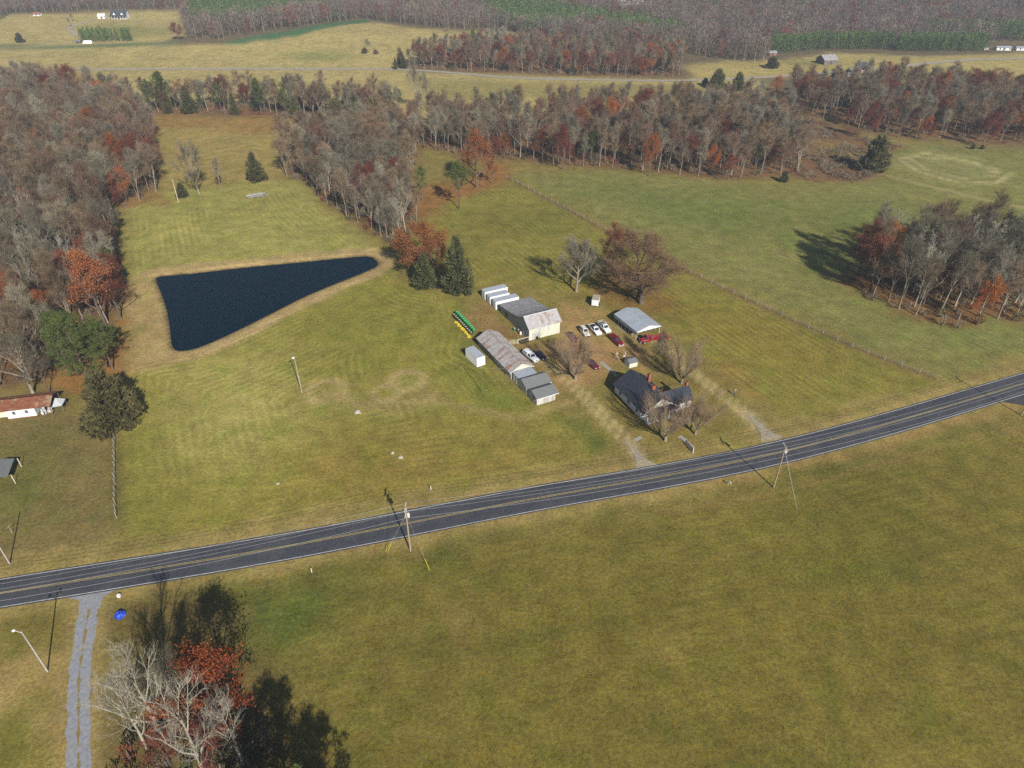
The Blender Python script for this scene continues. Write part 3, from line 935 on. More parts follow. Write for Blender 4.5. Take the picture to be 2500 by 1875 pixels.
# long shed with rusty tin roof
t = thing('long_shed', (-0.3, 140.2), R(28.5), 'long low shed with rust streaked tin roof and cream gable end', 'shed')
W_, L_, ev, rg = 6.0, 18.2, 2.3, 3.85
MB().span(0, .12, 0, L_, 0, ev).build('side_wall', GREENGREY, t)
MB().span(W_ - .12, W_, 5.5, L_, 0, ev).build('side_wall', GREENGREY, t)
for y0 in (1.9, 3.7):
    MB().span(W_ - .16, W_, y0 - .08, y0 + .08, 0, ev).build('post', PLANK_DK, t)
MB().slab([(0, .0, 0), (W_, .0, 0), (W_, .0, ev), (W_ / 2, .0, rg - .03), (0, .0, ev)], .12).build('gable_wall', CREAM2, t)
MB().slab([(W_, L_, 0), (0, L_, 0), (0, L_, ev), (W_ / 2, L_, rg - .03), (W_, L_, ev)], .12).build('gable_wall', GREENGREY, t)
sl = (rg - ev) / (W_ / 2)
oh = .45
ribbed_roof('roof', [(-oh, L_ + .4, ev - sl * oh + .05), (-oh, -.4, ev - sl * oh + .05), (W_ / 2, -.4, rg + .05), (W_ / 2, L_ + .4, rg + .05)], t, TIN2)
ribbed_roof('roof', [(W_ + oh, -.4, ev - sl * oh + .05), (W_ + oh, L_ + .4, ev - sl * oh + .05), (W_ / 2, L_ + .4, rg + .05), (W_ / 2, -.4, rg + .05)], t, TIN2)
MB().tube([(W_ / 2, -.42, rg + .05), (W_ / 2, L_ + .42, rg + .05)], .09, 6).build('ridge_cap', TIN3, t)
for s in (-1, 1):
    x1 = W_ / 2 + s * (W_ / 2 + oh)
    MB().slab([(W_ / 2, -.42, rg + .02), (x1, -.42, ev - sl * oh + .02), (x1, -.42, ev - sl * oh - .16), (W_ / 2, -.42, rg - .16)][::s], .05).build('barge_board', CREAM2, t)

# saltbox barn
t = thing('barn', (4.6, 158.6), R(26.5), 'cream fronted barn with steep front roof and long sagging rear roof', 'barn')
BW, BD, ef, yr, zr = 9.5, 18.0, 4.0, 2.85, 6.0
prof = [(yr, zr), (4.6, 5.05), (7.0, 4.2), (10.0, 3.5), (14.0, 2.85), (BD, 2.35)]
MB().span(0, BW, 0, .15, 0, ef).build('front_wall', CREAM, t)
for i, x0 in enumerate(np.arange(0.3, BW, .6)):
    MB().span(x0 - .03, x0 + .03, -.03, -.002, .05, ef - .05).build('batten', CREAM, t)
for s, x0, x1 in ((0, 0, .15), (1, BW - .15, BW)):
    poly = [(x0, .16, 0), (x0, .16, ef - .02), *[(x0, y, z - .05) for y, z in prof], (x0, BD, 0)]
    if s:
        poly = [(x1, p[1], p[2]) for p in poly]
    q = MB()
    n_ = len(poly)
    other = [(x1 if not s else x0, p[1], p[2]) for p in poly]
    q.add(poly + other, [tuple(range(n_)), tuple(range(2 * n_ - 1, n_ - 1, -1))] + [(i, i + n_, (i + 1) % n_ + n_, (i + 1) % n_) for i in range(n_)])
    q.build('side_wall', GREENGREY, t)
MB().span(.15, BW - .15, BD - .15, BD, 0, 2.25).build('rear_wall', GREENGREY, t)
ribbed_roof('front_roof', [(-.35, -.55, ef - .35), (BW + .35, -.55, ef - .35), (BW + .35, yr, zr + .05), (-.35, yr, zr + .05)], t, TIN, .5)
for (y0, z0), (y1, z1) in zip(prof[:-1], prof[1:]):
    ye = y1 + (.35 if y1 == BD else 0)
    ribbed_roof('rear_roof', [(BW + .3, ye, z1 + .05), (-.3, ye, z1 + .05), (-.3, y0, z0 + .05), (BW + .3, y0, z0 + .05)], t, TIN3, .5)
MB().tube([(-.36, yr, zr + .06), (BW + .36, yr, zr + .06)], .1, 6).build('ridge_cap', STEEL, t)
for s, y0, z0 in ((0, -.55, ef - .35),):
    MB().slab([(-.37, y0, z0 + .06), (-.37, yr, zr + .08), (-.37, yr, zr - .14), (-.37, y0, z0 - .14)], .05).build('barge_board', STEEL, t)
dr = MB().span(1.0, 1.9, -.05, -.001, .05, 2.0).build('door', PLANK, t)
MB().box((1.75, -.08, 1.0), (.05, .06, .15)).build('handle', DARK, dr)
MB().span(3.2, 6.6, -.07, -.035, .1, 3.2).build('sliding_door', CREAM, t)
MB().tube([(2.9, -.1, 3.3), (7.0, -.1, 3.3)], .05, 5).build('door_track', STEEL, t)
MB().span(4.75, 5.15, -.06, -.001, 3.35, 3.75).build('loft_hatch', DARK, t)
MB().span(-.04, -.001, 13.2, 14.6, .1, 1.9).build('rusted_sheet', ORANGE_RUST, t)['label'] = 'brown rusted metal sheet on the wall'


# containers and white store boxes
def container(loc, yaw, L_, W_, H_, label, group=None, door='x0', roof=CONT_ROOF, body=WHITE, cat='container', lip=.0):
    """long axis local x; ribbed sides, corner posts, a pair of doors at one end"""
    t = thing('storage_container', loc, yaw, label, cat, group)
    mb = MB().span(.03, L_ - .03, .03, W_ - .03, .12, H_ - .05)
    k = int(L_ / .45)
    for i in range(1, k):
        x = L_ * i / k
        for y in (.015, W_ - .015):
            mb.box((x, y, H_ / 2 + .05), (.16, .05, H_ - .32))
    mb.build('body', body, t)
    fr = MB()
    for x in (.06, L_ - .06):
        for y in (.06, W_ - .06):
            fr.box((x, y, H_ / 2), (.14, .14, H_ - .02))
    for y in (.04, W_ - .04):
        fr.box((L_ / 2, y, .11), (L_ - .2, .1, .16)).box((L_ / 2, y, H_ - .07), (L_ - .2, .1, .12))
    for x in (.04, L_ - .04):
        fr.box((x, W_ / 2, .11), (.1, W_ - .2, .16)).box((x, W_ / 2, H_ - .07), (.1, W_ - .2, .12))
    fr.build('corner_frame', body, t)
    MB().slab([(-lip, -lip, H_), (L_ + lip, -lip, H_ ), (L_ + lip, W_ + lip, H_), (-lip, W_ + lip, H_)], .05).build('roof', roof, t)
    x = -.02 if door == 'x0' else L_ + .02
    for y0, y1 in ((.16, W_ / 2 - .02), (W_ / 2 + .02, W_ - .16)):
        d = MB().box((x, (y0 + y1) / 2, H_ / 2), (.05, y1 - y0, H_ - .4)).build('door', body, t)
        MB().tube([(x + (-.05 if door == 'x0' else .05), (y0 + y1) / 2, .25), (x + (-.05 if door == 'x0' else .05), (y0 + y1) / 2, H_ - .25)], .025, 5).build('lock_bar', STEEL, d)
    return t


container((-6.85, 146.85), R(122.5), 5.8, 2.44, 2.7, 'single white container standing in the grass beside the long shed')
container((-8.0, 181.9), R(27), 7.5, 2.4, 2.6, 'white container farthest behind the barn, last of three')
container((-6.4, 179.0), R(26), 6.3, 2.4, 2.5, 'shortest white container, middle of the three behind the barn')
container((-4.7, 175.9), R(26), 7.5, 2.4, 2.55, 'white container touching the rear of the barn, nearest of three')
container((1.5, 137.2), R(27), 5.1, 2.9, 2.4, 'small pale blue grey box shed between long shed and grey sheds', roof=CARPORT, body=SIDING, cat='shed', lip=.1)


# two grey plank sheds
def plank_shed(loc, yaw, W_, D_, ef, zr, eb, yr, label, front_planks, awning=False):
    t = thing('plank_shed', loc, yaw, label, 'shed')
    if front_planks:
        n = 11
        for i in range(n):
            MB().span(W_ * i / n + .012, W_ * (i + 1) / n - .012, -.03 + .012 * (i % 3), .05, .12 - .03 * (i % 2), ef).build('plank', PLANK, t)
        MB().span(.05, W_ - .05, .06, .1, .15, ef - .05).build('inner_frame', DARK, t)
    else:
        MB().span(0, W_, 0, .08, .1, ef).build('front_wall', PLANK, t)
    for x0, x1 in ((0, .08), (W_ - .08, W_)):
        a = [(x0, .101, .1), (x0, .101, ef), (x0, yr, zr - .04), (x0, D_, eb), (x0, D_, .1)]
        b = [(x1, p[1], p[2]) for p in a]
        MB().add(a + b, [(0, 1, 2, 3, 4), (9, 8, 7, 6, 5)] + [(i, i + 5, (i + 1) % 5 + 5, (i + 1) % 5) for i in range(5)]).build('side_wall', PLANK, t)
    MB().span(.08, W_ - .08, D_ - .08, D_, .1, eb).build('rear_wall', PLANK, t)
    s = (zr - ef) / yr
    courses_roof('roof', [(-.25, -.35, ef - s * .35 + .04), (W_ + (.75 if awning else .25), -.35, ef - s * .35 + .04), (W_ + (.75 if awning else .25), yr, zr + .04), (-.25, yr, zr + .04)], t, SHINGLE)
    s2 = (zr - eb) / (D_ - yr)
    courses_roof('roof', [(W_ + (.75 if awning else .25), D_ + .25, eb - s2 * .25 + .04), (-.25, D_ + .25, eb - s2 * .25 + .04), (-.25, yr, zr + .04), (W_ + (.75 if awning else .25), yr, zr + .04)], t, SHINGLE)
    MB().span(-.27, W_ + (.77 if awning else .27), -.4, -.36, ef - s * .35 - .12, ef - s * .35 + .03).build('fascia', WHITE_DIRTY, t)
    if awning:
        for y in (.3, D_ - .4):
            MB().tube([(W_, y, 1.5), (W_ + .65, y, ef + .1)], .05, 5).build('brace', PLANK, t)
    return t


s1 = plank_shed((3.5, 133.3), R(26), 6.4, 4.3, 2.2, 3.25, 2.3, 2.5, 'grey shingled shed behind the plank fronted shed', False)
MB().span(5.0, 5.9, -.06, -.01, .1, 1.9).build('door', PLANK_DK, s1)
s2 = plank_shed((5.8, 129.1), R(27), 5.0, 4.1, 2.25, 3.1, 2.2, 2.3, 'grey plank fronted shed nearest the road with shingled roof', True, True)
window(s2, -.01, 1.6, 1.35, .8, .9, 'y', PLANK)

# carport
t = thing('carport', (33.5, 159.1), R(26), 'open galvanised metal carport with tractor under it', 'carport')
W_, L_, ev, rg = 7.7, 10.6, 2.55, 3.65
for i in range(7):
    y = .1 + (L_ - .2) * i / 6
    for x in (.05, W_ - .05):
        MB().box((x, y, ev / 2), (.09, .09, ev)).build('post', WHITE, t)
    MB().slab([(.05, y, ev), (W_ / 2, y, rg - .02), (W_ / 2, y, rg - .1), (.05, y, ev - .08)], .06).slab([(W_ / 2, y, rg - .02), (W_ - .05, y, ev), (W_ - .05, y, ev - .08), (W_ / 2, y, rg - .1)], .06).build('rafter', WHITE, t)
ribbed_roof('roof', [(-.12, L_ + .3, ev), (-.12, -.3, ev), (W_ / 2, -.3, rg), (W_ / 2, L_ + .3, rg)], t, CARPORT, .9, rib=.02)
ribbed_roof('roof', [(W_ + .12, -.3, ev), (W_ + .12, L_ + .3, ev), (W_ / 2, L_ + .3, rg), (W_ / 2, -.3, rg)], t, CARPORT, .9, rib=.02)
for x in (-.12, W_ + .12):
    MB().span(x - .02, x + .02, -.3, L_ + .3, ev - .95, ev - .03).build('side_panel', CARPORT, t)
for y in (-.3, L_ + .3):
    MB().slab([(-.1, y, ev - .22), (W_ + .1, y, ev - .22), (W_ + .1, y, ev - .03), (W_ / 2, y, rg - .03), (-.1, y, ev - .03)], .03).build('gable_panel', WHITE_DIRTY, t)

# farmhouse
t = thing('farmhouse', (29.9, 124.4), R(24), 'farmhouse with charcoal shingle roof, side wing and red brick chimneys', 'house')
ev, rg = 2.8, 5.55
xl, xr, yb = -.65, 7.45, 11.3
rx = (xl + xr) / 2
MB().span(xl, xl + .15, 0, yb, .25, ev).build('side_wall', SIDING, t)
MB().span(xr - .15, xr, 0, yb, .25, ev).build('side_wall', SIDING, t)
MB().slab([(xl + .15, 0, .25), (xr - .15, 0, .25), (xr - .15, 0, ev), (rx, 0, rg - .1), (xl + .15, 0, ev)], .14).build('front_wall', SIDING, t)
MB().slab([(xr - .15, yb, .25), (xl + .15, yb, .25), (xl + .15, yb, ev), (rx, yb, rg - .1), (xr - .15, yb, ev)], .14).build('rear_wall', SIDING, t)
MB().span(xl + .05, xr - .05, .05, yb - .05, 0, .25).build('foundation', BRICK, t)
yf = -1.7
sl = (rg - ev) / (rx - xl)
oh = .5
zl = ev - sl * oh
courses_roof('roof', [(xl - oh, yb + .4, zl), (xl - oh, yf, zl), (rx, yf, rg), (rx, yb + .4, rg)], t, SHINGLE_DK)
courses_roof('roof', [(xr + oh, yf, zl), (xr + oh, yb + .4, zl), (rx, yb + .4, rg), (rx, yf, rg)], t, SHINGLE_DK)
MB().slab([(xl + .8, yf + .08, ev + .62), (xr - .8, yf + .08, ev + .62), (rx, yf + .08, rg - .14)], .1).build('pediment', CREAM2, t)
for s in (-1, 1):
    xe = rx + s * (rx - xl + oh)
    MB().slab([(rx, yf - .03, rg - .02), (xe, yf - .03, zl - .02), (xe, yf - .03, zl - .2), (rx, yf - .03, rg - .24)][::s], .05).build('barge_board', WHITE, t)
courses_roof('porch_roof', [(xl - .2, yf - 1.1, ev - .35), (xr + .2, yf - 1.1, ev - .35), (xr - .8, yf + .05, ev + .55), (xl + .8, yf + .05, ev + .55)], t, SHINGLE_DK, .4)
MB().span(xl, xr, yf - .9, -.01, 0, .3).build('porch_floor', CONCRETE, t)
for i in range(5):
    x = xl + .15 + (xr - xl - .3) * i / 4
    MB().box((x, yf - .8, 1.35), (.16, .16, 2.1)).build('porch_post', WHITE, t)
for x in (1.2, 5.6):
    window(t, x, -.03, 1.6, .9, 1.5, 'x')
d = MB().span(rx - .45, rx + .45, -.05, .0, .3, 2.35).build('front_door', PLANK_DK, t)
MB().box((rx + .33, -.09, 1.2), (.06, .06, .06)).build('handle', STEEL, d)
for y in (1.6, 5.2, 8.8):
    window(t, xl - .02, y, 1.65, .9, 1.35, 'y')
    window(t, xr + .02, y + 1.2, 1.65, .9, 1.35, 'y') if y > 2 else None
# wing
wy0, wy1, wx1, wr = -.95, 3.4, 12.4, 4.95
MB().span(xr, wx1, wy0, wy0 + .15, .25, ev).build('wing_wall', SIDING, t)
MB().span(xr, wx1, wy1 - .15, wy1, .25, ev).build('wing_wall', SIDING, t)
wm = (wy0 + wy1) / 2
MB().slab([(wx1, wy0 + .15, .25), (wx1, wy1 - .15, .25), (wx1, wy1 - .15, ev), (wx1, wm, wr - .1), (wx1, wy0 + .15, ev)], .14).build('wing_gable', SIDING, t)
MB().span(xr, wx1 - .1, wy0 + .1, wy1 - .1, 0, .25).build('wing_foundation', BRICK, t)
ws = (wr - ev) / (wm - wy0)
wz = ev - ws * .45
courses_roof('wing_roof', [(xr - .2, wy0 - .45, wz), (wx1 + .4, wy0 - .45, wz), (wx1 + .4, wm, wr), (rx + .9, wm, wr)], t, SHINGLE_DK)
courses_roof('wing_roof', [(wx1 + .4, wy1 + .45, wz), (xr - .2, wy1 + .45, wz), (rx + .9, wm, wr), (wx1 + .4, wm, wr)], t, SHINGLE_DK)
for x in (8.9, 11.0):
    window(t, x, wy0 - .02, 1.6, .8, 1.3, 'x')
for (cx, cy, z0, z1, w) in ((6.1, 7.6, 2.6, 6.0, .62), (rx + .6, 2.9, 4.2, 6.15, .8), (wx1 - .15, wm + .2, 2.6, 5.75, .6)):
    c = MB().box((cx, cy, (z0 + z1) / 2), (w, w, z1 - z0)).box((cx, cy, z1 - .12), (w + .14, w + .14, .12)).build('chimney', BRICK, t)
    MB().box((cx, cy, z1 + .02), (w * .55, w * .55, .05)).build('flue', DARK, c)

# well house behind the farmhouse
t = thing('well_house', (29.8, 145.2), R(23), 'tiny white well house with dark roof behind the farmhouse', 'shed')
MB().span(0, 2.3, 0, .06, 0, 1.45).build('front_wall', CREAM2, t)
for i in range(6):
    MB().span(.38 * i + .02, .38 * i + .06, -.02, -.001, .05, 1.4).build('batten', CREAM2, t)
MB().slab([(0, .061, 0), (0, .061, 1.45), (0, 1.2, 1.95), (0, 2.4, 1.45), (0, 2.4, 0)], -.06).build('side_wall', SIDING, t)
MB().slab([(2.3, .061, 0), (2.3, 2.4, 0), (2.3, 2.4, 1.45), (2.3, 1.2, 1.95), (2.3, .061, 1.45)], .06).build('side_wall', SIDING, t)
courses_roof('roof', [(-.15, -.2, 1.38), (2.45, -.2, 1.38), (2.45, 1.2, 2.0), (-.15, 1.2, 2.0)], t, SHINGLE, .4)
courses_roof('roof', [(2.45, 2.6, 1.38), (-.15, 2.6, 1.38), (-.15, 1.2, 2.0), (2.45, 1.2, 2.0)], t, SHINGLE, .4)

# white cottage at the wood's edge
t = thing('cottage', (-114.9, 123.9), R(12.6), 'small white cottage with rusty brown roof and side porch', 'house')
MB().span(0, 5.95, 0, .12, .2, 2.7).build('front_wall', WHITE, t)
MB().span(5.83, 5.95, .12, 5.0, .2, 2.7).build('side_wall', SIDING, t)
MB().span(0, .12, .12, 5.0, .2, 2.7).build('side_wall', BRICK, t)
MB().span(.12, 5.83, 4.88, 5.0, .2, 2.7).build('rear_wall', SIDING, t)
MB().span(-9, -.01, .9, 1.02, .2, 2.4).build('annex_wall', CREAM2, t)
MB().span(0.05, 5.9, .05, 4.9, 0, .2).build('foundation', BRICK, t)
ribbed_roof('roof', [(-9, -.5, 2.6), (9.6, -.5, 2.6), (9.6, 2.6, 3.75), (-9, 2.6, 3.75)], t, ORANGE_RUST, .6)
ribbed_roof('roof', [(9.6, 5.8, 2.6), (-9, 5.8, 2.6), (-9, 2.6, 3.75), (9.6, 2.6, 3.75)], t, ORANGE_RUST, .6)
for x in (1.6, 4.2):
    window(t, x, -.03, 1.6, .6, .75, 'x', STEEL)
for x, y in ((9.3, -.3), (7.6, -.3), (9.3, 5.5)):
    MB().box((x, y, 1.3), (.13, .13, 2.6)).build('porch_post', PLANK_DK, t)
MB().slab([(9.9, -.6, 2.3), (11.6, .2, 1.9), (11.6, 3.0, 1.9), (9.9, 2.3, 2.9)], .04).build('awning_sheet', STEEL, t)
for x, y in ((11.5, .4), (11.5, 2.8)):
    MB().box((x, y, .95), (.07, .07, 1.9)).build('awning_post', PLANK_DK, t)
for i, (x, y, c) in enumerate(((7.2, .6, WHITE_DIRTY), (8.3, 1.2, PLANK), (6.7, 1.8, STEEL))):
    tag(MB().box((0, 0, .35), (.9, .6, .7)).box((0, .25, .8), (.9, .12, .5)).build('porch_chair', c), ('white chair nearest the steps on the cottage porch', 'wooden chair at the far end of the cottage porch', 'steel chair deep in shade on the cottage porch')[i], 'chair')
    o = [q for q in bpy.data.objects if q.name.startswith('porch_chair')][-1]
    a = R(12.6)
    o.location = (-114.9 + x * math.cos(a) - y * math.sin(a), 123.9 + x * math.sin(a) + y * math.cos(a), 0)

# cargo trailer
t = thing('cargo_trailer', (23.25, 177.8), R(-14), 'small white box trailer parked near the bare oak', 'trailer')
MB().span(0, 1.95, 0, 3.5, .45, 2.3).build('box', WHITE, t)
MB().slab([(-.04, -.04, 2.36), (1.99, -.04, 2.36), (1.99, 3.54, 2.36), (-.04, 3.54, 2.36)], .06).build('roof', mat('tan_trailer_roof', (.33, .30, .24), .7), t)
MB().box((.98, -.03, 1.35), (1.6, .04, 1.6)).build('rear_door', WHITE_DIRTY, t)
for x in (-.12, 2.07):
    w = MB().lathe([(.12, -.1), (.33, -.1), (.36, -.05), (.36, .05), (.33, .1), (.12, .1)], 14, 'X', (x, 1.7, .36)).build('wheel', RUBBER, t)
    MB().lathe([(.05, -.11), (.19, -.11), (.19, .11), (.05, .11)], 12, 'X', (x, 1.7, .36)).build('rim', RIM, w)
MB().tube([(.5, 3.5, .5), (.98, 4.6, .5), (1.45, 3.5, .5)], .05, 6).build('drawbar', DARK, t)

# ---------------------------------------------------------------- farm machinery
t = thing('seed_planter', (-16.26, 172.68), math.atan2(161.5 - 172.9, -10.3 + 16.3), 'long row planter with green seed hoppers parked behind the shed', 'planter')
MB().box((6.4, 0, .75), (12.9, .22, .22)).build('toolbar', GREENP, t)
MB().box((6.4, -.9, .55), (12.9, .14, .14)).build('rear_bar', DARK, t)
for i in range(11):
    x = .6 + 1.13 * i
    h = MB().lathe([(.12, .75), (.40, .95), (.46, 1.25), (.45, 1.42), (.33, 1.58), (.1, 1.65)], 12, 'Z', (x, .35, 0)).build('hopper', GREENP, t, True)
    MB().lathe([(.47, 1.38), (.47, 1.43), (.4, 1.5), (.05, 1.56)], 12, 'Z', (x, .35, .12)).build('lid', mat('light_green_lid', (.06, .32, .12), .4) if i == 0 else bpy.data.materials['light_green_lid'], h, True)
    u = MB().box((x, -.35, .55), (.18, 1.0, .14)).box((x, -.75, .42), (.14, .12, .6)).build('row_unit', DARK, t)
    MB().lathe([(.05, -.05), (.24, -.05), (.24, .05), (.05, .05)], 10, 'X', (x - .12, -1.05, .24)).build('press_wheel', RUBBER, u)
    MB().box((x, -.55, .78), (.3, .42, .08)).build('seed_box', mat('pale_plastic', (.55, .55, .40), .5) if i == 0 else bpy.data.materials['pale_plastic'], u)
for x in (3.0, 9.8):
    w = MB().lathe([(.2, -.14), (.46, -.14), (.5, -.08), (.5, .08), (.46, .14), (.2, .14)], 14, 'X', (x, .0, .5)).build('wheel', RUBBER, t)
ringp = [(.52 * math.cos(2 * PI * k / 16), .40 * math.sin(2 * PI * k / 16), .12) for k in range(17)]
ring_me = MB().tube(ringp, .085, 6, False).tube([(-.52, 0, .12), (.52, 0, .12)], .05, 5).tube([(0, -.4, .12), (0, .4, .12)], .05, 5).mesh('yellow_ring')
_ya, _yb = (-15.61, 168.44), (-11.31, 160.40)
for i, (u, dv) in enumerate(((0, 0), (.1, .25), (.2, -.1), (.3, .2), (.42, 0), (.53, .1), (.62, .3), (.7, 0), (.84, .1), (.97, -.2))):
    o = link('yellow_ring', ring_me, YELLOW)
    o.location = (_ya[0] + (_yb[0] - _ya[0]) * u + dv, _ya[1] + (_yb[1] - _ya[1]) * u + dv, .02)
    o.rotation_euler = (R(random.Random(i).uniform(-5, 12)), 0, R(27 + 25 * ((i * 7) % 5 - 2) / 2))
    tag(o, 'yellow metal ring lying in the row beside the green planter', 'ring', 'yellow rings in a row on the grass')

# tube gate between long shed and barn
ga, gb = (-0.64, 156.49), (1.58, 156.93)
_ga = math.atan2(gb[1] - ga[1], gb[0] - ga[0])
gl = math.hypot(gb[0] - ga[0], gb[1] - ga[1])
t = thing('tube_gate', ga, _ga, 'pale yellow tube gate between the long shed and the barn', 'gate')
GATE = mat('pale_yellow_gate_paint', (.66, .63, .42), .5)
for i in range(5):
    MB().tube([(0, 0, .25 + .27 * i), (gl, 0, .25 + .27 * i)], .035, 6).build('rail', GATE, t)
for x in (0, gl * .5, gl):
    MB().tube([(x, 0, .2), (x, 0, 1.4)], .04, 6).build('upright', GATE, t)
g2 = (4.5, 158.4)
t = thing('yard_rail', gb, math.atan2(g2[1] - gb[1], g2[0] - gb[0]), 'pale board rail running from the gate to the barn corner', 'fence')
rl = math.hypot(g2[0] - gb[0], g2[1] - gb[1])
MB().box((rl / 2, 0, 1.35), (rl, .05, .14)).build('rail', GATE, t)
for x in (.1, rl - .15):
    MB().box((x, 0, .7), (.12, .12, 1.4)).build('post', PLANK, t)
# disc harrow rusting by the gate
t = thing('disc_harrow', (3.24, 157.82), R(30), 'dark rusty disc harrow standing by the barn corner', 'harrow')
MB().box((0, -.5, .55), (2.6, .12, .12)).box((0, .5, .55), (2.6, .12, .12)).box((-1, 0, .6), (.12, 1.1, .12)).box((1, 0, .6), (.12, 1.1, .12)).build('frame', PLANK_DK, t)
for i in range(6):
    for y in (-.5, .5):
        MB().lathe([(.03, -.01), (.3, -.06), (.3, -.04), (.03, .02)], 12, 'X', (-1.1 + .44 * i, y, .3)).build('disc', DARK, t)
MB().tube([(0, .5, .6), (0, 1.5, .45)], .06, 6).build('hitch', PLANK_DK, t)
for i, (p, c) in enumerate((((0.70, 163.88), GREENP), ((1.77, 163.17), ORANGE_RUST), ((2.35, 161.91), WHITE_DIRTY))):
    t = thing('feed_barrel', p, i * .7, ('green barrel among the clutter beside the barn wall', 'rusty barrel among the clutter beside the barn wall', 'white tub nearest the gate beside the barn wall')[i], 'barrel')
    MB().lathe([(.27, 0), (.3, .05), (.29, .4), (.31, .43), (.29, .46), (.3, .82), (.28, .86)], 12).build('drum', c, t)
    MB().lathe([(.24, .84), (.26, .875)], 12).build('lid', STEEL, t)
for i, p in enumerate(((6.07, 159.40), (6.84, 159.40))):
    o = MB().lathe([(.18, -.1), (.36, -.12), (.42, -.06), (.42, .06), (.36, .12), (.18, .1)], 16, 'Y', (0, 0, .4)).build('old_tyre', RUBBER)
    o.location = (p[0], p[1], 0)
    o.rotation_euler = (R(-14), 0, R(26))
    tag(o, ('old tyre leaning on the cream barn front nearer the door', 'second old tyre leaning on the cream barn front')[i], 'tyre')

# ---------------------------------------------------------------- vehicles
def loft(secs):
    """closed loft through cross-sections given as lists of 3D points"""
    mb = MB()
    n = len(secs[0])
    vs = [p for s in secs for p in s]
    fs = []
    for i in range(len(secs) - 1):
        for k in range(n):
            fs.append((i * n + k, i * n + (k + 1) % n, (i + 1) * n + (k + 1) % n, (i + 1) * n + k))
    fs.append(tuple(range(n - 1, -1, -1)))
    fs.append(tuple((len(secs) - 1) * n + k for k in range(n)))
    mb.add(vs, [f[::-1] for f in fs])
    return mb


def body_section(x, w, z0, z1, crown=.03):
    h = w / 2
    return [(x, -h * .92, z0), (x, -h, z0 + .18), (x, -h, z1 - .16), (x, -h * .93, z1 - .02), (x, 0, z1 + crown), (x, h * .93, z1 - .02), (x, h, z1 - .16), (x, h, z0 + .18), (x, h * .92, z0)]


def wheels(t, xs, tr, r=.33, wd=.2):
    for x in xs:
        for s in (-1, 1):
            y = s * tr
            w = MB().lathe([(.14, -wd / 2), (r - .04, -wd / 2), (r, -wd / 2 + .04), (r, wd / 2 - .04), (r - .04, wd / 2), (.14, wd / 2)], 16, 'Y', (x, y, r)).build('wheel', RUBBER, t)
            MB().lathe([(.03, 0), (r * .6, 0), (r * .6, .02), (.03, .035)], 14, 'Y', (x, y + s * (wd / 2), r)).build('rim', RIM, w)


def glass_house(t, base, top, paintm, w0, w1, zb, zt, panes=True):
    """base = (rear, front) x at belt line, top = (rear, front) x of the roof; roof in paint, panes proud of the pillars"""
    br, bf = base
    tr, tf = top
    secs = [[(br, -w0, zb), (bf, -w0, zb), (bf, w0, zb), (br, w0, zb)], [(tr, -w1, zt), (tf, -w1, zt), (tf, w1, zt), (tr, w1, zt)]]
    mb = MB()
    mb.add(secs[0] + secs[1], [(3, 2, 1, 0), (4, 5, 6, 7), (0, 1, 5, 4), (1, 2, 6, 5), (2, 3, 7, 6), (3, 0, 4, 7)])
    cab = mb.build('cabin', paintm, t)
    # roof, slightly crowned
    MB().add([(tr - .04, -w1 - .01, zt), (tf + .04, -w1 - .01, zt), (tf + .04, w1 + .01, zt), (tr - .04, w1 + .01, zt), (tr + .12, -w1 + .12, zt + .05), (tf - .12, -w1 + .12, zt + .05), (tf - .12, w1 - .12, zt + .05), (tr + .12, w1 - .12, zt + .05)],
             [(0, 1, 5, 4), (1, 2, 6, 5), (2, 3, 7, 6), (3, 0, 4, 7), (4, 5, 6, 7)]).build('roof', paintm, t)

    def pane(name, a, b, c, d, k=.02):
        P = [Vector(p) for p in (a, b, c, d)]
        n = (P[1] - P[0]).cross(P[2] - P[0]).normalized()
        ce = sum(P, Vector()) / 4
        P = [ce + (p - ce) * .84 + n * k for p in P]
        MB().slab(P, .015).build(name, GLASS, t)
    pane('windscreen', (bf, -w0, zb), (bf, w0, zb), (tf, w1, zt), (tf, -w1, zt))
    pane('rear_window', (br, w0, zb), (br, -w0, zb), (tr, -w1, zt), (tr, w1, zt))
    mb_, mt_ = (br + bf) / 2 - .1, (tr + tf) / 2 - .05
    for s in (-1, 1):
        q = [((br, s * w0, zb), (mb_, s * w0, zb), (mt_, s * w1, zt), (tr, s * w1, zt)), ((mb_, s * w0, zb), (bf, s * w0, zb), (tf, s * w1, zt), (mt_, s * w1, zt))]
        for a, b, c, d in q:
            if s < 0:
                pane('side_window', a, b, c, d)
            else:
                pane('side_window', b, a, d, c)
    return cab


def lights_and_bumpers(t, xf, xr, w, zf, zr_, bumper):
    for s in (-1, 1):
        MB().box((xf + .01, s * (w / 2 - .2), zf), (.05, .3, .14)).build('headlight', mat('headlamp_glass', (.8, .8, .78), .2) if 'headlamp_glass' not in bpy.data.materials else bpy.data.materials['headlamp_glass'], t)
        MB().box((xr - .01, s * (w / 2 - .15), zr_), (.05, .2, .18)).build('tail_light', mat('tail_lamp', (.35, .02, .02), .3) if 'tail_lamp' not in bpy.data.materials else bpy.data.materials['tail_lamp'], t)
    MB().box((xf + .05, 0, .42), (.12, w - .1, .16)).build('front_bumper', bumper, t)
    MB().box((xr - .05, 0, .45), (.12, w - .1, .16)).build('rear_bumper', bumper, t)
    MB().box((xf + .02, 0, zf - .04), (.04, w * .45, .12)).build('grille', DARK, t)
    MB().box((xr - .12, 0, .45), (.02, .3, .13)).build('number_plate', WHITE, t)


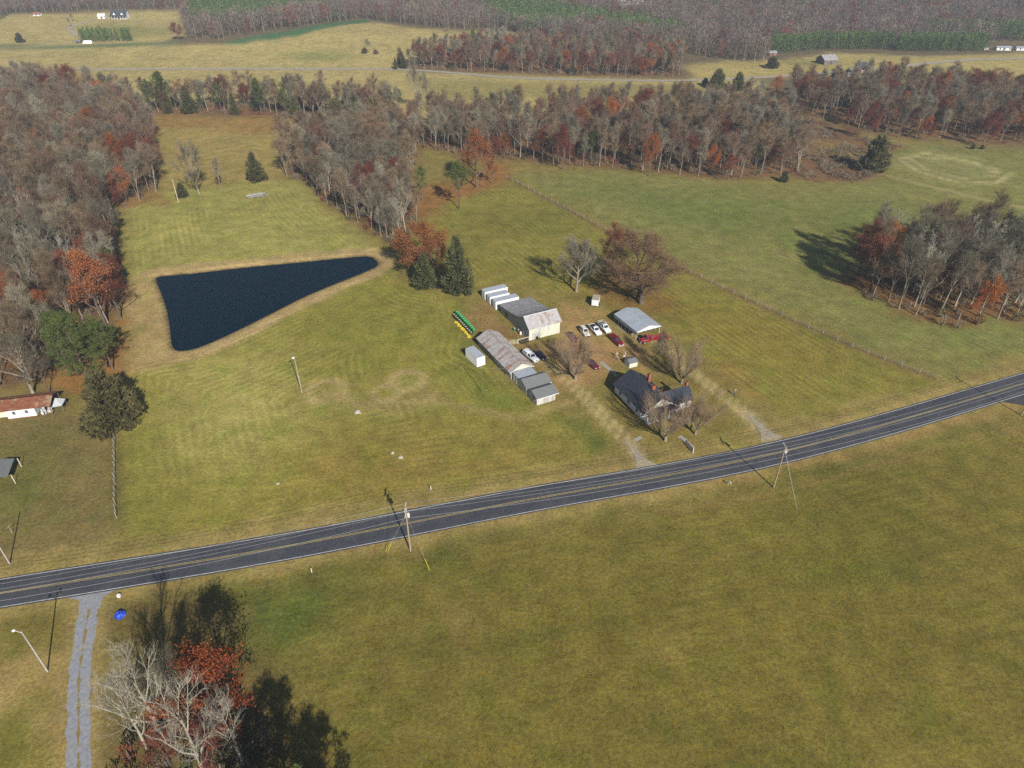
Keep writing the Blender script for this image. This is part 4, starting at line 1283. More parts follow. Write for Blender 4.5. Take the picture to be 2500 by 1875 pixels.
def sedan(loc, yaw, pm, label, L_=4.7, wagon=False, name='sedan_car', cat='car'):
    t = thing(name, loc, yaw, label, cat)
    h = L_ / 2
    zt = .98 if wagon else .86
    S = [(-h, 1.5, .35, zt - .18), (-h + .12, 1.66, .26, zt), (-h * .55, 1.74, .2, zt + .04), (0, 1.76, .2, zt + .04), (h * .42, 1.74, .2, zt), (h - .25, 1.66, .24, zt - .1), (h, 1.48, .34, zt - .24)]
    loft([body_section(*s) for s in S]).build('body', pm, t, True)
    if wagon:
        glass_house(t, (-h + .1, h * .38), (-h + .32, h * .1), pm, .80, .64, zt, 1.68)
        for s in (-1, 1):
            MB().tube([(-h + .6, s * .5, 1.78), (h * .05, s * .5, 1.78)], .025, 5).build('roof_rail', DARK, t)
    else:
        glass_house(t, (-h * .72, h * .4), (-h * .42, h * .08), pm, .78, .6, zt, 1.36)
    wheels(t, (-h * .58, h * .62), .76, .36 if wagon else .31)
    lights_and_bumpers(t, h, -h, 1.6, .62, .72, pm if not wagon else DARK)
    return t


def pickup(loc, yaw, pm, label, L_=5.3, cap=None, rack=False, bed_dark=True, cover=False):
    t = thing('pickup_truck', loc, yaw, label, 'truck')
    h = L_ / 2
    S = [(-h, 1.74, .42, 1.0), (-h * .5, 1.82, .36, 1.02), (0.05, 1.82, .34, 1.02), (h * .5, 1.8, .34, 1.0), (h - .15, 1.72, .38, .94), (h, 1.6, .44, .82)]
    loft([body_section(*s, crown=.02) for s in S]).build('body', pm, t, True)
    glass_house(t, (-.35, h * .46), (-.15, h * .2), pm, .82, .66, 1.0, 1.66)
    # bed: side rails, tailgate, dark floor
    b = MB()
    b.span(-h + .02, -.4, -.91, -.82, .9, 1.14).span(-h + .02, -.4, .82, .91, .9, 1.14)
    bed = b.build('bed_sides', pm, t)
    MB().span(-h, -h + .08, -.82, .82, .5, 1.14).build('tailgate', pm, t)
    if cap is not None:
        MB().add([(-h + .1, -.88, 1.14), (-.42, -.88, 1.14), (-.42, .88, 1.14), (-h + .1, .88, 1.14), (-h + .2, -.72, 1.72), (-.42, -.72, 1.72), (-.42, .72, 1.72), (-h + .2, .72, 1.72)],
                 [(4, 5, 6, 7), (0, 1, 5, 4), (1, 2, 6, 5), (2, 3, 7, 6), (3, 0, 4, 7)]).build('camper_cap', cap, t)
        for s in (-1, 1):
            MB().slab([(-h + .4, s * .845, 1.28), (-.7, s * .845, 1.28), (-.7, s * .78, 1.56), (-h + .4, s * .78, 1.56)][::s * -1], .02).build('cap_window', GLASS, t)
    else:
        MB().span(-h + .1, -.42, -.8, .8, 1.045, 1.075).build('bed_cover' if cover else 'bed_floor', pm if cover else DARK, t)
    if rack:
        r = MB()
        for x in (-h + .3, -.5):
            r.tube([(x, -.85, 1.1), (x, -.85, 1.75), (x, .85, 1.75), (x, .85, 1.1)], .035, 5)
        for s in (-1, 1):
            r.tube([(-h + .3, s * .85, 1.75), (-.5, s * .85, 1.75)], .035, 5)
        r.build('ladder_rack', WHITE, t)
    wheels(t, (-h * .6, h * .62), .8, .38, .24)
    lights_and_bumpers(t, h, -h, 1.72, .74, .85, STEEL)
    return t


MAROON = paint('maroon_paint', (.10, .018, .03))
MAROON2 = paint('faded_maroon_paint', (.12, .025, .035), .5, .1)
DKRED = paint('dark_red_paint', (.13, .008, .014))
RED = paint('red_paint', (.27, .012, .018))
PURPLE = paint('dark_plum_paint', (.035, .012, .04))
VWHITE = paint('white_car_paint', (.78, .79, .80))
SILVER = paint('silver_car_paint', (.50, .53, .56))
CREAMW = paint('off_white_car_paint', (.66, .65, .60))


def park(front, back, half=.88, right=1):
    """centre and heading from the near-side sill line on the ground"""
    fx, fy = front
    bx, by = back
    d = Vector((fx - bx, fy - by)).normalized()
    n = Vector((-d.y, d.x))
    if n.x * right < 0:
        n = -n
    c = Vector(((fx + bx) / 2, (fy + by) / 2)) + n * half
    return (c.x, c.y), math.atan2(d.y, d.x)


sedan(*park((16.3, 157.3), (14.7, 161.6)), MAROON2, 'maroon saloon parked at the left end of the vehicle row', 4.6)
sedan(*park((19.8, 159.9), (18.4, 164.2)), CREAMW, 'off white estate car with roof rails beside the white pickups', 4.5, True, 'estate_car')
pickup(*park((23.0, 160.7), (21.1, 165.4)), VWHITE, 'white pickup with empty bed next to the estate car', 5.1)
pickup(*park((25.7, 162.0), (23.8, 166.7)), VWHITE, 'white pickup with ladder rack nearest the carport', 5.1, rack=True)
pickup(*park((28.3, 154.9), (26.0, 160.2)), DKRED, 'dark red pickup parked in front of the white pickups', 5.5, cover=True)
pickup(*park((5.7, 147.1), (2.6, 151.5)), SILVER, 'silver pickup with white camper cap beside the long shed', 5.2, cap=VWHITE)
sedan(*park((7.8, 148.3), (5.3, 151.9)), PURPLE, 'dark plum saloon beside the silver pickup', 4.5)
sedan(*park((20.9, 143.9), (18.4, 147.8)), MAROON, 'maroon saloon parked under the bare yard tree', 4.6)

# red flatbed lorry in front of the carport
t = thing('flatbed_lorry', (38.3, 158.4), math.atan2(-1.75, -7.6), 'bright red flatbed lorry in front of the carport', 'lorry')
S = [(1.9, 2.0, .6, 1.3), (2.6, 2.0, .55, 1.3), (3.6, 1.9, .55, 1.22), (4.05, 1.7, .6, 1.05)]
loft([body_section(*s, crown=.03) for s in S]).build('bonnet', RED, t, True)
glass_house(t, (1.55, 2.95), (1.65, 2.55), RED, .95, .8, 1.28, 2.1)
MB().span(1.5, 2.4, -.98, .98, .6, 1.3).build('cab_body', RED, t)
MB().span(-4.1, 1.4, -1.2, 1.2, 1.02, 1.2).build('flat_bed', RED, t)
for i in range(9):
    MB().span(-4.05, 1.35, -1.14 + .26 * i, -.92 + .26 * i, 1.202, 1.225).build('deck_board', RED, t)
MB().span(1.38, 1.48, -1.1, 1.1, 1.2, 2.0).build('headboard', RED, t)
MB().span(-4.0, 3.6, -.4, .4, .7, .95).build('chassis', DARK, t)
wheels(t, (-2.6, -1.6, 3.1), .95, .48, .28)
lights_and_bumpers(t, 4.05, -4.1, 1.8, .95, .9, STEEL)

# tractor under the carport
_a = R(26)
t = thing('tractor', (33.5 + 5.0 * math.cos(_a) - 3.6 * math.sin(_a), 159.1 + 5.0 * math.sin(_a) + 3.6 * math.cos(_a)), R(-64), 'dark tractor parked under the metal carport', 'tractor')
loft([[(x, -w, z0), (x, w, z0), (x, w, z1), (x, -w, z1)][::-1] for x, w, z0, z1 in ((-.2, .32, .6, 1.35), (.9, .32, .6, 1.35), (1.6, .28, .65, 1.25))]).build('bonnet', paint('dark_tractor_paint', (.05, .03, .03)), t)
MB().box((-.75, 0, 1.0), (.5, .5, .12)).box((-.98, 0, 1.3), (.1, .5, .5)).build('seat', DARK, t)
MB().tube([(-.25, 0, 1.2), (-.45, 0, 1.5)], .03, 5).build('steering_column', DARK, t)
MB().tube([(.8, 0, 1.35), (.8, 0, 2.0)], .04, 6).build('exhaust', STEEL, t)
for s in (-1, 1):
    w = MB().lathe([(.25, -.2), (.68, -.2), (.74, -.1), (.74, .1), (.68, .2), (.25, .2)], 18, 'Y', (-.8, s * .75, .74)).build('rear_wheel', RUBBER, t)
    MB().lathe([(.05, -.05), (.4, -.05), (.4, .05), (.05, .05)], 14, 'Y', (-.8, s * .93, .74)).build('rim', WHITE_DIRTY, w)
    w = MB().lathe([(.12, -.1), (.33, -.1), (.36, 0), (.33, .1), (.12, .1)], 14, 'Y', (1.15, s * .6, .36)).build('front_wheel', RUBBER, t)
    MB().lathe([(.03, -.05), (.2, -.05), (.2, .05), (.03, .05)], 12, 'Y', (1.15, s * .69, .36)).build('rim', WHITE_DIRTY, w)
    MB().lathe([(.02, 0), (.1, 0), (.1, .05), (.02, .06)], 10, 'X', (1.6, s * .2, 1.05)).build('headlight', WHITE, t)

# ---------------------------------------------------------------- people
def person(loc, yaw, label, shirt, trousers, hair, h=1.75, arm=0.0, stride=.1, hat=None):
    """one skinned body; clothes are zones of the same surface, hair a child"""
    s = h / 1.75
    V = {}
    E_ = []
    names = {}

    def v(n, x, y, z, r, p=None):
        names[n] = len(V)
        V[n] = ((x * s, y * s, z * s), r * s)
        if p:
            E_.append((names[p], names[n]))
    v('pelvis', 0, 0, .95, .135)
    v('waist', 0, 0, 1.10, .125, 'pelvis')
    v('chest', 0, 0, 1.30, .15, 'waist')
    v('collar', 0, 0, 1.45, .085, 'chest')
    v('neck', 0, .01, 1.52, .052, 'collar')
    v('head', 0, .02, 1.62, .088, 'neck')
    v('crown', 0, .015, 1.70, .075, 'head')
    for q, sg in (('l', -1), ('r', 1)):
        v('hip' + q, sg * .10, 0, .90, .095, 'pelvis')
        v('knee' + q, sg * .11, .03 + sg * stride * .5, .50, .062, 'hip' + q)
        v('ank' + q, sg * .12, sg * stride, .09, .042, 'knee' + q)
        v('toe' + q, sg * .13, .17 + sg * stride, .035, .035, 'ank' + q)
        a = arm if sg > 0 else arm * .3
        v('sh' + q, sg * .19, 0, 1.42, .065, 'collar')
        v('el' + q, sg * .25, .02 + .10 * a, 1.14, .045, 'sh' + q)
        wx, wy, wz = sg * (.26 - .06 * a), .06 + .24 * a, .90 + .22 * a
        v('wr' + q, wx, wy, wz, .03, 'el' + q)
        v('pl' + q, wx, wy + .03, wz - .075, .026, 'wr' + q)
        for k in range(4):
            dy = (k - 1.5) * .017
            v('f%d' % k + q, wx - sg * .004, wy + .035 + dy, wz - .125, .0085, 'pl' + q)
            v('g%d' % k + q, wx - sg * .018, wy + .04 + dy, wz - (.16, .17, .165, .15)[k], .0075, 'f%d' % k + q)
        v('th' + q, wx - sg * .02, wy + .075, wz - .085, .009, 'wr' + q)
        v('ti' + q, wx - sg * .03, wy + .085, wz - .12, .008, 'th' + q)
    me = bpy.data.meshes.new('person')
    me.from_pydata([c for c, r in V.values()], E_, [])
    o = bpy.data.objects.new('person', me)
    COL.objects.link(o)
    o.location = (loc[0], loc[1], 0)
    o.rotation_euler = (0, 0, yaw)
    md = o.modifiers.new('skin', 'SKIN')
    md.use_smooth_shade = True
    for i, (c, r) in enumerate(V.values()):
        me.skin_vertices[0].data[i].radius = (r, r)
    me.skin_vertices[0].data[0].use_root = True
    o.modifiers.new('sub', 'SUBSURF').render_levels = 1
    m = bpy.data.materials.new('clothes')
    m.use_nodes = True
    N, L = m.node_tree.nodes, m.node_tree.links
    tc = N.new('ShaderNodeTexCoord')
    sx = N.new('ShaderNodeSeparateXYZ')
    L.new(tc.outputs['Object'], sx.inputs[0])
    dv = N.new('ShaderNodeMath')
    dv.operation = 'DIVIDE'
    L.new(sx.outputs['Z'], dv.inputs[0])
    dv.inputs[1].default_value = h
    cr = N.new('ShaderNodeValToRGB')
    cr.color_ramp.interpolation = 'CONSTANT'
    e = cr.color_ramp.elements
    e[0].position, e[0].color = 0, (.03, .025, .02, 1)
    e[1].position, e[1].color = .06, (*trousers, 1)
    for p, c in ((.56, shirt), (.855, (.45, .27, .2))):
        q = e.new(p)
        q.color = (*c, 1)
    L.new(dv.outputs[0], cr.inputs[0])
    L.new(cr.outputs[0], N['Principled BSDF'].inputs['Base Color'])
    N['Principled BSDF'].inputs['Roughness'].default_value = .85
    me.materials.append(m)
    tag(o, label, 'person')
    hm = MB()
    hm.lathe([(.085, 1.60), (.101, 1.645), (.098, 1.70), (.075, 1.745), (.03, 1.765)], 12, 'Z', (0, -.005, 0))
    hm.v = [(a * s, b * s, c * s) for a, b, c in hm.v]
    ho = hm.build('hair' if hat is None else 'hat', mat('hair_or_hat', hair if hat is None else hat, .8), o, True)
    f = MB().box((0, .115, 1.60), (.022, .03, .035)).box((-.032, .102, 1.635), (.02, .012, .012)).box((.032, .102, 1.635), (.02, .012, .012)).box((0, .104, 1.565), (.04, .01, .008))
    f.v = [(a * s, b * s, c * s) for a, b, c in f.v]
    f.build('face', mat('skin', (.40, .23, .17), .7), o)
    return o


person((27.19, 150.20), R(200), 'person in tan jacket standing at the back of the yard group', (.42, .34, .26), (.35, .30, .24), (.3, .28, .26), 1.8, .3)
person((27.08, 148.70), R(-60), 'person in checked grey shirt nearest the maroon saloon', (.38, .33, .30), (.05, .05, .06), (.10, .07, .05), 1.75, .5)
person((29.34, 150.24), R(110), 'person in white top standing by the well house, farther one', (.70, .68, .62), (.40, .36, .28), (.38, .33, .25), 1.75, .4)
person((28.88, 149.22), R(70), 'person in white shirt and dark trousers at the well house', (.78, .78, .78), (.04, .04, .05), (.12, .09, .06), 1.7, .6)
person((53.28, 133.25), R(60), 'person in blue shirt and white cap beside the farm track', (.10, .16, .42), (.03, .03, .04), (.3, .3, .3), 1.8, .7, hat=(.8, .8, .8))

# ---------------------------------------------------------------- poles, wires, fences and small things
def pole(name, loc, h, label, cat='pole', r=.15, m=POLE, group=None, lean=(0, 0)):
    t = thing(name, loc, 0, label, cat, group)
    MB().tube([(0, 0, 0), (lean[0] * .5, lean[1] * .5, h / 2), (lean[0], lean[1], h)], [r, r * .85, r * .68], 8).build('shaft', m, t)
    return t


CERAMIC = mat('insulator_porcelain', (.45, .45, .47), .3)
RD = math.atan2(15.6, 58.6)
_na = (-math.sin(RD), math.cos(RD))
p2, p3 = (-18.43, 84.96), (52.75, 101.56)
p1 = (p2[0] * 2 - p3[0] + 4, p2[1] * 2 - p3[1] - 2)
p4 = (117.32, 125.51)
P_H = {0: 11.4, 1: 10.9}
t = pole('utility_pole', p2, 11.4, 'tall wooden utility pole with double crossarms left of the farm', 'utility pole', .17)
for z in (10.9, 9.7):
    c = MB().box((0, .16, z), (.12, .1, .14), 0).box((0, 0, z), (.12, 2.2, .14)).build('crossarm', PLANK, t)
    for y in (-1.0, -.45, .45, 1.0):
        MB().lathe([(.03, 0), (.07, .05), (.05, .12), (.08, .17), (.03, .26)], 8, 'Z', (0, y, z + .07)).build('insulator', CERAMIC, c)
MB().lathe([(.1, 0), (.26, .04), (.27, .8), (.2, .88)], 12, 'Z', (.35, .1, 8.6)).build('transformer', STEEL, t)
MB().tube([(0, -.95, 9.7), (0, -.12, 9.1)], .03, 4).tube([(0, .95, 9.7), (0, .12, 9.1)], .03, 4).build('arm_brace', STEEL, t)
t = pole('utility_pole', p3, 10.9, 'wooden utility pole with slanting crossarm near the east farm track', 'utility pole', .16)
c = MB().box((0, 0, 10.5), (.12, 2.6, .14)).build('crossarm', PLANK, t)
for y in (-1.2, -.5, .5, 1.2):
    MB().lathe([(.03, 0), (.07, .05), (.05, .12), (.08, .17), (.03, .26)], 8, 'Z', (0, y, 10.57)).build('insulator', CERAMIC, c)
MB().lathe([(.1, 0), (.24, .04), (.25, .75), (.2, .82)], 12, 'Z', (.3, 0, 9.2)).build('transformer', STEEL, t)
t = pole('utility_pole', p4, 10.8, 'wooden utility pole beside the side road at the right edge', 'utility pole', .16)
MB().box((0, 0, 10.4), (.12, 2.4, .14)).build('crossarm', PLANK, t)
t = pole('utility_pole', p1, 11.0, 'next utility pole down the road to the west', 'utility pole', .16)
MB().box((0, 0, 10.6), (.12, 2.4, .14)).build('crossarm', PLANK, t)


def wire(a, b, sag, label, r=.018, cat='wire', m=WIRE, name='power_line'):
    pts = []
    for i in range(25):
        u = i / 24
        pts.append((a[0] + (b[0] - a[0]) * u, a[1] + (b[1] - a[1]) * u, a[2] + (b[2] - a[2]) * u - sag * 4 * u * (1 - u)))
    return tag(MB().tube(pts, r, 4, False).build(name, m), label, cat)


ENDS = [(p1, 10.7, 'from the western pole to the double crossarm pole'), (p2, 11.0, ''), (p3, 10.7, ''), (p4, 10.5, '')]
for (a, za, _), (b, zb, _2), wh in zip(ENDS[:-1], ENDS[1:], ('over the road to the west', 'over the road in front of the farm', 'over the road to the east')):
    for y, nm in ((1.0, 'far'), (-1.0, 'near'), (-.15, 'middle')):
        wire((a[0], a[1] + y, za), (b[0], b[1] + y, zb), 1.0, '%s strand of the power line %s' % (nm, wh))
    wire((a[0], a[1], za - 2.6), (b[0], b[1], zb - 2.6), 1.2, 'low telephone cable %s' % wh, .022)
for p, q, z, lb in ((p2, (-22.55, 84.96), 9.6, 'guy wire with yellow guard west of the double crossarm pole'), (p2, (-23.03, 84.75), 9.0, 'second guy wire with yellow guard west of the pole'), (p2, (-14.54, 80.51), 9.6, 'guy wire with yellow guard running to the near field'), (p3, (55.35, 95.22), 10.0, 'guy wire with pale guard in the field by the eastern pole')):
    t = thing('guy_wire', q, 0, lb, 'wire')
    dx, dy = p[0] - q[0], p[1] - q[1]
    MB().tube([(0, 0, 0), (dx, dy, z)], .014, 4).build('strand', WIRE, t)
    u = 2.3 / math.sqrt(dx * dx + dy * dy + z * z)
    MB().tube([(0, 0, 0), (dx * u, dy * u, z * u)], .036, 6).build('guard', YELLOW if p is p2 else POLE, t)

t = pole('lamp_pole', (-71.10, 61.05), 9.9, 'grey wooden lamp pole beside the gravel drive', 'lamp pole', .14, POLE_GREY)
_h = 9.9
MB().tube([(0, 0, _h - .4), (-.7, .1, _h - .1), (-1.1, .15, _h)], .04, 6).build('lamp_arm', STEEL, t)
MB().lathe([(.06, .2), (.2, .1), (.24, -.02), (.12, -.16)], 10, 'Z', (-1.2, .15, _h)).build('lamp_head', WHITE, t)
t = pole('lamp_pole', (-50.69, 134.51), 10.5, 'thin wooden lamp pole alone in the mown field', 'lamp pole', .12, POLE_GREY)
_h = 10.5
MB().tube([(0, 0, _h - .4), (-.1, -.5, _h - .2)], .04, 6).build('lamp_arm', STEEL, t)
MB().lathe([(.06, .22), (.24, .1), (.28, -.02), (.14, -.2)], 10, 'Z', (-.1, -.6, _h - .2)).build('lamp_head', WHITE, t)
_h = 7.6
t = pole('service_pole', (-7.26, 134.51), _h, 'thin grey pole standing in front of the single white container', 'pole', .08, PLANK_DK)
MB().box((0, 0, _h - .25), (.1, .5, .08)).build('wire_bracket', STEEL, t)
wire((*(-7.26, 134.51), 7.2), (1.0, 140.6, 3.2), .3, 'thin service wire from the grey pole to the long shed', .014)
t = pole('wooden_post', (-132.32, 264.52), 9.1, 'pale wooden post beside the round evergreen bush', 'post', .16, mat('pale_post_wood', (.55, .45, .3), .85))
MB().lathe([(.17, 0), (.17, .08)], 8, 'Z', (0, 0, 9.1 - .04)).build('post_cap', STEEL, t)
t = pole('wooden_post', (-213.37, 402.29), 6.9, 'pale wooden post at the far corner of the left wood', 'post', .18, bpy.data.materials['pale_post_wood'])
MB().lathe([(.2, 0), (.2, .08)], 8, 'Z', (0, 0, 6.9 - .04)).build('post_cap', STEEL, t)
t = pole('wooden_post', (-93.43, 89.35), 1.8, 'low grey clothes line post on the cottage lawn', 'post', .06, POLE_GREY)
MB().box((0, 0, 1.8 - .05), (.07, 1.2, .07)).build('cross_bar', POLE_GREY, t)
pole('lamp_pole', (-89.5, 82.0), 9.0, 'pole at the left edge whose shadow crosses the cottage lawn', 'lamp pole', .13, POLE_GREY)

# long wire fence beside the right field
FL = []
_tot = 0
seg = FENCE_LINE
cum = [0]
for a, b in zip(seg[:-1], seg[1:]):
    cum.append(cum[-1] + math.dist(a, b))
n_post = int(cum[-1] / 4.2)
t = thing('wire_fence', seg[0], 0, 'long wire fence with pale posts between mown field and green field', 'fence')
post_me = MB().tube([(0, 0, 0), (0, 0, 1.45)], [.075, .065], 6).mesh('fence_post')
rg_ = random.Random(3)
tops = []
for i in range(n_post + 1):
    d = cum[-1] * i / n_post
    k = max(j for j in range(len(cum) - 1) if cum[j] <= d + 1e-6)
    u = (d - cum[k]) / (cum[k + 1] - cum[k])
    x, y = seg[k][0] + (seg[k + 1][0] - seg[k][0]) * u, seg[k][1] + (seg[k + 1][1] - seg[k][1]) * u
    o = link('post', post_me, POLE_GREY, t)
    o.location = (x - seg[0][0], y - seg[0][1], 0)
    o.rotation_euler = (rg_.uniform(-.05, .05), rg_.uniform(-.05, .05), 0)
    o.scale = (1, 1, rg_.uniform(.9, 1.12))
    tops.append((x - seg[0][0], y - seg[0][1]))
for z in (.2, .45, .7, .95, 1.2):
    MB().tube([(x, y, z) for x, y in tops], .012, 4, False).build('strand', WIRE, t)
# short fence on the left of the centre field
a, b = (-87.34, 116.96), (-75.83, 93.14)
t = thing('paddock_fence', a, 0, 'short grey post fence running from the cedar to the road', 'fence')
for i in range(14):
    u = i / 13
    o = link('post', post_me, POLE_GREY, t)
    o.location = ((b[0] - a[0]) * u + rg_.uniform(-.1, .1), (b[1] - a[1]) * u, 0)
    o.rotation_euler = (rg_.uniform(-.06, .06), rg_.uniform(-.12, .05), 0)
    o.scale = (.9, .9, rg_.uniform(.95, 1.2))
for z in (.3, .7, 1.1, 1.4):
    MB().tube([(0, 0, z), (b[0] - a[0], b[1] - a[1], z)], .018, 4, False).build('strand', WIRE, t)

# roadside small things
for p, lb in (((-16.27, 100.89), 'short white marker post on the far verge beyond the pole'), ((-35.19, 80.10), 'short grey marker post on the near verge of the road')):
    t = thing('marker_post', p, 0, lb, 'marker post')
    MB().box((0, 0, .5), (.13, .1, 1.0)).build('post', WHITE_DIRTY, t)
    MB().box((0, -.055, .8), (.1, .012, .2)).build('reflector', YELLOW, t)
t = thing('mailbox', (43.75, 102.43), RD, 'grey mailbox on a post at the near road edge', 'mailbox')
MB().box((0, 0, .5), (.1, .1, 1.0)).build('post', PLANK, t)
MB().slab([(-.12, -.28, 1.0), (.12, -.28, 1.0), (.12, -.28, 1.17), (.06, -.28, 1.25), (-.06, -.28, 1.25), (-.12, -.28, 1.17)], -.56).build('box', STEEL, t)
MB().box((0, -.29, 1.12), (.2, .02, .2)).build('door', WHITE_DIRTY, t)
MB().box((.14, .1, 1.2), (.02, .03, .22)).build('flag', RED, t)
t = thing('mailbox', (-76.84, 75.30), RD, 'black mailbox beside the mouth of the gravel drive', 'mailbox')
MB().box((0, 0, .5), (.1, .1, 1.0)).build('post', PLANK_DK, t)
MB().slab([(-.12, -.28, 1.0), (.12, -.28, 1.0), (.12, -.28, 1.17), (.06, -.28, 1.25), (-.06, -.28, 1.25), (-.12, -.28, 1.17)], -.56).build('box', DARK, t)
a, b = (37.82, 115.45), (38.74, 112.20)
t = thing('trellis_panel', a, math.atan2(b[1] - a[1], b[0] - a[0]), 'grey slatted screen standing on the lawn before the farmhouse', 'screen')
_l = math.dist(a, b)
for i in range(int(_l / .22)):
    MB().box((.1 + .22 * i, 0, .6), (.13, .03, 1.05)).build('slat', PLANK_DK, t)
for z in (.25, 1.0):
    MB().box((_l / 2, .035, z), (_l, .04, .08)).build('rail', PLANK, t)
for x in (0, _l):
    MB().box((x, .02, .65), (.14, .14, 1.3)).build('post', WHITE_DIRTY if x else PLANK, t)


def rock(loc, r, label, seed):
    g = np.random.default_rng(seed)
    vs, fs = [], []
    n, m = 9, 5
    for i in range(m):
        ph = i / (m - 1) * PI / 2
        for k in range(n):
            th = 2 * PI * k / n
            q = r * (.75 + .5 * g.random())
            vs.append((q * math.cos(th) * math.cos(ph), q * math.sin(th) * math.cos(ph), q * .6 * math.sin(ph) - .02))
    for i in range(m - 1):
        for k in range(n):
            fs.append((i * n + k, i * n + (k + 1) % n, (i + 1) * n + (k + 1) % n, (i + 1) * n + k))
    o = MB().add(vs, fs).build('boulder', ROCK)
    o.location = (loc[0], loc[1], 0)
    return tag(o, label, 'rock')


ROCK = mat('field_stone', (.40, .37, .31), .9, var=.25, scale=2.5)
rock((-35.89, 126.69), .7, 'larger grey boulder in the field below the mown rings', 1)
rock((-35.12, 126.24), .35, 'small grey boulder touching the larger one in the field', 2)
rock((-25.58, 112.19), .45, 'pale boulder left of its pair in the lower field', 3)
rock((-23.70, 110.74), .5, 'pale boulder right of its pair in the lower field', 4)
rock((-47.55, 102.64), .35, 'low flat stone in the field left of the marker post', 5)

# blue tarpaulin heap by the drive
g = np.random.default_rng(9)
vs, fs = [], []
for i in range(6):
    for k in range(12):
        th = 2 * PI * k / 12
        q = (1.0 - .16 * i) * (.8 + .35 * g.random())
        vs.append((q * .9 * math.cos(th), q * math.sin(th), [0, .35, .62, .8, .9, .95][i] * (.55 + .35 * g.random()) if i else 0))
for i in range(5):
    for k in range(12):
        fs.append((i * 12 + k, i * 12 + (k + 1) % 12, (i + 1) * 12 + (k + 1) % 12, (i + 1) * 12 + k))
fs.append(tuple(60 + k for k in range(12)))
o = MB().add(vs, fs).build('tarpaulin', mat('blue_tarpaulin', (.014, .06, .42), .4, var=.15, scale=2))
_p = (-64.73, 71.19)
o.location = (_p[0], _p[1], 0)
tag(o, 'bright blue tarpaulin heap beside the gravel drive', 'tarpaulin')
o = MB().box((0, 0, .22), (.5, .4, .44)).box((0, 0, .47), (.56, .46, .06)).build('white_box', WHITE)
_p = (-66.64, 74.88)
o.location = (_p[0], _p[1], 0)
tag(o, 'small white box near the road by the blue tarpaulin', 'box')

# brush pile of grey logs
_p = (-103.00, 271.43)
g = random.Random(4)
t = thing('brush_pile', _p, 0, 'pile of grey logs and branches in the meadow', 'log pile')
for i in range(46):
    L_ = g.uniform(2.5, 7)
    a = g.uniform(-.5, .5) + (PI / 2 if g.random() < .15 else 0)
    x, y, z = g.uniform(-2.2, 2.2), g.uniform(-1.6, 1.6), g.uniform(.1, .9) * (1 - .2 * 0)
    dz = g.uniform(-.12, .2)
    MB().tube([(x - L_ / 2 * math.cos(a), y - L_ / 2 * math.sin(a), max(.08, z - dz)), (x + L_ / 2 * math.cos(a), y + L_ / 2 * math.sin(a), max(.08, z + dz))], [g.uniform(.06, .14), .05], 5).build('log', POLE_GREY, t)

# canopy swing on the cottage lawn
a, b = (-100.82, 102.78), (-102.56, 107.83)
t = thing('lawn_canopy', a, math.atan2(b[1] - a[1], b[0] - a[0]), 'dark canopy frame on pale posts on the cottage lawn', 'canopy')
_l = math.dist(a, b)
for x, y in ((0, 0), (_l, 0), (0, 5), (_l, 5)):
    MB().box((x, y, 1.15), (.12, .12, 2.3)).build('post', CREAM2, t)
MB().slab([(-.3, .6, 2.2), (_l + .3, .6, 2.2), (_l + .3, 2.9, 2.7), (-.3, 2.9, 2.7)], .05).slab([(-.3, 2.9, 2.7), (_l + .3, 2.9, 2.7), (_l + .3, 5.3, 2.2), (-.3, 5.3, 2.2)], .05).build('canopy', SHINGLE, t)

# ---------------------------------------------------------------- trees
BARK = mat('grey_bark', (.225, .19, .145), .9, var=.25, scale=2.5, stretch=(1, 1, .4), rnd=.2)
BARK_PALE = mat('pale_bark', (.29, .268, .21), .9, var=.22, scale=2.5, stretch=(1, 1, .4), rnd=.12)
BARK_DK = mat('brown_bark', (.12, .09, .07), .9, var=.25, scale=2.5, stretch=(1, 1, .4), rnd=.2)
TWIG = leaf_mat('grey_twigs', (0.211, 0.185, 0.123), (0.139, 0.120, 0.083), .38, .35, (0.211, 0.192, 0.139), 0)
TWIG_BR = leaf_mat('brown_twigs', (0.210, 0.148, 0.085), (0.140, 0.097, 0.059), .38, .35, (0.194, 0.140, 0.090), 0)
TWIG_RED = leaf_mat('reddish_twigs', (0.195, 0.109, 0.064), (0.133, 0.078, 0.053), .35, .35, (0.172, 0.113, 0.078), 0)
LEAF_OR = leaf_mat('russet_leaves', (.42, .145, .035), (.28, .085, .03), .22, .5, (.30, .115, .05))
LEAF_RD = leaf_mat('red_leaves', (.20, .05, .032), (.13, .038, .03), .22, .5, (.17, .065, .045))
LEAF_DR = leaf_mat('dark_russet_leaves', (.25, .085, .045), (.16, .058, .036), .2, .5)
PINE_G = leaf_mat('pine_needles', (.105, .13, .034), (.062, .084, .025), .2, .7, (.13, .145, .042), .1)
CEDAR_G = leaf_mat('cedar_foliage', (.12, .125, .048), (.072, .08, .034), .2, .8, (.14, .122, .054), .1)


YARD_TWIG = leaf_mat('tan_brown_twigs', (.29, .205, .125), (.21, .145, .09), .12, .35, None, 0)


def unit(v):
    return v / (np.linalg.norm(v) + 1e-9)


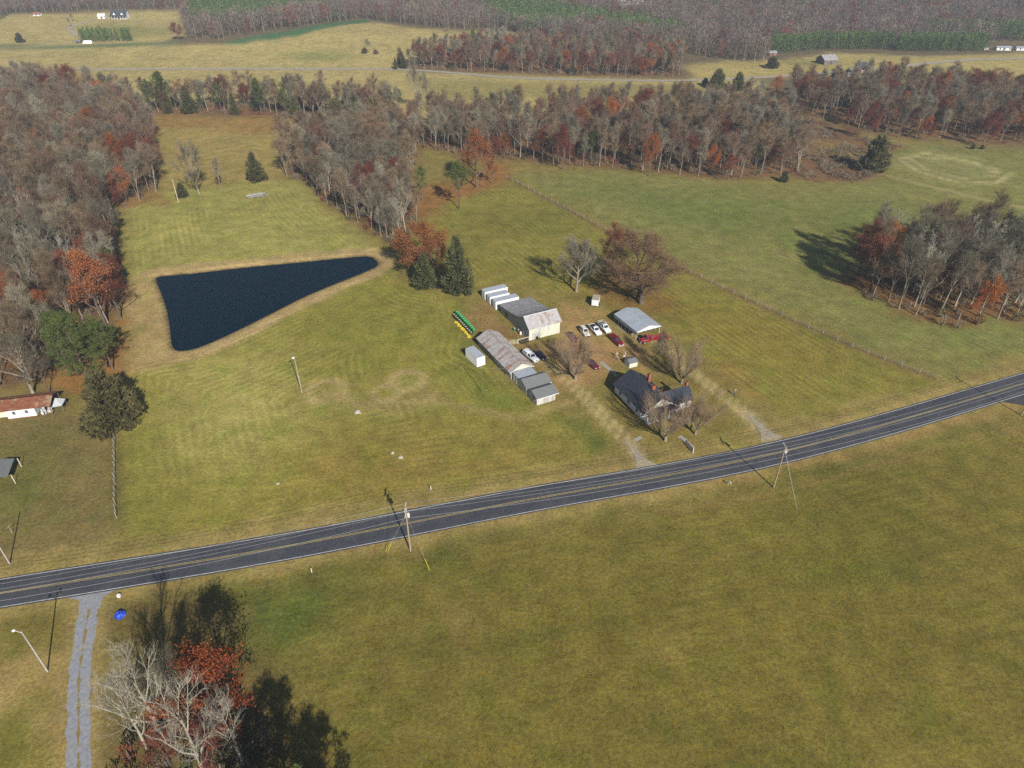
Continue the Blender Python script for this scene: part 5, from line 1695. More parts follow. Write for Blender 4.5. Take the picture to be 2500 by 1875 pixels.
class Tree:
    """grows a trunk, limbs, branches and twigs; trunk and limbs go into one part, the crown into another"""
    def __init__(self, seed):
        self.g = np.random.default_rng(seed)
        self.tr, self.cr = MB(), MB()
        self.tips = []
        self.bl_v, self.bl_f = [], []

    def line(self, p, d, length, n, up, wob):
        pts = [p]
        for i in range(n):
            d = unit(d + np.array([0, 0, up]) / n + self.g.normal(0, wob, 3) / math.sqrt(n))
            pts.append(pts[-1] + d * length / n)
        return pts, d

    def side(self, d, ang):
        a = unit(np.cross(d, self.g.normal(0, 1, 3)))
        return unit(d * math.cos(ang) + a * math.sin(ang))

    def blades(self, p, d, k, length, w, spread):
        for _ in range(k):
            q = self.side(d, self.g.uniform(.1, spread))
            a = unit(np.cross(q, self.g.normal(0, 1, 3))) * w * .5
            l_ = length * self.g.uniform(.5, 1.2)
            m = len(self.bl_v)
            b = p + self.g.normal(0, .08, 3)
            mid = b + q * l_ * .5 + self.g.normal(0, .08, 3) * l_
            self.bl_v += [b - a, b + a, mid + a * .8, mid - a * .8, b + q * l_]
            self.bl_f += [(m, m + 1, m + 2, m + 3), (m + 3, m + 2, m + 4)]

    def leaves(self, p, k, r, size):
        c = p + self.g.normal(0, 1, (k, 3)) * r
        for q in c:
            a = self.g.normal(0, 1, 3)
            a = unit(a) * size * self.g.uniform(.6, 1.3)
            b = unit(np.cross(a, self.g.normal(0, 1, 3))) * size * self.g.uniform(.5, 1.0)
            m = len(self.bl_v)
            self.bl_v += [q - a * .5, q + b * .5, q + a * .5, q - b * .5]
            self.bl_f += [(m, m + 1, m + 2, m + 3)]

    def done(self, name):
        self.cr.add(self.bl_v, self.bl_f)
        return self.tr.mesh(name + '_trunk', True), self.cr.mesh(name + '_crown')


def bare(seed, H=16., r0=.2, fork=.3, nl=9, n1=6, n2=5, tw=5, twl=1.1, tww=.03, spread=.75, up=.5, top=.8, limb=.42, leaf=0, leafr=.5, leafs=.22, lean=0., tsp=1.0):
    t = Tree(seed)
    g = t.g
    tp, d = t.line(np.zeros(3), unit(np.array([lean, 0, 1.])), H * top, 9, .1, .10)
    t.tr.tube(tp, [r0 * 1.35] + [r0 * (1 - .82 * (i / 9) ** 1.1) for i in range(1, 10)], 7, False)
    az = g.uniform(0, 6.28)
    for i in range(nl):
        u = fork + (1 - fork) * (i + g.uniform(0, .8)) / nl
        u = min(u, .995)
        k = int(u * 9)
        p = tp[k] + (tp[min(k + 1, 9)] - tp[k]) * (u * 9 - k)
        az += 2.4 + g.uniform(-.4, .4)
        el = spread * (1.1 - .55 * u) * g.uniform(.8, 1.2)
        d0 = np.array([math.cos(az) * math.sin(el), math.sin(az) * math.sin(el), math.cos(el)])
        L1 = H * limb * (1.08 - .55 * (u - fork) / (1 - fork)) * g.uniform(.8, 1.15)
        lp, ld = t.line(p, d0, L1, 6, up, .22)
        lr = r0 * (1 - .8 * u) * .62 + .02
        t.tr.tube(lp, [lr * (1 - .75 * j / 6) for j in range(7)], 5, False)
        for j in range(n1):
            v = .28 + .72 * (j + g.uniform(0, .9)) / n1
            v = min(v, .99)
            kk = int(v * 6)
            q = lp[kk] + (lp[kk + 1] - lp[kk]) * (v * 6 - kk)
            bd = t.side(unit(lp[kk + 1] - lp[kk]), g.uniform(.4, .95))
            L2 = L1 * .5 * (1.1 - .5 * v) * g.uniform(.7, 1.2)
            bp, bd2 = t.line(q, bd, L2, 4, up * .8, .28)
            t.tr.tube(bp, [.045 * H / 16 * (1 - .6 * m / 4) for m in range(5)], 4, False)
            for m in range(n2):
                w = .2 + .8 * (m + g.uniform(0, .9)) / n2
                kk2 = min(int(w * 4), 3)
                s = bp[kk2] + (bp[kk2 + 1] - bp[kk2]) * (w * 4 - kk2)
                sd = t.side(unit(bp[kk2 + 1] - bp[kk2]), g.uniform(.3, .9))
                L3 = L2 * .55 * g.uniform(.6, 1.2)
                sp, sd2 = t.line(s, sd, L3, 2, up * .6, .3)
                t.cr.tube(sp, [.022, .018, .012], 3, False)
                for e in (1, 2):
                    t.blades(sp[e], sd2, tw, twl, tww, tsp)
                if leaf:
                    t.leaves(sp[2], leaf, leafr, leafs)
                    t.leaves(sp[1], leaf // 2, leafr, leafs)
        t.blades(lp[-1], ld, tw * 3, twl, tww, .9)
    t.blades(tp[-1], d, tw * 4, twl * 1.2, tww, .8)
    return t


def vase(seed, H=9., ns=7):
    """multi-stemmed yard tree: stems fan out low and stay upright"""
    t = Tree(seed)
    g = t.g
    t.tr.tube([np.array([0, 0, 0.]), np.array([.03, 0, .6]), np.array([0, .04, 1.3])], [.3, .24, .24], 8, False)
    for i in range(ns):
        az = 2 * PI * i / ns + g.uniform(-.3, .3)
        el = g.uniform(.25, .85)
        d0 = np.array([math.cos(az) * math.sin(el), math.sin(az) * math.sin(el), math.cos(el)])
        lp, ld = t.line(np.array([0, 0, 1.1]), d0, H * g.uniform(.6, .78), 7, .25, .14)
        t.tr.tube(lp, [.12 * (1 - .8 * j / 7) + .012 for j in range(8)], 5, False)
        for j in range(11):
            v = .2 + .79 * (j + g.uniform(0, .9)) / 11
            kk = min(int(v * 7), 6)
            q = lp[kk] + (lp[kk + 1] - lp[kk]) * (v * 7 - kk)
            bd = t.side(unit(lp[kk + 1] - lp[kk]), g.uniform(.3, .75))
            bp, bd2 = t.line(q, bd, H * .3 * (1.15 - .5 * v) * g.uniform(.6, 1.2), 4, .6, .2)
            t.tr.tube(bp, [.035, .03, .024, .018, .012], 4, False)
            for e in range(1, 5):
                for _ in range(3):
                    s2 = t.side(unit(bp[e] - bp[e - 1]), g.uniform(.2, .7))
                    sp, sd2 = t.line(bp[e], s2, H * .1, 2, .5, .2)
                    t.cr.tube(sp, [.014, .012, .008], 3, False)
                    t.blades(sp[1], sd2, 3, 1.0, .012, .7)
                    t.blades(sp[2], sd2, 4, 1.0, .012, .7)
    return t


def pine(seed, H=17., base=.42, nb=34, rad=3.4, clump=26):
    t = Tree(seed)
    g = t.g
    tp, d = t.line(np.zeros(3), np.array([.03, 0, 1.]), H * .95, 8, .1, .05)
    t.tr.tube(tp, [.24 * (1 - .85 * i / 8) + .02 for i in range(9)], 7, False)
    az = 0
    for i in range(nb):
        u = base + (1 - base) * (i / nb) ** .9
        k = min(int(u * 8), 7)
        p = tp[k] + (tp[k + 1] - tp[k]) * (u * 8 - k)
        az += 2.4 + g.uniform(-.5, .5)
        v = (u - base) / (1 - base)
        L1 = rad * (.55 + .75 * math.sin(PI * min(1, .25 + v * .75))) * g.uniform(.55, 1.15) * (1 - .55 * v ** 3)
        d0 = np.array([math.cos(az), math.sin(az), g.uniform(.05, .5) + .5 * v])
        lp, ld = t.line(p, unit(d0), L1, 4, .2, .15)
        t.tr.tube(lp, [.06, .05, .04, .03, .015], 4, False)
        for e in (2, 3, 4):
            for _ in range(2):
                c = lp[e] + g.normal(0, .35, 3)
                for _b in range(clump):
                    q = unit(g.normal(0, 1, 3) + np.array([0, 0, .45]))
                    a = unit(np.cross(q, g.normal(0, 1, 3))) * .055
                    l_ = g.uniform(.35, .75)
                    m = len(t.bl_v)
                    s = c + g.normal(0, .22, 3)
                    t.bl_v += [s - a, s + a, s + q * l_]
                    t.bl_f += [(m, m + 1, m + 2)]
    return t


def cedar(seed, H=12., rad=2.9, n=2700, low=.0, shape=.7):
    """dense evergreen, ragged cone of upswept sprays round a dark stem"""
    t = Tree(seed)
    g = t.g
    t.tr.tube([np.zeros(3), np.array([.05, 0, H * .5]), np.array([0, 0, H * .96])], [.24, .13, .02], 7, False)
    lob = g.uniform(.48, 1.38, (10, 11))
    for i in range(90):
        u = low + (1 - low) * g.random() ** 1.3
        az = g.uniform(0, 6.28)
        r = rad * (1 - u) ** shape * .8
        t.tr.tube([np.array([0, 0, u * H * .9]), np.array([math.cos(az) * r, math.sin(az) * r, u * H * .92 + r * .35])], [.035, .015], 3, False)
    for i in range(n):
        u = low + (1 - low) * (1 - math.sqrt(g.random()) * .995) ** .85
        az = g.uniform(0, 6.28)
        e = lob[int(u * 9.99), int(az / 6.2832 * 10.99)]
        R_ = rad * (max(.02, 1 - u) ** shape) * min(1, .45 + u * 6) * e
        rr = R_ * (1 - .45 * g.random() ** 2)
        p = np.array([math.cos(az) * rr, math.sin(az) * rr, u * H])
        q = unit(np.array([math.cos(az) * .7, math.sin(az) * .7, .75]) + g.normal(0, .45, 3))
        for _ in range(3):
            a = unit(np.cross(q, g.normal(0, 1, 3))) * .13
            l_ = g.uniform(.35, .8)
            s = p + g.normal(0, .16, 3)
            m = len(t.bl_v)
            t.bl_v += [s - a, s + a, s + q * l_]
            t.bl_f += [(m, m + 1, m + 2)]
    return t


PROTO = {}


def proto(kind, tree, bark, crown):
    PROTO.setdefault(kind, []).append((*tree.done(kind), bark, crown))


for s in range(5):
    proto('bare', bare(10 + s, 16., nl=11, n1=6, n2=6, spread=.46 + .07 * s, up=.75, limb=.30 + .018 * s, fork=.32 + .07 * (s % 3), top=.9, tw=4, tww=.022, twl=1.5, tsp=.62), BARK, TWIG)
proto('snag', bare(31, 15., nl=11, n1=5, n2=3, tw=2, tww=.05, fork=.2, spread=.8), BARK_PALE, BARK_PALE)
proto('snag', bare(32, 15., nl=9, n1=5, n2=4, tw=2, tww=.05, fork=.3, spread=.65), BARK_PALE, BARK_PALE)
for s in range(2):
    proto('wide', bare(40 + s, 16., .42, fork=.22, nl=13, n1=7, n2=6, tw=6, twl=1.2, tww=.034, spread=1.15, up=.45, limb=.5, top=.72), BARK, TWIG)
for s in range(2):
    proto('big', bare(44 + s, 19., .38, fork=.25, nl=10, n1=7, n2=5, tw=3, twl=1.0, tww=.016, spread=.85, up=.55, limb=.46, top=.8), BARK_PALE, BARK_PALE)
for s in range(2):
    proto('oak', bare(50 + s, 15., .3, fork=.2, nl=11, n1=6, n2=5, tw=1, spread=.95, up=.4, limb=.42, leaf=14, leafr=.42, leafs=.27), BARK_DK, LEAF_OR)
proto('oak', bare(53, 16., .3, fork=.22, nl=11, n1=6, n2=5, tw=3, spread=.85, up=.4, limb=.40, leaf=7, leafr=.42, leafs=.24), BARK_DK, LEAF_OR)
proto('thin_oak', bare(55, 16., .42, fork=.1, nl=19, n1=8, n2=7, tw=5, twl=1.1, tww=.03, spread=1.3, up=.32, limb=.44, top=.8, leaf=6, leafr=.4, leafs=.17), BARK_DK, leaf_mat('thin_brown_leaves', (.23, .145, .08), (.16, .10, .06), .1, .3))
for s in range(2):
    proto('vase', vase(60 + s), BARK, YARD_TWIG)
for s in range(2):
    proto('pine', pine(70 + s, base=.45 - .12 * s), BARK_DK, PINE_G)
proto('full_pine', pine(75, 17., .15, 60, 4.6, 30), BARK_DK, PINE_G)
for s in range(2):
    proto('cedar', cedar(80 + s, 12., 2.7 + .3 * s), BARK_DK, CEDAR_G)
proto('round_cedar', cedar(85, 10., 3.4, shape=.5), BARK_DK, CEDAR_G)
PROTO_H = {'bare': 16., 'snag': 15., 'wide': 15.5, 'big': 19., 'oak': 15.5, 'thin_oak': 16., 'vase': 9., 'pine': 17.5, 'full_pine': 17.5, 'cedar': 12., 'round_cedar': 10.}
NAMES = {'bare': 'bare_tree', 'snag': 'dead_tree', 'wide': 'bare_oak', 'big': 'bare_tree', 'oak': 'russet_oak', 'thin_oak': 'russet_oak', 'vase': 'yard_tree', 'pine': 'pine_tree', 'full_pine': 'pine_tree', 'cedar': 'cedar_tree', 'round_cedar': 'cedar_tree'}
_tg = random.Random(77)


def plant(kind, loc, h, label, group=None, crown=None, bark=None, wide=1.0, var=None, name=None):
    P_ = PROTO[kind]
    tm, cm, bk, cr = P_[_tg.randrange(len(P_)) if var is None else var % len(P_)]
    t = thing(name or NAMES[kind], (loc[0], loc[1], tz(loc[0], loc[1]) - .02), _tg.uniform(0, 6.28), label, 'tree', group)
    s = h / PROTO_H[kind]
    t.scale = (s * wide, s * wide, s)
    link('trunk', tm, bark or bk, t)
    link('crown', cm, crown or cr, t)
    return t


# --- trees one can name
plant('cedar', (-109.16, 290.34), 12.3, 'dark cedar standing alone in the meadow behind the brush pile', wide=1.25, var=1)
plant('round_cedar', (-132.97, 270.35), 6.0, 'round evergreen bush beside the pale post', name='evergreen_bush')
plant('wide', (-128.06, 274.72), 19.6, 'bare grey tree in the meadow, larger of the pair', wide=.72)
plant('bare', (-120.14, 278.07), 12.7, 'small bare tree in the meadow, right of the larger one', wide=1.0)
plant('pine', (-35.88, 266.62), 14.3, 'green pine at the edge of the strip of wood above the pond', wide=1.05, var=1)
plant('pine', (-20.50, 257.39), 18.9, 'slender pine standing forward of the russet oak', wide=.95, var=0)
plant('oak', (-14.71, 282.07), 23.7, 'tall russet oak at the corner of the wood', wide=.95, var=0, crown=LEAF_OR)
plant('oak', (-8.64, 287.34), 9.9, 'small russet oak leaning beside the tall russet one', crown=LEAF_OR)
plant('oak', (-29.11, 198.28), 18.1, 'russet oak by the pond corner behind two cedars', wide=1.3, var=0, crown=leaf_mat('tan_russet_leaves', (.36, .15, .055), (.24, .095, .04), .1, .4))
plant('cedar', (-26.77, 189.89), 11.3, 'shorter dark cedar in front of the russet oak by the pond', wide=1.2)
plant('cedar', (-16.28, 186.20), 18.4, 'tall dark cedar near the row of white containers', wide=.95, var=1)
plant('wide', (19.60, 187.42), 16.8, 'bare grey oak standing alone behind the barn', wide=.95, var=0)
plant('thin_oak', (38.14, 179.69), 20.8, 'huge spreading oak with thin brown leaves behind the carport', wide=1.35)
plant('oak', (31.92, 199.62), 15.8, 'dark russet oak behind the huge spreading oak', crown=LEAF_DR, wide=.9, var=1)
plant('vase', (15.73, 140.24), 12.1, 'bare many stemmed tree in the yard by the maroon saloon', wide=1.2, var=0)
plant('vase', (41.66, 138.43), 11.4, 'bare bushy tree right of the farmhouse beside the track', var=1)
plant('bare', (37.01, 145.02), 9.7, 'small dark bare tree between well house and flatbed lorry', wide=1.25, crown=TWIG_BR, bark=BARK_DK)
plant('vase', (33.62, 116.33), 10.8, 'bare many stemmed tree in front of the farmhouse porch', wide=1.15, var=1)
plant('vase', (40.71, 118.58), 9.6, 'bare many stemmed tree in front of the farmhouse wing', wide=1.1, var=0)
plant('round_cedar', (159.82, 303.52), 15.9, 'big dark cedar between the brush land and the green field', wide=1.0)
plant('cedar', (168.43, 315.61), 10.7, 'smaller dark cedar behind the big one in the brush land')
plant('bare', (153.91, 306.14), 7.3, 'little bare tree left of the big dark cedar')
plant('round_cedar', (115.70, 289.13), 4.9, 'small round evergreen bush at the foot of the wood', name='evergreen_bush')
plant('full_pine', (-104.24, 138.83), 20.4, 'big full pine behind the cottage', wide=1.0)
plant('full_pine', (-111.86, 144.17), 17.0, 'big full pine behind the cottage, left of the other', wide=.95)
plant('pine', (-100.85, 144.39), 14.6, 'forked pine leaning out towards the pond bank', wide=1.1, var=0)
plant('pine', (-102.78, 145.23), 15.4, 'pine close behind the forked one by the pond bank', wide=1.05, var=1)
plant('round_cedar', (-89.13, 121.39), 14.8, 'large olive cedar at the head of the grey post fence', wide=1.05, crown=leaf_mat('olive_foliage', (.13, .115, .045), (.08, .072, .03), .1, .6, None, .1))
plant('wide', (-115.22, 134.12), 16.5, 'bare grey tree directly behind the cottage', wide=.85, var=1)
plant('bare', (-111.42, 134.51), 10.3, 'dark stemmed bare tree behind the right end of the cottage', bark=BARK_DK, wide=1.1)
plant('oak', (-113.91, 167.11), 21.9, 'orange russet oak at the wood edge facing the pond', wide=.95, crown=LEAF_OR, var=0)
plant('oak', (-110.98, 170.27), 13.0, 'lower russet oak at the wood edge beside the pond bank', wide=1.1, crown=LEAF_DR)
plant('snag', (-226.38, 400.16), 15.5, 'pale dead tree at the top of the left wood', wide=1.1, var=0)
plant('snag', (-221.54, 406.41), 10.1, 'slim pale dead tree beside the larger dead one', wide=.6, var=1)
plant('bare', (-54.06, 410.95), 24.4, 'tallest bare tree, rising above the far road', wide=.85, crown=TWIG)
plant('bare', (-47.86, 409.87), 19.1, 'bare tree close beside the tallest one near the far road', wide=.8)
plant('oak', (157.08, 433.49), 14.7, 'golden orange tree in the hedge below the far road', wide=.95, crown=LEAF_OR)
plant('round_cedar', (131.99, 471.55), 12.1, 'dark evergreen at the left end of the hedge by the far road', wide=1.2)
plant('round_cedar', (143.31, 464.81), 11.4, 'dark evergreen second along the hedge by the far road')
plant('round_cedar', (126.46, 481.26), 4.8, 'low dark evergreen where the hedge meets the far road', wide=1.5)
for q, h_ in (((133.09, 448.08), 8.5), ((144.32, 444.35), 10.8), ((148.76, 433.50), 10.9), ((146.16, 413.11), 10.0), ((161.05, 421.95), 10.6), ((140.14, 415.30), 9.5)):
    plant('bare', q, h_, 'bare grey tree in the hedge below the far road', 'bare trees in the far hedge', wide=1.5)
plant('bare', (-111.47, 587.41), 8.8, 'lone grey tree in the big far field', wide=1.6)
plant('round_cedar', (-115.03, 587.14), 4.2, 'low dark bush under the lone grey tree in the far field', wide=1.6, crown=TWIG_BR, name='bush')
plant('round_cedar', (-106.23, 586.25), 3.3, 'low brown bush beside the lone grey tree in the far field', wide=1.8, crown=TWIG_BR, name='bush')
plant('round_cedar', (-417.63, 644.04), 7.7, 'round green tree alone in the far left field', wide=1.2)
plant('bare', (-416.95, 722.07), 6.9, 'lone bare tree beside the far farm lane', wide=1.6)
plant('bare', (-429.72, 752.79), 6.4, 'bare tree beyond the lone one by the far farm lane', wide=1.6)
plant('oak', (-275.35, 625.75), 13.6, 'dark red tree at the corner of the far wood', wide=1.1, crown=LEAF_RD)
plant('bare', (-56.88, 679.60), 7.3, 'dark bushy tree at the crest of the far field', wide=1.5, crown=TWIG_BR)
plant('cedar', (-78.25, 536.47), 9.1, 'dark cedar at the left tip of the roadside wood', wide=1.1)
plant('cedar', (-83.48, 533.18), 7.6, 'brownish cedar left of the other at the roadside wood', wide=.9)
plant('round_cedar', (189.40, 541.80), 7.7, 'dark round bush beside the far barn field', wide=1.7)
plant('bare', (226.60, 572.53), 7.1, 'bare tree beside the weathered far barn', wide=1.5)
for q, h_, k_, lb in (((-119.97, 397.27), 12.1, 'cedar', 'dark evergreen at the meadow edge, leftmost of five'), ((-95.83, 390.23), 11.9, 'round_cedar', 'broad dark evergreen at the meadow edge, second of five'),
                      ((-85.19, 390.23), 13.6, 'cedar', 'dark evergreen at the meadow edge, third of five'), ((-73.46, 388.25), 13.3, 'cedar', 'dark evergreen at the meadow edge, fourth of five'),
                      ((-65.60, 386.30), 14.4, 'cedar', 'dark evergreen at the meadow edge, rightmost of five'), ((-70.37, 376.76), 3.3, 'round_cedar', 'tiny evergreen bush below the five dark evergreens'),
                      ((-65.71, 418.65), 11.3, 'pine', 'round topped pine left of the tallest bare tree'), ((-42.38, 407.72), 9.2, 'cedar', 'narrow dark cedar right of the tallest bare tree'),
                      ((-33.95, 400.36), 6.6, 'round_cedar', 'low dark cedar farther right of the tallest bare tree'),
                      ((-195.43, 408.66), 10.9, 'cedar', 'large dark cedar in the wood edge above the meadow'), ((-183.18, 407.64), 14.7, 'cedar', 'taller dark cedar right of the large one above the meadow'),
                      ((222.99, 337.62), 2.6, 'round_cedar', 'small round bush beside the corn stubble'), ((227.48, 337.62), 2.2, 'round_cedar', 'small round bush right of its twin beside the stubble')):
    plant(k_, q, h_, lb, wide=1.15)
plant('oak', (-33.40, 202.00), 12.6, 'left of two lower russet oaks at the pond corner', wide=1.2, var=0, crown=bpy.data.materials['tan_russet_leaves'])
plant('oak', (-23.55, 196.96), 15.4, 'right of two lower russet oaks, between the pond cedars', wide=1.1, var=1, crown=bpy.data.materials['tan_russet_leaves'])

SHOWN = []
for q, h_, cr, wd, lb in (
        ((-210.20, 353.75), 15.5, LEAF_OR, 1.15, 'big orange oak crown below the pale dead tree'), ((-260.63, 432.62), 20.9, LEAF_DR, 1.35, 'broad dark red crown at the top of the left wood'),
        ((-264.52, 417.90), 18.7, LEAF_RD, 1.0, 'red crown left of the broad dark red one'), ((-171.16, 299.65), 17.9, LEAF_OR, .75, 'narrow russet oak at the wood edge above the pale post'),
        ((-175.76, 239.04), 12.4, LEAF_RD, 1.0, 'reddish crown deep in the left wood'), ((-132.93, 193.70), 11.1, LEAF_OR, 1.0, 'bright orange oak above the orange one facing the pond'),
        ((-133.33, 170.27), 9.5, LEAF_OR, 1.1, 'low orange oak in the wood above the big pines'), ((-152.42, 184.39), 12.0, LEAF_DR, 1.0, 'dark red crown at the left edge of the picture'),
        ((22.55, 306.14), 19.1, LEAF_RD, .75, 'tall red tree in the wood behind the green field'), ((34.21, 347.15), 17.9, LEAF_OR, .95, 'round orange red crown standing above the wood'),
        ((71.26, 377.70), 19.2, LEAF_DR, 1.3, 'broad dark red crown on the skyline of the middle wood'), ((59.75, 297.12), 18.0, LEAF_OR, .65, 'narrow golden orange tree at the wood foot'),
        ((92.79, 292.16), 11.0, LEAF_DR, 1.0, 'low russet tree near the right end of the middle wood'), ((178.70, 353.75), 17.7, LEAF_RD, .8, 'deep red tree at the edge of the brush land'),
        ((207.73, 352.08), 8.9, LEAF_RD, 1.0, 'low scarlet tree at the foot of the right wood'), ((230.61, 339.17), 16.7, LEAF_RD, .75, 'scarlet tree among pale trunks at the right'),
        ((253.90, 355.43), 20.9, LEAF_OR, 1.1, 'large russet oak at the right edge above the stubble'), ((74.38, 531.95), 12.7, LEAF_OR, 1.1, 'russet tree in the front of the far roadside wood')):
    plant('oak', q, h_, lb, wide=wd, crown=cr, var=0)
    SHOWN.append(q)
for q, h_, k_, lb in (((-205.56, 410.74), 18.2, 'pine', 'pine at the left end of the wood above the meadow'), ((-199.05, 412.92), 21.6, 'full_pine', 'tallest pine of the wood above the meadow'), ((-177.27, 413.02), 14.9, 'pine', 'first of two round pines above the meadow'),
                      ((-167.17, 413.05), 15.9, 'pine', 'second of two round pines above the meadow'), ((-142.73, 408.79), 19.1, 'pine', 'slim pine standing above the bare trees of the meadow wood'), ((-156.36, 404.53), 11.8, 'cedar', 'dark cedar low in the middle of the meadow wood')):
    plant(k_, q, h_, lb, wide=1.0)
# near copse at the bottom left
plant('big', (-50.4, 49.0), 15.5, 'pale bare tree leaning over the gravel drive', wide=.8, var=0)
plant('big', (-48.6, 50.4), 21.0, 'tallest pale bare tree of the copse by the gravel drive', wide=.72, var=1)
plant('big', (-40.8, 45.0), 20.0, 'pale bare tree in front of the russet oak by the drive', wide=.85, var=0, crown=BARK_PALE)
plant('big', (-36.8, 47.5), 15.0, 'pale bare tree at the right side of the drive copse', wide=.75, var=1)
plant('oak', (-41.0, 51.6), 17.5, 'bright russet oak in the copse beside the gravel drive', wide=1.0, var=0, crown=leaf_mat('bright_russet_leaves', (.30, .085, .025), (.19, .045, .02), .1, .35))
plant('oak', (-39.5, 47.5), 11.0, 'low red oak under the pale bare trees', wide=.9, var=1, crown=LEAF_RD)
plant('oak', (-46.5, 47.0), 7.5, 'low dark russet tree in the undergrowth of the drive copse', wide=1.1, crown=LEAF_DR)
plant('bare', (-51.6, 53.4), 11.0, 'slight grey tree over the left side of the drive copse', wide=1.1)
plant('bare', (-48.0, 55.0), 12.0, 'slight grey tree behind the tallest pale tree', wide=1.0, crown=TWIG)
for q, h_, k_, lb in (((-26.5, 37.0), 17.0, 'full_pine', 'pine below the view casting shade on the near field'), ((-19.0, 30.5), 17.0, 'full_pine', 'farther pine below the view casting shade on the near field'), ((-31.5, 37.0), 15.0, 'full_pine', 'second evergreen below the view casting shade on the field'), ((-14.0, 24.0), 15.0, 'full_pine', 'last pine below the view by the near field')):
    plant(k_, q, h_, lb, wide=1.1)


# --- woods: trees one can count, nearest first
def scatter(poly, gap, seed, n=4000):
    P_ = np.array(poly)
    g = np.random.default_rng(seed)
    lo, hi = P_.min(0), P_.max(0)
    n = int(min(160000, 6 * (hi[0] - lo[0]) * (hi[1] - lo[1]) / gap ** 2))
    c = lo + g.random((n, 2)) * (hi - lo)
    c = c[sgn_dist(c[:, 0], c[:, 1], poly) > .5]
    cell, keep = {}, []
    s = gap
    for x, y in c:
        k = (int(x // s), int(y // s))
        ok = True
        for a in (-1, 0, 1):
            for b in (-1, 0, 1):
                for (u, v) in cell.get((k[0] + a, k[1] + b), ()):
                    if (u - x) ** 2 + (v - y) ** 2 < gap * gap:
                        ok = False
                        break
                if not ok:
                    break
            if not ok:
                break
        if ok:
            cell.setdefault(k, []).append((x, y))
            keep.append((float(x), float(y)))
    return keep


TEXT = {'left': 'the wood left of the pond', 'meadow_edge': 'the wood above the meadow', 'pond_strip': 'the strip wood above the pond', 'band': 'the wood behind the green field', 'right': 'the wood beside the stubble field', 'copse': 'the copse beyond the fence', 'roadside': 'the wood along the far road'}
GAP = {'left': 4.4, 'meadow_edge': 4.8, 'pond_strip': 4.2, 'band': 4.8, 'right': 5.2, 'copse': 4.4, 'roadside': 5.8}
HGT = {'left': (11, 19.5), 'meadow_edge': (11, 18), 'pond_strip': (10, 16.5), 'band': (11.5, 19), 'right': (11.5, 18.5), 'copse': (13, 21), 'roadside': (11, 17)}
MIX = {'left': (.9, .06, .03, .01), 'meadow_edge': (.72, .1, .08, .1), 'pond_strip': (.9, .07, .03, 0), 'band': (.84, .1, .04, .02), 'right': (.68, .16, .13, .03), 'copse': (.92, .04, .02, .02), 'roadside': (.68, .12, .14, .06)}
many = []
for wi, (wn, poly) in enumerate(WOODS.items()):
    g = random.Random(100 + wi)
    for (x, y) in scatter(poly, GAP[wn], 200 + wi):
        u = g.random()
        m = MIX[wn]
        kind = 'bare' if u < m[0] else 'oak' if u < m[0] + m[1] else 'red' if u < m[0] + m[1] + m[2] else 'pine'
        h = g.uniform(*HGT[wn])
        if float(vnoise(np.array([x]), np.array([y]), 7.0)[0]) < .2:
            continue
        if any(abs(x - a - (y - b) * a / b) < 4.5 and -13 < y - b < 3 for a, b in SHOWN):
            continue
        many.append((math.hypot(x, y), wn, kind, x, y, h, g.random()))
many.sort()
inst = {}
cnt = {}
LIMIT = {'bare': 290, 'oak': 110, 'red': 60, 'pine': 40}
for d_, wn, kind, x, y, h, u in many:
    seen = abs(x) < 0.86 * (y * .821 + 55) and y > 20
    cnt[kind] = cnt.get(kind, 0)
    if not (seen and cnt[kind] < LIMIT[kind]):
        inst.setdefault(kind, []).append((x, y, h, u))
        continue
    cnt[kind] += 1
    P_ = np.array(WOODS[wn])
    P_ = P_[np.abs(P_[:, 0]) < P_[:, 1] * .9 + 50]
    fr = (x / y - (P_[:, 0] / P_[:, 1]).min()) / np.ptp(P_[:, 0] / P_[:, 1])
    e = float(sgn_dist(np.array([x]), np.array([y]), WOODS[wn])[0])
    hl, hh = HGT[wn]
    size = ('low', 'middling', 'tall')[min(2, int(3 * (h - hl) / (hh - hl)))]
    place = '%s, %s part of %s' % ('at the edge' if e < 5 else 'inside', ('left', 'middle', 'right')[min(2, max(0, int(3 * fr)))], TEXT[wn])
    if kind == 'bare':
        cr = TWIG if u < .62 else TWIG_BR if u < .92 else TWIG_RED
        nm = 'grey' if u < .62 else 'brown' if u < .92 else 'reddish'
        pale = (u * 13) % 1 < .16
        if pale:
            plant('snag', (x, y), h, '%s pale bare tree %s' % (size, place), 'pale limbed trees in %s' % TEXT[wn], wide=.9, name='bare_tree', crown=BARK_PALE)
            continue
        plant('bare', (x, y), h, '%s bare %s tree %s' % (size, nm, place), 'bare %s trees in %s' % (nm, TEXT[wn]), crown=cr, wide=.95 + .4 * ((u * 7) % 1), bark=BARK_PALE if u < .12 else BARK)
    elif kind == 'oak':
        plant('oak', (x, y), h * .85, '%s russet oak %s' % (size, place), 'russet oaks in %s' % TEXT[wn], crown=LEAF_OR if u < .45 else LEAF_DR, wide=.8 + .3 * u)
    elif kind == 'red':
        plant('oak', (x, y), h * .8, '%s dark red tree %s' % (size, place), 'red leaved trees in %s' % TEXT[wn], crown=LEAF_RD, wide=.7 + .3 * u, name='red_tree')
    else:
        nm = 'pine' if u < .5 else 'cedar'
        plant(nm, (x, y), h * (.9 if u < .5 else .7), '%s green %s %s' % (size, nm, place), 'green %ss in %s' % (nm, TEXT[wn]), wide=1.0)

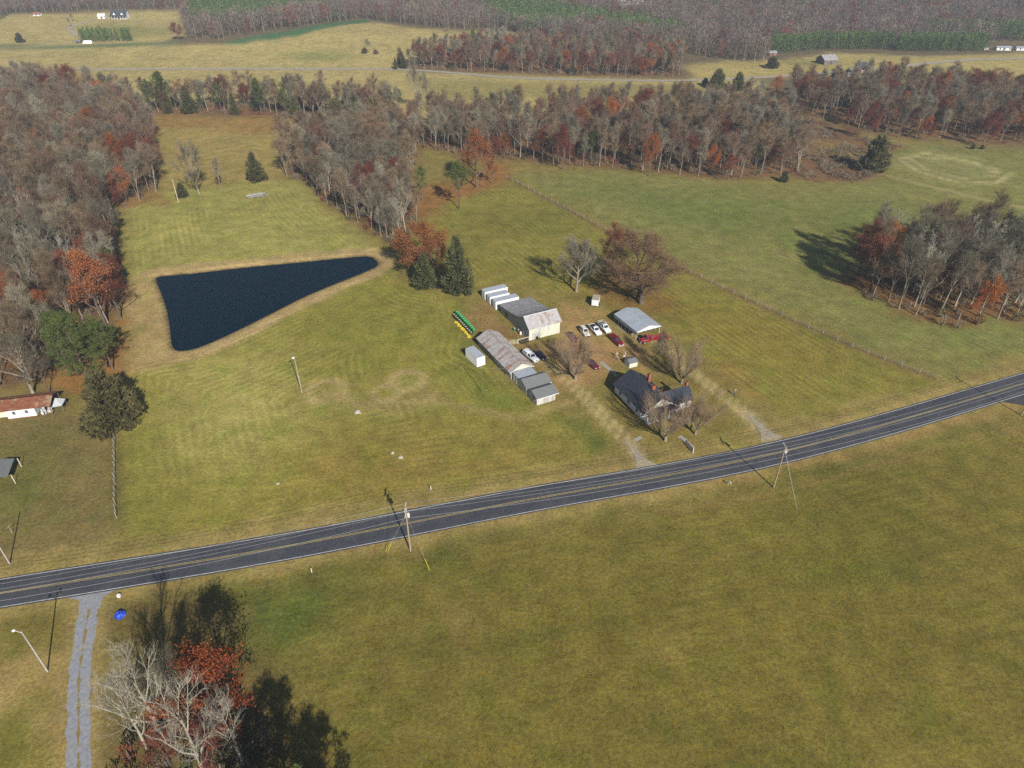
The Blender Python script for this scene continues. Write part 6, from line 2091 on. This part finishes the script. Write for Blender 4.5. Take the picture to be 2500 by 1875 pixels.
# ---------------------------------------------------------------- trees beyond counting
def instanced(name, protos, pts, label):
    """protos: list of (verts, faces, face materials, materials); pts: (x, y, height factor, width factor, turn, pick)"""
    V_, F__, MI, KIND, mats_ = [], [], [], [], []
    for k, (vs, fs, mi, ms) in enumerate(protos):
        n = len(V_)
        off = len(mats_)
        V_ += [tuple(v) for v in vs]
        F__ += [tuple(i + n for i in f) for f in fs]
        MI += [i + off for i in mi]
        mats_ += ms
        KIND += [k] * len(vs)
    n0 = len(V_)
    P_ = np.array(pts)
    zz = terr(P_[:, 0], P_[:, 1]) - .05
    V_ += [(float(x), float(y), float(z)) for x, y, z in zip(P_[:, 0], P_[:, 1], zz)]
    me = bpy.data.meshes.new(name)
    me.from_pydata(V_, [], F__)
    me.polygons.foreach_set('material_index', MI)
    for m in mats_:
        me.materials.append(m)

    def attr(nm, ty, dat, key='value'):
        a = me.attributes.new(nm, ty, 'POINT')
        a.data.foreach_set(key, np.asarray(dat, np.int32 if ty == 'INT' else np.float32).ravel())
    attr('kind', 'INT', KIND + [-1 - int(p) for p in P_[:, 5]])
    z3 = np.ones((len(V_), 3))
    z3[n0:, 0] = z3[n0:, 1] = P_[:, 3]
    z3[n0:, 2] = P_[:, 2]
    attr('size', 'FLOAT_VECTOR', z3, 'vector')
    rt = np.zeros((len(V_), 3))
    rt[n0:, 2] = P_[:, 4]
    attr('turn', 'FLOAT_VECTOR', rt, 'vector')
    ng = bpy.data.node_groups.new(name, 'GeometryNodeTree')
    ng.interface.new_socket('Geometry', in_out='INPUT', socket_type='NodeSocketGeometry')
    ng.interface.new_socket('Geometry', in_out='OUTPUT', socket_type='NodeSocketGeometry')
    N, L = ng.nodes, ng.links
    gi, go = N.new('NodeGroupInput'), N.new('NodeGroupOutput')
    jn = N.new('GeometryNodeJoinGeometry')

    def named(nm, ty):
        a = N.new('GeometryNodeInputNamedAttribute')
        a.data_type = ty
        a.inputs[0].default_value = nm
        return a.outputs[0]

    def pick(k):
        c = N.new('FunctionNodeCompare')
        c.data_type = 'INT'
        c.operation = 'EQUAL'
        ins = [i for i in c.inputs if i.type == 'INT']
        L.new(named('kind', 'INT'), ins[0])
        ins[1].default_value = k
        s = N.new('GeometryNodeSeparateGeometry')
        s.domain = 'POINT'
        L.new(gi.outputs[0], s.inputs[0])
        L.new(c.outputs[0], s.inputs[1])
        return s.outputs[0]
    for k in range(len(protos)):
        ip = N.new('GeometryNodeInstanceOnPoints')
        L.new(pick(-1 - k), ip.inputs['Points'])
        L.new(pick(k), ip.inputs['Instance'])
        L.new(named('turn', 'FLOAT_VECTOR'), ip.inputs['Rotation'])
        L.new(named('size', 'FLOAT_VECTOR'), ip.inputs['Scale'])
        L.new(ip.outputs[0], jn.inputs[0])
    L.new(jn.outputs[0], go.inputs[0])
    o = bpy.data.objects.new(name, me)
    COL.objects.link(o)
    md = o.modifiers.new('spread', 'NODES')
    md.node_group = ng
    struct(o, 'stuff')
    o['label'] = label
    o['category'] = 'woodland'
    return o


def from_meshes(tm, cm, bk, cr):
    vs = [tuple(v.co) for v in tm.vertices]
    fs = [tuple(p.vertices) for p in tm.polygons]
    n = len(vs)
    a = len(fs)
    vs += [tuple(v.co) for v in cm.vertices]
    fs += [tuple(i + n for i in p.vertices) for p in cm.polygons]
    return vs, fs, [0] * a + [1] * (len(fs) - a), [bk, cr]


def far_tree(seed, H, rad, n, bl, bw, low, bark, crown, shape='round'):
    t = Tree(seed)
    g = t.g
    t.tr.tube([np.zeros(3), np.array([.1, 0, H * .45]), np.array([0, .1, H * .85])], [.26, .18, .04], 4, False)
    for i in range(n):
        u = g.random()
        az = g.uniform(0, 6.28)
        if shape == 'round':
            r = rad * math.sin(PI * (.12 + .8 * u)) * math.sqrt(g.random())
            q = unit(np.array([math.cos(az) * .8, math.sin(az) * .8, 1.1]) + g.normal(0, .4, 3))
        else:
            r = rad * (1 - .85 * u) * (1 - .4 * g.random() ** 2)
            q = unit(np.array([math.cos(az), math.sin(az), .5]) + g.normal(0, .4, 3))
        p = np.array([math.cos(az) * r, math.sin(az) * r, H * (low + (1 - low) * u * .92)])
        a = unit(np.cross(q, g.normal(0, 1, 3))) * bw
        l_ = bl * g.uniform(.6, 1.2)
        m = len(t.bl_v)
        t.bl_v += [p - a, p + a, p + q * l_]
        t.bl_f += [(m, m + 1, m + 2)]
    tm, cm = t.done('far')
    r_ = from_meshes(tm, cm, bark, crown)
    bpy.data.meshes.remove(tm)
    bpy.data.meshes.remove(cm)
    return r_


_g = np.random.default_rng(6)
pts = []
KP = {'bare': [0, 1, 2, 3, 4], 'oak': [5, 6], 'red': [7], 'pine': [8, 9]}
pr_ = [from_meshes(PROTO['bare'][i][0], PROTO['bare'][i][1], BARK, (TWIG, TWIG_BR, TWIG, TWIG_BR, TWIG_RED)[i]) for i in range(5)]
pr_ += [from_meshes(PROTO['oak'][0][0], PROTO['oak'][0][1], BARK_DK, LEAF_OR), from_meshes(PROTO['oak'][2][0], PROTO['oak'][2][1], BARK_DK, LEAF_DR), from_meshes(PROTO['oak'][1][0], PROTO['oak'][1][1], BARK_DK, LEAF_RD),
        from_meshes(PROTO['pine'][0][0], PROTO['pine'][0][1], BARK_DK, PINE_G), from_meshes(PROTO['cedar'][0][0], PROTO['cedar'][0][1], BARK_DK, CEDAR_G)]
for k, lst in inst.items():
    for x, y, h, u in lst:
        s = h / (16 if k != 'pine' else 17)
        pts.append((x, y, s, s * (.95 + .4 * _g.random()), _g.uniform(0, 6.28), KP[k][int(u * 997) % len(KP[k])]))
instanced('woodland', pr_, pts, 'leafless trees packed behind the nearest trees of the woods')

FAR_TW = leaf_mat('far_twigs', (.175, .14, .108), (.12, .092, .078), .35, .1, (.15, .112, .098), 0)
FAR_PINE = leaf_mat('far_pine_needles', (.095, .155, .042), (.06, .105, .03), .25, .1, (.12, .17, .05), 0)
FP = [far_tree(1, 17, 4.6, 150, 2.4, .17, .22, BARK, FAR_TW), far_tree(2, 16, 5.0, 150, 2.4, .17, .18, BARK, FAR_TW), far_tree(3, 15, 4.2, 150, 1.4, .32, .2, BARK_DK, LEAF_RD), far_tree(4, 15, 4.4, 150, 1.4, .32, .2, BARK_DK, LEAF_DR),
      far_tree(5, 15, 3.0, 170, 1.5, .25, .25, BARK_DK, FAR_PINE, 'cone'), far_tree(6, 12, 2.6, 170, 1.2, .24, .06, BARK_DK, FAR_PINE, 'cone')]
PINES = [([(-284.0, 671.9), (-226.4, 687.0), (-208.2, 777.5), (-191.5, 812.9), (-195.3, 865.5), (-356.5, 858.5)], 4.4, .85, 4), ([(-30.3, 836.2), (-22.2, 853.3), (53.3, 795.1), (108.4, 742.2), (146.0, 698.8), (159.1, 661.0), (132.8, 650.3), (90.7, 691.2), (59.3, 708.8), (14.1, 681.7), (-19.9, 749.9)], 4.6, .95, 4),
         ([(212.3, 630.2), (270.6, 646.0), (326.6, 651.2), (313.2, 622.4), (257.0, 620.5), (203.1, 594.1)], 3.2, 1.0, 5), ([(327.3, 643.3), (408.6, 656.7), (390.5, 619.6), (338.7, 608.8), (313.2, 610.3)], 3.2, 1.0, 5), ([(-372.1, 653.7), (-364.5, 661.0), (-323.0, 646.0), (-313.3, 628.6), (-358.9, 634.2)], 3.4, .75, 5),
         ([(369.2, 685.2), (454.9, 673.0), (495.0, 678.9), (505.8, 695.5), (426.2, 705.4), (379.9, 707.6)], 5.0, 1.0, 4), ([(212.9, 826.2), (308.6, 817.5), (311.4, 796.5), (218.4, 807.1)], 5.5, .9, 4)]
pp = []
for i, (poly, gap, s, k) in enumerate(PINES):
    for x, y in scatter(poly, gap, 400 + i):
        f = s * _g.uniform(.88, 1.12)
        pp.append((x, y, f, f * _g.uniform(.85, 1.15), _g.uniform(0, 6.28), k))
instanced('pine_plantation', FP, pp, 'dark green pine plantations in blocks between the far fields')
pf = []


TOP2 = FAR_TOP + [(x * 1.5, y * 1.5) for x, y in FAR_TOP[::-1]]
for i, (poly, gp) in enumerate(((FAR_WOOD, 6.2), (FAR_WOOD_L, 6.2), (TOP2, 9.5))):
    c = np.array(scatter(poly, gp, 500 + i))
    ok = np.ones(len(c), bool)
    for q, *_ in PINES:
        ok &= sgn_dist(c[:, 0], c[:, 1], q) < 1.5
    for x, y in c[ok]:
        cl = vnoise(np.array([x]), np.array([y]), 45.0)[0]
        u = _g.random()
        k = (0, 1)[int(u * 100) % 2]
        if u < .03 + .16 * max(0, cl - .6):
            k = 2
        elif u < .10 + .2 * max(0, cl - .6):
            k = 3
        elif u > .965 - .2 * max(0, .3 - cl):
            k = 4
        f = _g.uniform(.75, 1.15)
        pf.append((x, y, f, f * _g.uniform(.9, 1.2), _g.uniform(0, 6.28), k))
instanced('far_woodland', FP, pf, 'purple brown leafless forest covering the distant hills')
print('woods', len(many), 'inst', len(pts), 'pines', len(pp), 'far', len(pf), cnt)

# rough brush on the land right of the wood, and undergrowth at the wood edges
BR = [far_tree(11, 1.6, 1.0, 60, .8, .06, .0, BARK_DK, TWIG_BR), far_tree(12, 1.3, 1.1, 60, .7, .06, .0, BARK_DK, TWIG_RED), far_tree(13, 2.2, 1.2, 90, .8, .07, .0, BARK_DK, TWIG), far_tree(14, 2.0, 1.2, 120, .5, .1, .0, BARK_DK, LEAF_DR), far_tree(15, 1.8, 1.1, 130, .5, .09, .0, BARK_DK, CEDAR_G)]
pb = []
for x, y in scatter([(147.9, 388.2), (164.0, 392.2), (174.5, 367.6), (190.8, 340.7), (166.9, 317.0), (154.1, 292.2), (126.9, 288.5), (123.9, 306.1), (140.5, 339.2)], 1.9, 600):
    if vnoise(np.array([x]), np.array([y]), 9.0)[0] > .42:
        pb.append((x, y, _g.uniform(.5, 1.1), _g.uniform(.8, 1.3), _g.uniform(0, 6.28), int(_g.integers(0, 3))))
for wn, poly in WOODS.items():
    for x, y in scatter(poly, 3.6 if wn in ('left', 'pond_strip', 'copse', 'band') else 4.5, 700 + len(wn)):
        if _g.random() < .75:
            pb.append((x, y, _g.uniform(.7, 1.7), _g.uniform(.8, 1.5), _g.uniform(0, 6.28), int(_g.choice([0, 1, 2, 2, 3, 4], p=[.2, .15, .25, .2, .12, .08]))))
for x, y in scatter([(-55, 44), (-35, 40), (-30, 44), (-36, 54), (-45, 58), (-53, 57)], 1.7, 720):
    pb.append((x, y, _g.uniform(.8, 2.0), _g.uniform(.8, 1.4), _g.uniform(0, 6.28), int(_g.choice([0, 2, 3, 4]))))
instanced('undergrowth', BR, pb, 'brown brush and undergrowth filling the wood floors and brush land')['category'] = 'undergrowth'

# grass tufts standing in the unmown near field and verges
TUFT_M = leaf_mat('grass_tufts', alb((126, 115, 54)), alb((108, 108, 46)), .25, 2.0, alb((156, 138, 80)), .25)


def tuft(seed, n, h, r):
    g = np.random.default_rng(seed)
    vs, fs = [], []
    for i in range(n):
        a = g.uniform(0, 6.28)
        d = np.array([math.cos(a), math.sin(a), 0]) * g.uniform(0, r)
        b = np.array([-math.sin(a), math.cos(a), 0]) * .035
        tip = d * 2.0 + np.array([g.normal(0, .05), g.normal(0, .05), h * g.uniform(.5, 1.1)])
        m = len(vs)
        vs += [d - b, d + b, tip]
        fs.append((m, m + 1, m + 2))
    return vs, fs, [0] * len(fs), [TUFT_M]


_near_field = [(-36.0, 44.0), (38.0, 44.0), (62.0, 60.0), (95.0, 95.0), (124.0, 129.5), (90.0, 116.0), (58.0, 105.0), (0.0, 89.5), (-42.0, 78.0), (-58.0, 73.0), (-50.0, 66.0)]
pg = []
for x, y in scatter(_near_field, .42, 800):
    q = vnoise(np.array([x]), np.array([y]), 5.0)[0]
    if _g.random() < .35 + .5 * q:
        f = _g.uniform(.5, 1.25) * (.7 + .6 * q)
        pg.append((x, y, f, f * _g.uniform(.8, 1.5), _g.uniform(0, 6.28), int(_g.integers(0, 3))))
instanced('grass_tufts', [tuft(1, 9, .15, .12), tuft(2, 7, .13, .15), tuft(3, 11, .18, .11)], pg, 'rough olive grass tufts covering the near field')['category'] = 'grass'
print('tufts', len(pg))

# ---------------------------------------------------------------- far buildings
def far_house(name, loc, yaw, W_, D_, ev, rg, wall, roof, label, cat, nwin=3, dormers=0, porch=False, door=True):
    z0 = tz(*loc)
    t = thing(name, (loc[0], loc[1], z0 - .3), yaw, label, cat)
    MB().span(0, W_, 0, .2, 0, ev).build('front_wall', wall, t)
    MB().span(0, W_, D_ - .2, D_, 0, ev).build('rear_wall', wall, t)
    for x, s in ((0, -1), (W_, 1)):
        p = [(x, .2, 0), (x, D_ - .2, 0), (x, D_ - .2, ev), (x, D_ / 2, rg - .05), (x, .2, ev)]
        MB().slab(p if s > 0 else p[::-1], .2).build('gable_wall', wall, t)
    s = (rg - ev) / (D_ / 2)
    MB().slab([(-.4, -.5, ev - s * .5), (W_ + .4, -.5, ev - s * .5), (W_ + .4, D_ / 2, rg), (-.4, D_ / 2, rg)], .15).build('roof', roof, t)
    MB().slab([(W_ + .4, D_ + .5, ev - s * .5), (-.4, D_ + .5, ev - s * .5), (-.4, D_ / 2, rg), (W_ + .4, D_ / 2, rg)], .15).build('roof', roof, t)
    for i in range(nwin):
        window(t, W_ * (i + .5) / nwin + (.0 if nwin % 2 == 0 else .9), -.04, ev * .55, 1.0, 1.3, 'x')
    if door:
        d = MB().span(W_ / 2 - .5, W_ / 2 + .5, -.08, -.01, .1, 2.2).build('door', DARK, t)
    for i in range(dormers):
        x = W_ * (i + .5) / dormers
        MB().slab([(x - 1.6, .2, ev - .1), (x + 1.6, .2, ev - .1), (x, .2, ev + 2.4)], .2).build('dormer_gable', wall, t)
        MB().slab([(x - 1.9, .0, ev - .2), (x, 0, ev + 2.6), (x, 3.2, ev + 2.6), (x - 1.9, 1.2, ev - .2)][::-1], .12).build('dormer_roof', roof, t)
        MB().slab([(x + 1.9, .0, ev - .2), (x, 0, ev + 2.6), (x, 3.2, ev + 2.6), (x + 1.9, 1.2, ev - .2)], .12).build('dormer_roof', roof, t)
    if porch:
        MB().slab([(-1, -3, 2.7), (W_ + 1, -3, 2.7), (W_ + 1, -.1, 3.5), (-1, -.1, 3.5)], .15).build('porch_roof', roof, t)
        for i in range(7):
            MB().box((-.8 + (W_ + 1.6) * i / 6, -2.8, 1.35), (.3, .3, 2.7)).build('porch_post', wall, t)
    return t


FW = mat('far_white_paint', (.72, .72, .72), .6)
DKROOF = mat('far_dark_roof', (.05, .055, .07), .8)
far_house('far_house', (-400.84, 771.23), R(4), 15, 9, 3.6, 8.0, FW, DKROOF, 'large white house with dark roof on the far left hill', 'house', 4, 2, True)
far_house('far_garage', (-413.65, 770.57), R(6), 6.5, 6, 2.6, 4.6, FW, FW, 'white garage beside the large far house', 'garage', 1, door=True)
far_house('far_shelter', (-483.50, 780.56), R(0), 6, 5, 2.2, 3.4, FW, mat('far_red_roof', (.3, .12, .09), .8), 'small pale field shelter in the far left field', 'shelter', 0)
far_house('far_shed', (-363.88, 630.52), R(10), 4, 4, 1.8, 2.8, PLANK_DK, SHINGLE, 'small dark shed at the foot of the young pines', 'shed', 0)
far_house('far_barn', (231.70, 553.32), R(12), 11, 11, 3.4, 6.2, PLANK_DK, TIN3, 'weathered dark barn in the far right field', 'barn', 0, door=True)
far_house('far_cottage', (244.00, 516.57), R(35), 8, 8, 4.2, 7.6, FW, DKROOF, 'white house with steep dark roof behind the right wood', 'house', 2)
far_house('far_trailer', (222.30, 507.97), R(6), 11, 4, 2.4, 2.9, FW, CARPORT, 'low white building in the trees below the far barn', 'building', 2)
far_house('mobile_home', (405.99, 631.34), R(0), 12, 4, 2.6, 3.2, FW, CARPORT, 'white mobile home beside the plantation at the far right', 'mobile home', 3)
far_house('mobile_home', (423.60, 632.84), R(-3), 14, 4, 2.6, 3.2, SIDING, CARPORT, 'grey white mobile home at the far right edge', 'mobile home', 3)
far_house('far_van', (395.16, 630.83), R(20), 4.5, 2, 1.8, 2.0, FW, FW, 'small white van beside the pine plantation', 'van', 0, door=False)
far_house('far_workshop', (112.74, 821.25), R(5), 26, 12, 4.0, 6.0, FW, FW, 'long white building in the distant forest', 'building', 3)
far_house('far_cabin', (203.52, 593.21), R(8), 6, 5, 2.4, 3.6, ORANGE_RUST, TIN3, 'small rusty cabin at the edge of the far forest', 'cabin', 1)
far_house('far_shop', (20.85, 846.62), R(8), 14, 8, 3.2, 5.0, FW, CARPORT, 'pale roofed house at the top of the distant forest', 'house', 2)
# pale tarp covered heap near the young pines
o = MB().slab([(-4, -2, 0), (4, -2, 0), (3.2, 0, 2.2), (-3.2, 0, 2.2)], .1).slab([(4, 2, 0), (-4, 2, 0), (-3.2, 0, 2.2), (3.2, 0, 2.2)], .1).build('covered_heap', WHITE_DIRTY)
_p = (-352.32, 629.74)
o.location = (_p[0], _p[1], tz(*_p))
tag(o, 'pale sheet covered heap beside the young pines', 'heap')
struct(strip(smooth_line([(-382.6, 669.5), (-404.4, 700.9), (-412.6, 712.2), (-416.3, 734.7), (-414.6, 754.4), (-406.9, 765.2)], 8), -2, 2, .15, follow=True).build('far_lane', mat('pale_dirt', (.34, .29, .21), .95)))

# ---------------------------------------------------------------- haze
hz = MB().span(-5800, 5800, -1200, 7200, -14, 150).build('haze', None)
struct(hz, 'stuff')
hm = bpy.data.materials.new('haze_air')
hm.use_nodes = True
N, L = hm.node_tree.nodes, hm.node_tree.links
N.remove(N['Principled BSDF'])
pv = N.new('ShaderNodeVolumePrincipled')
pv.inputs['Color'].default_value = (.70, .82, 1.0, 1)
pv.inputs['Density'].default_value = 0.0002
pv.inputs['Anisotropy'].default_value = 0.0
L.new(pv.outputs[0], N['Material Output'].inputs['Volume'])
hz.data.materials.append(hm)
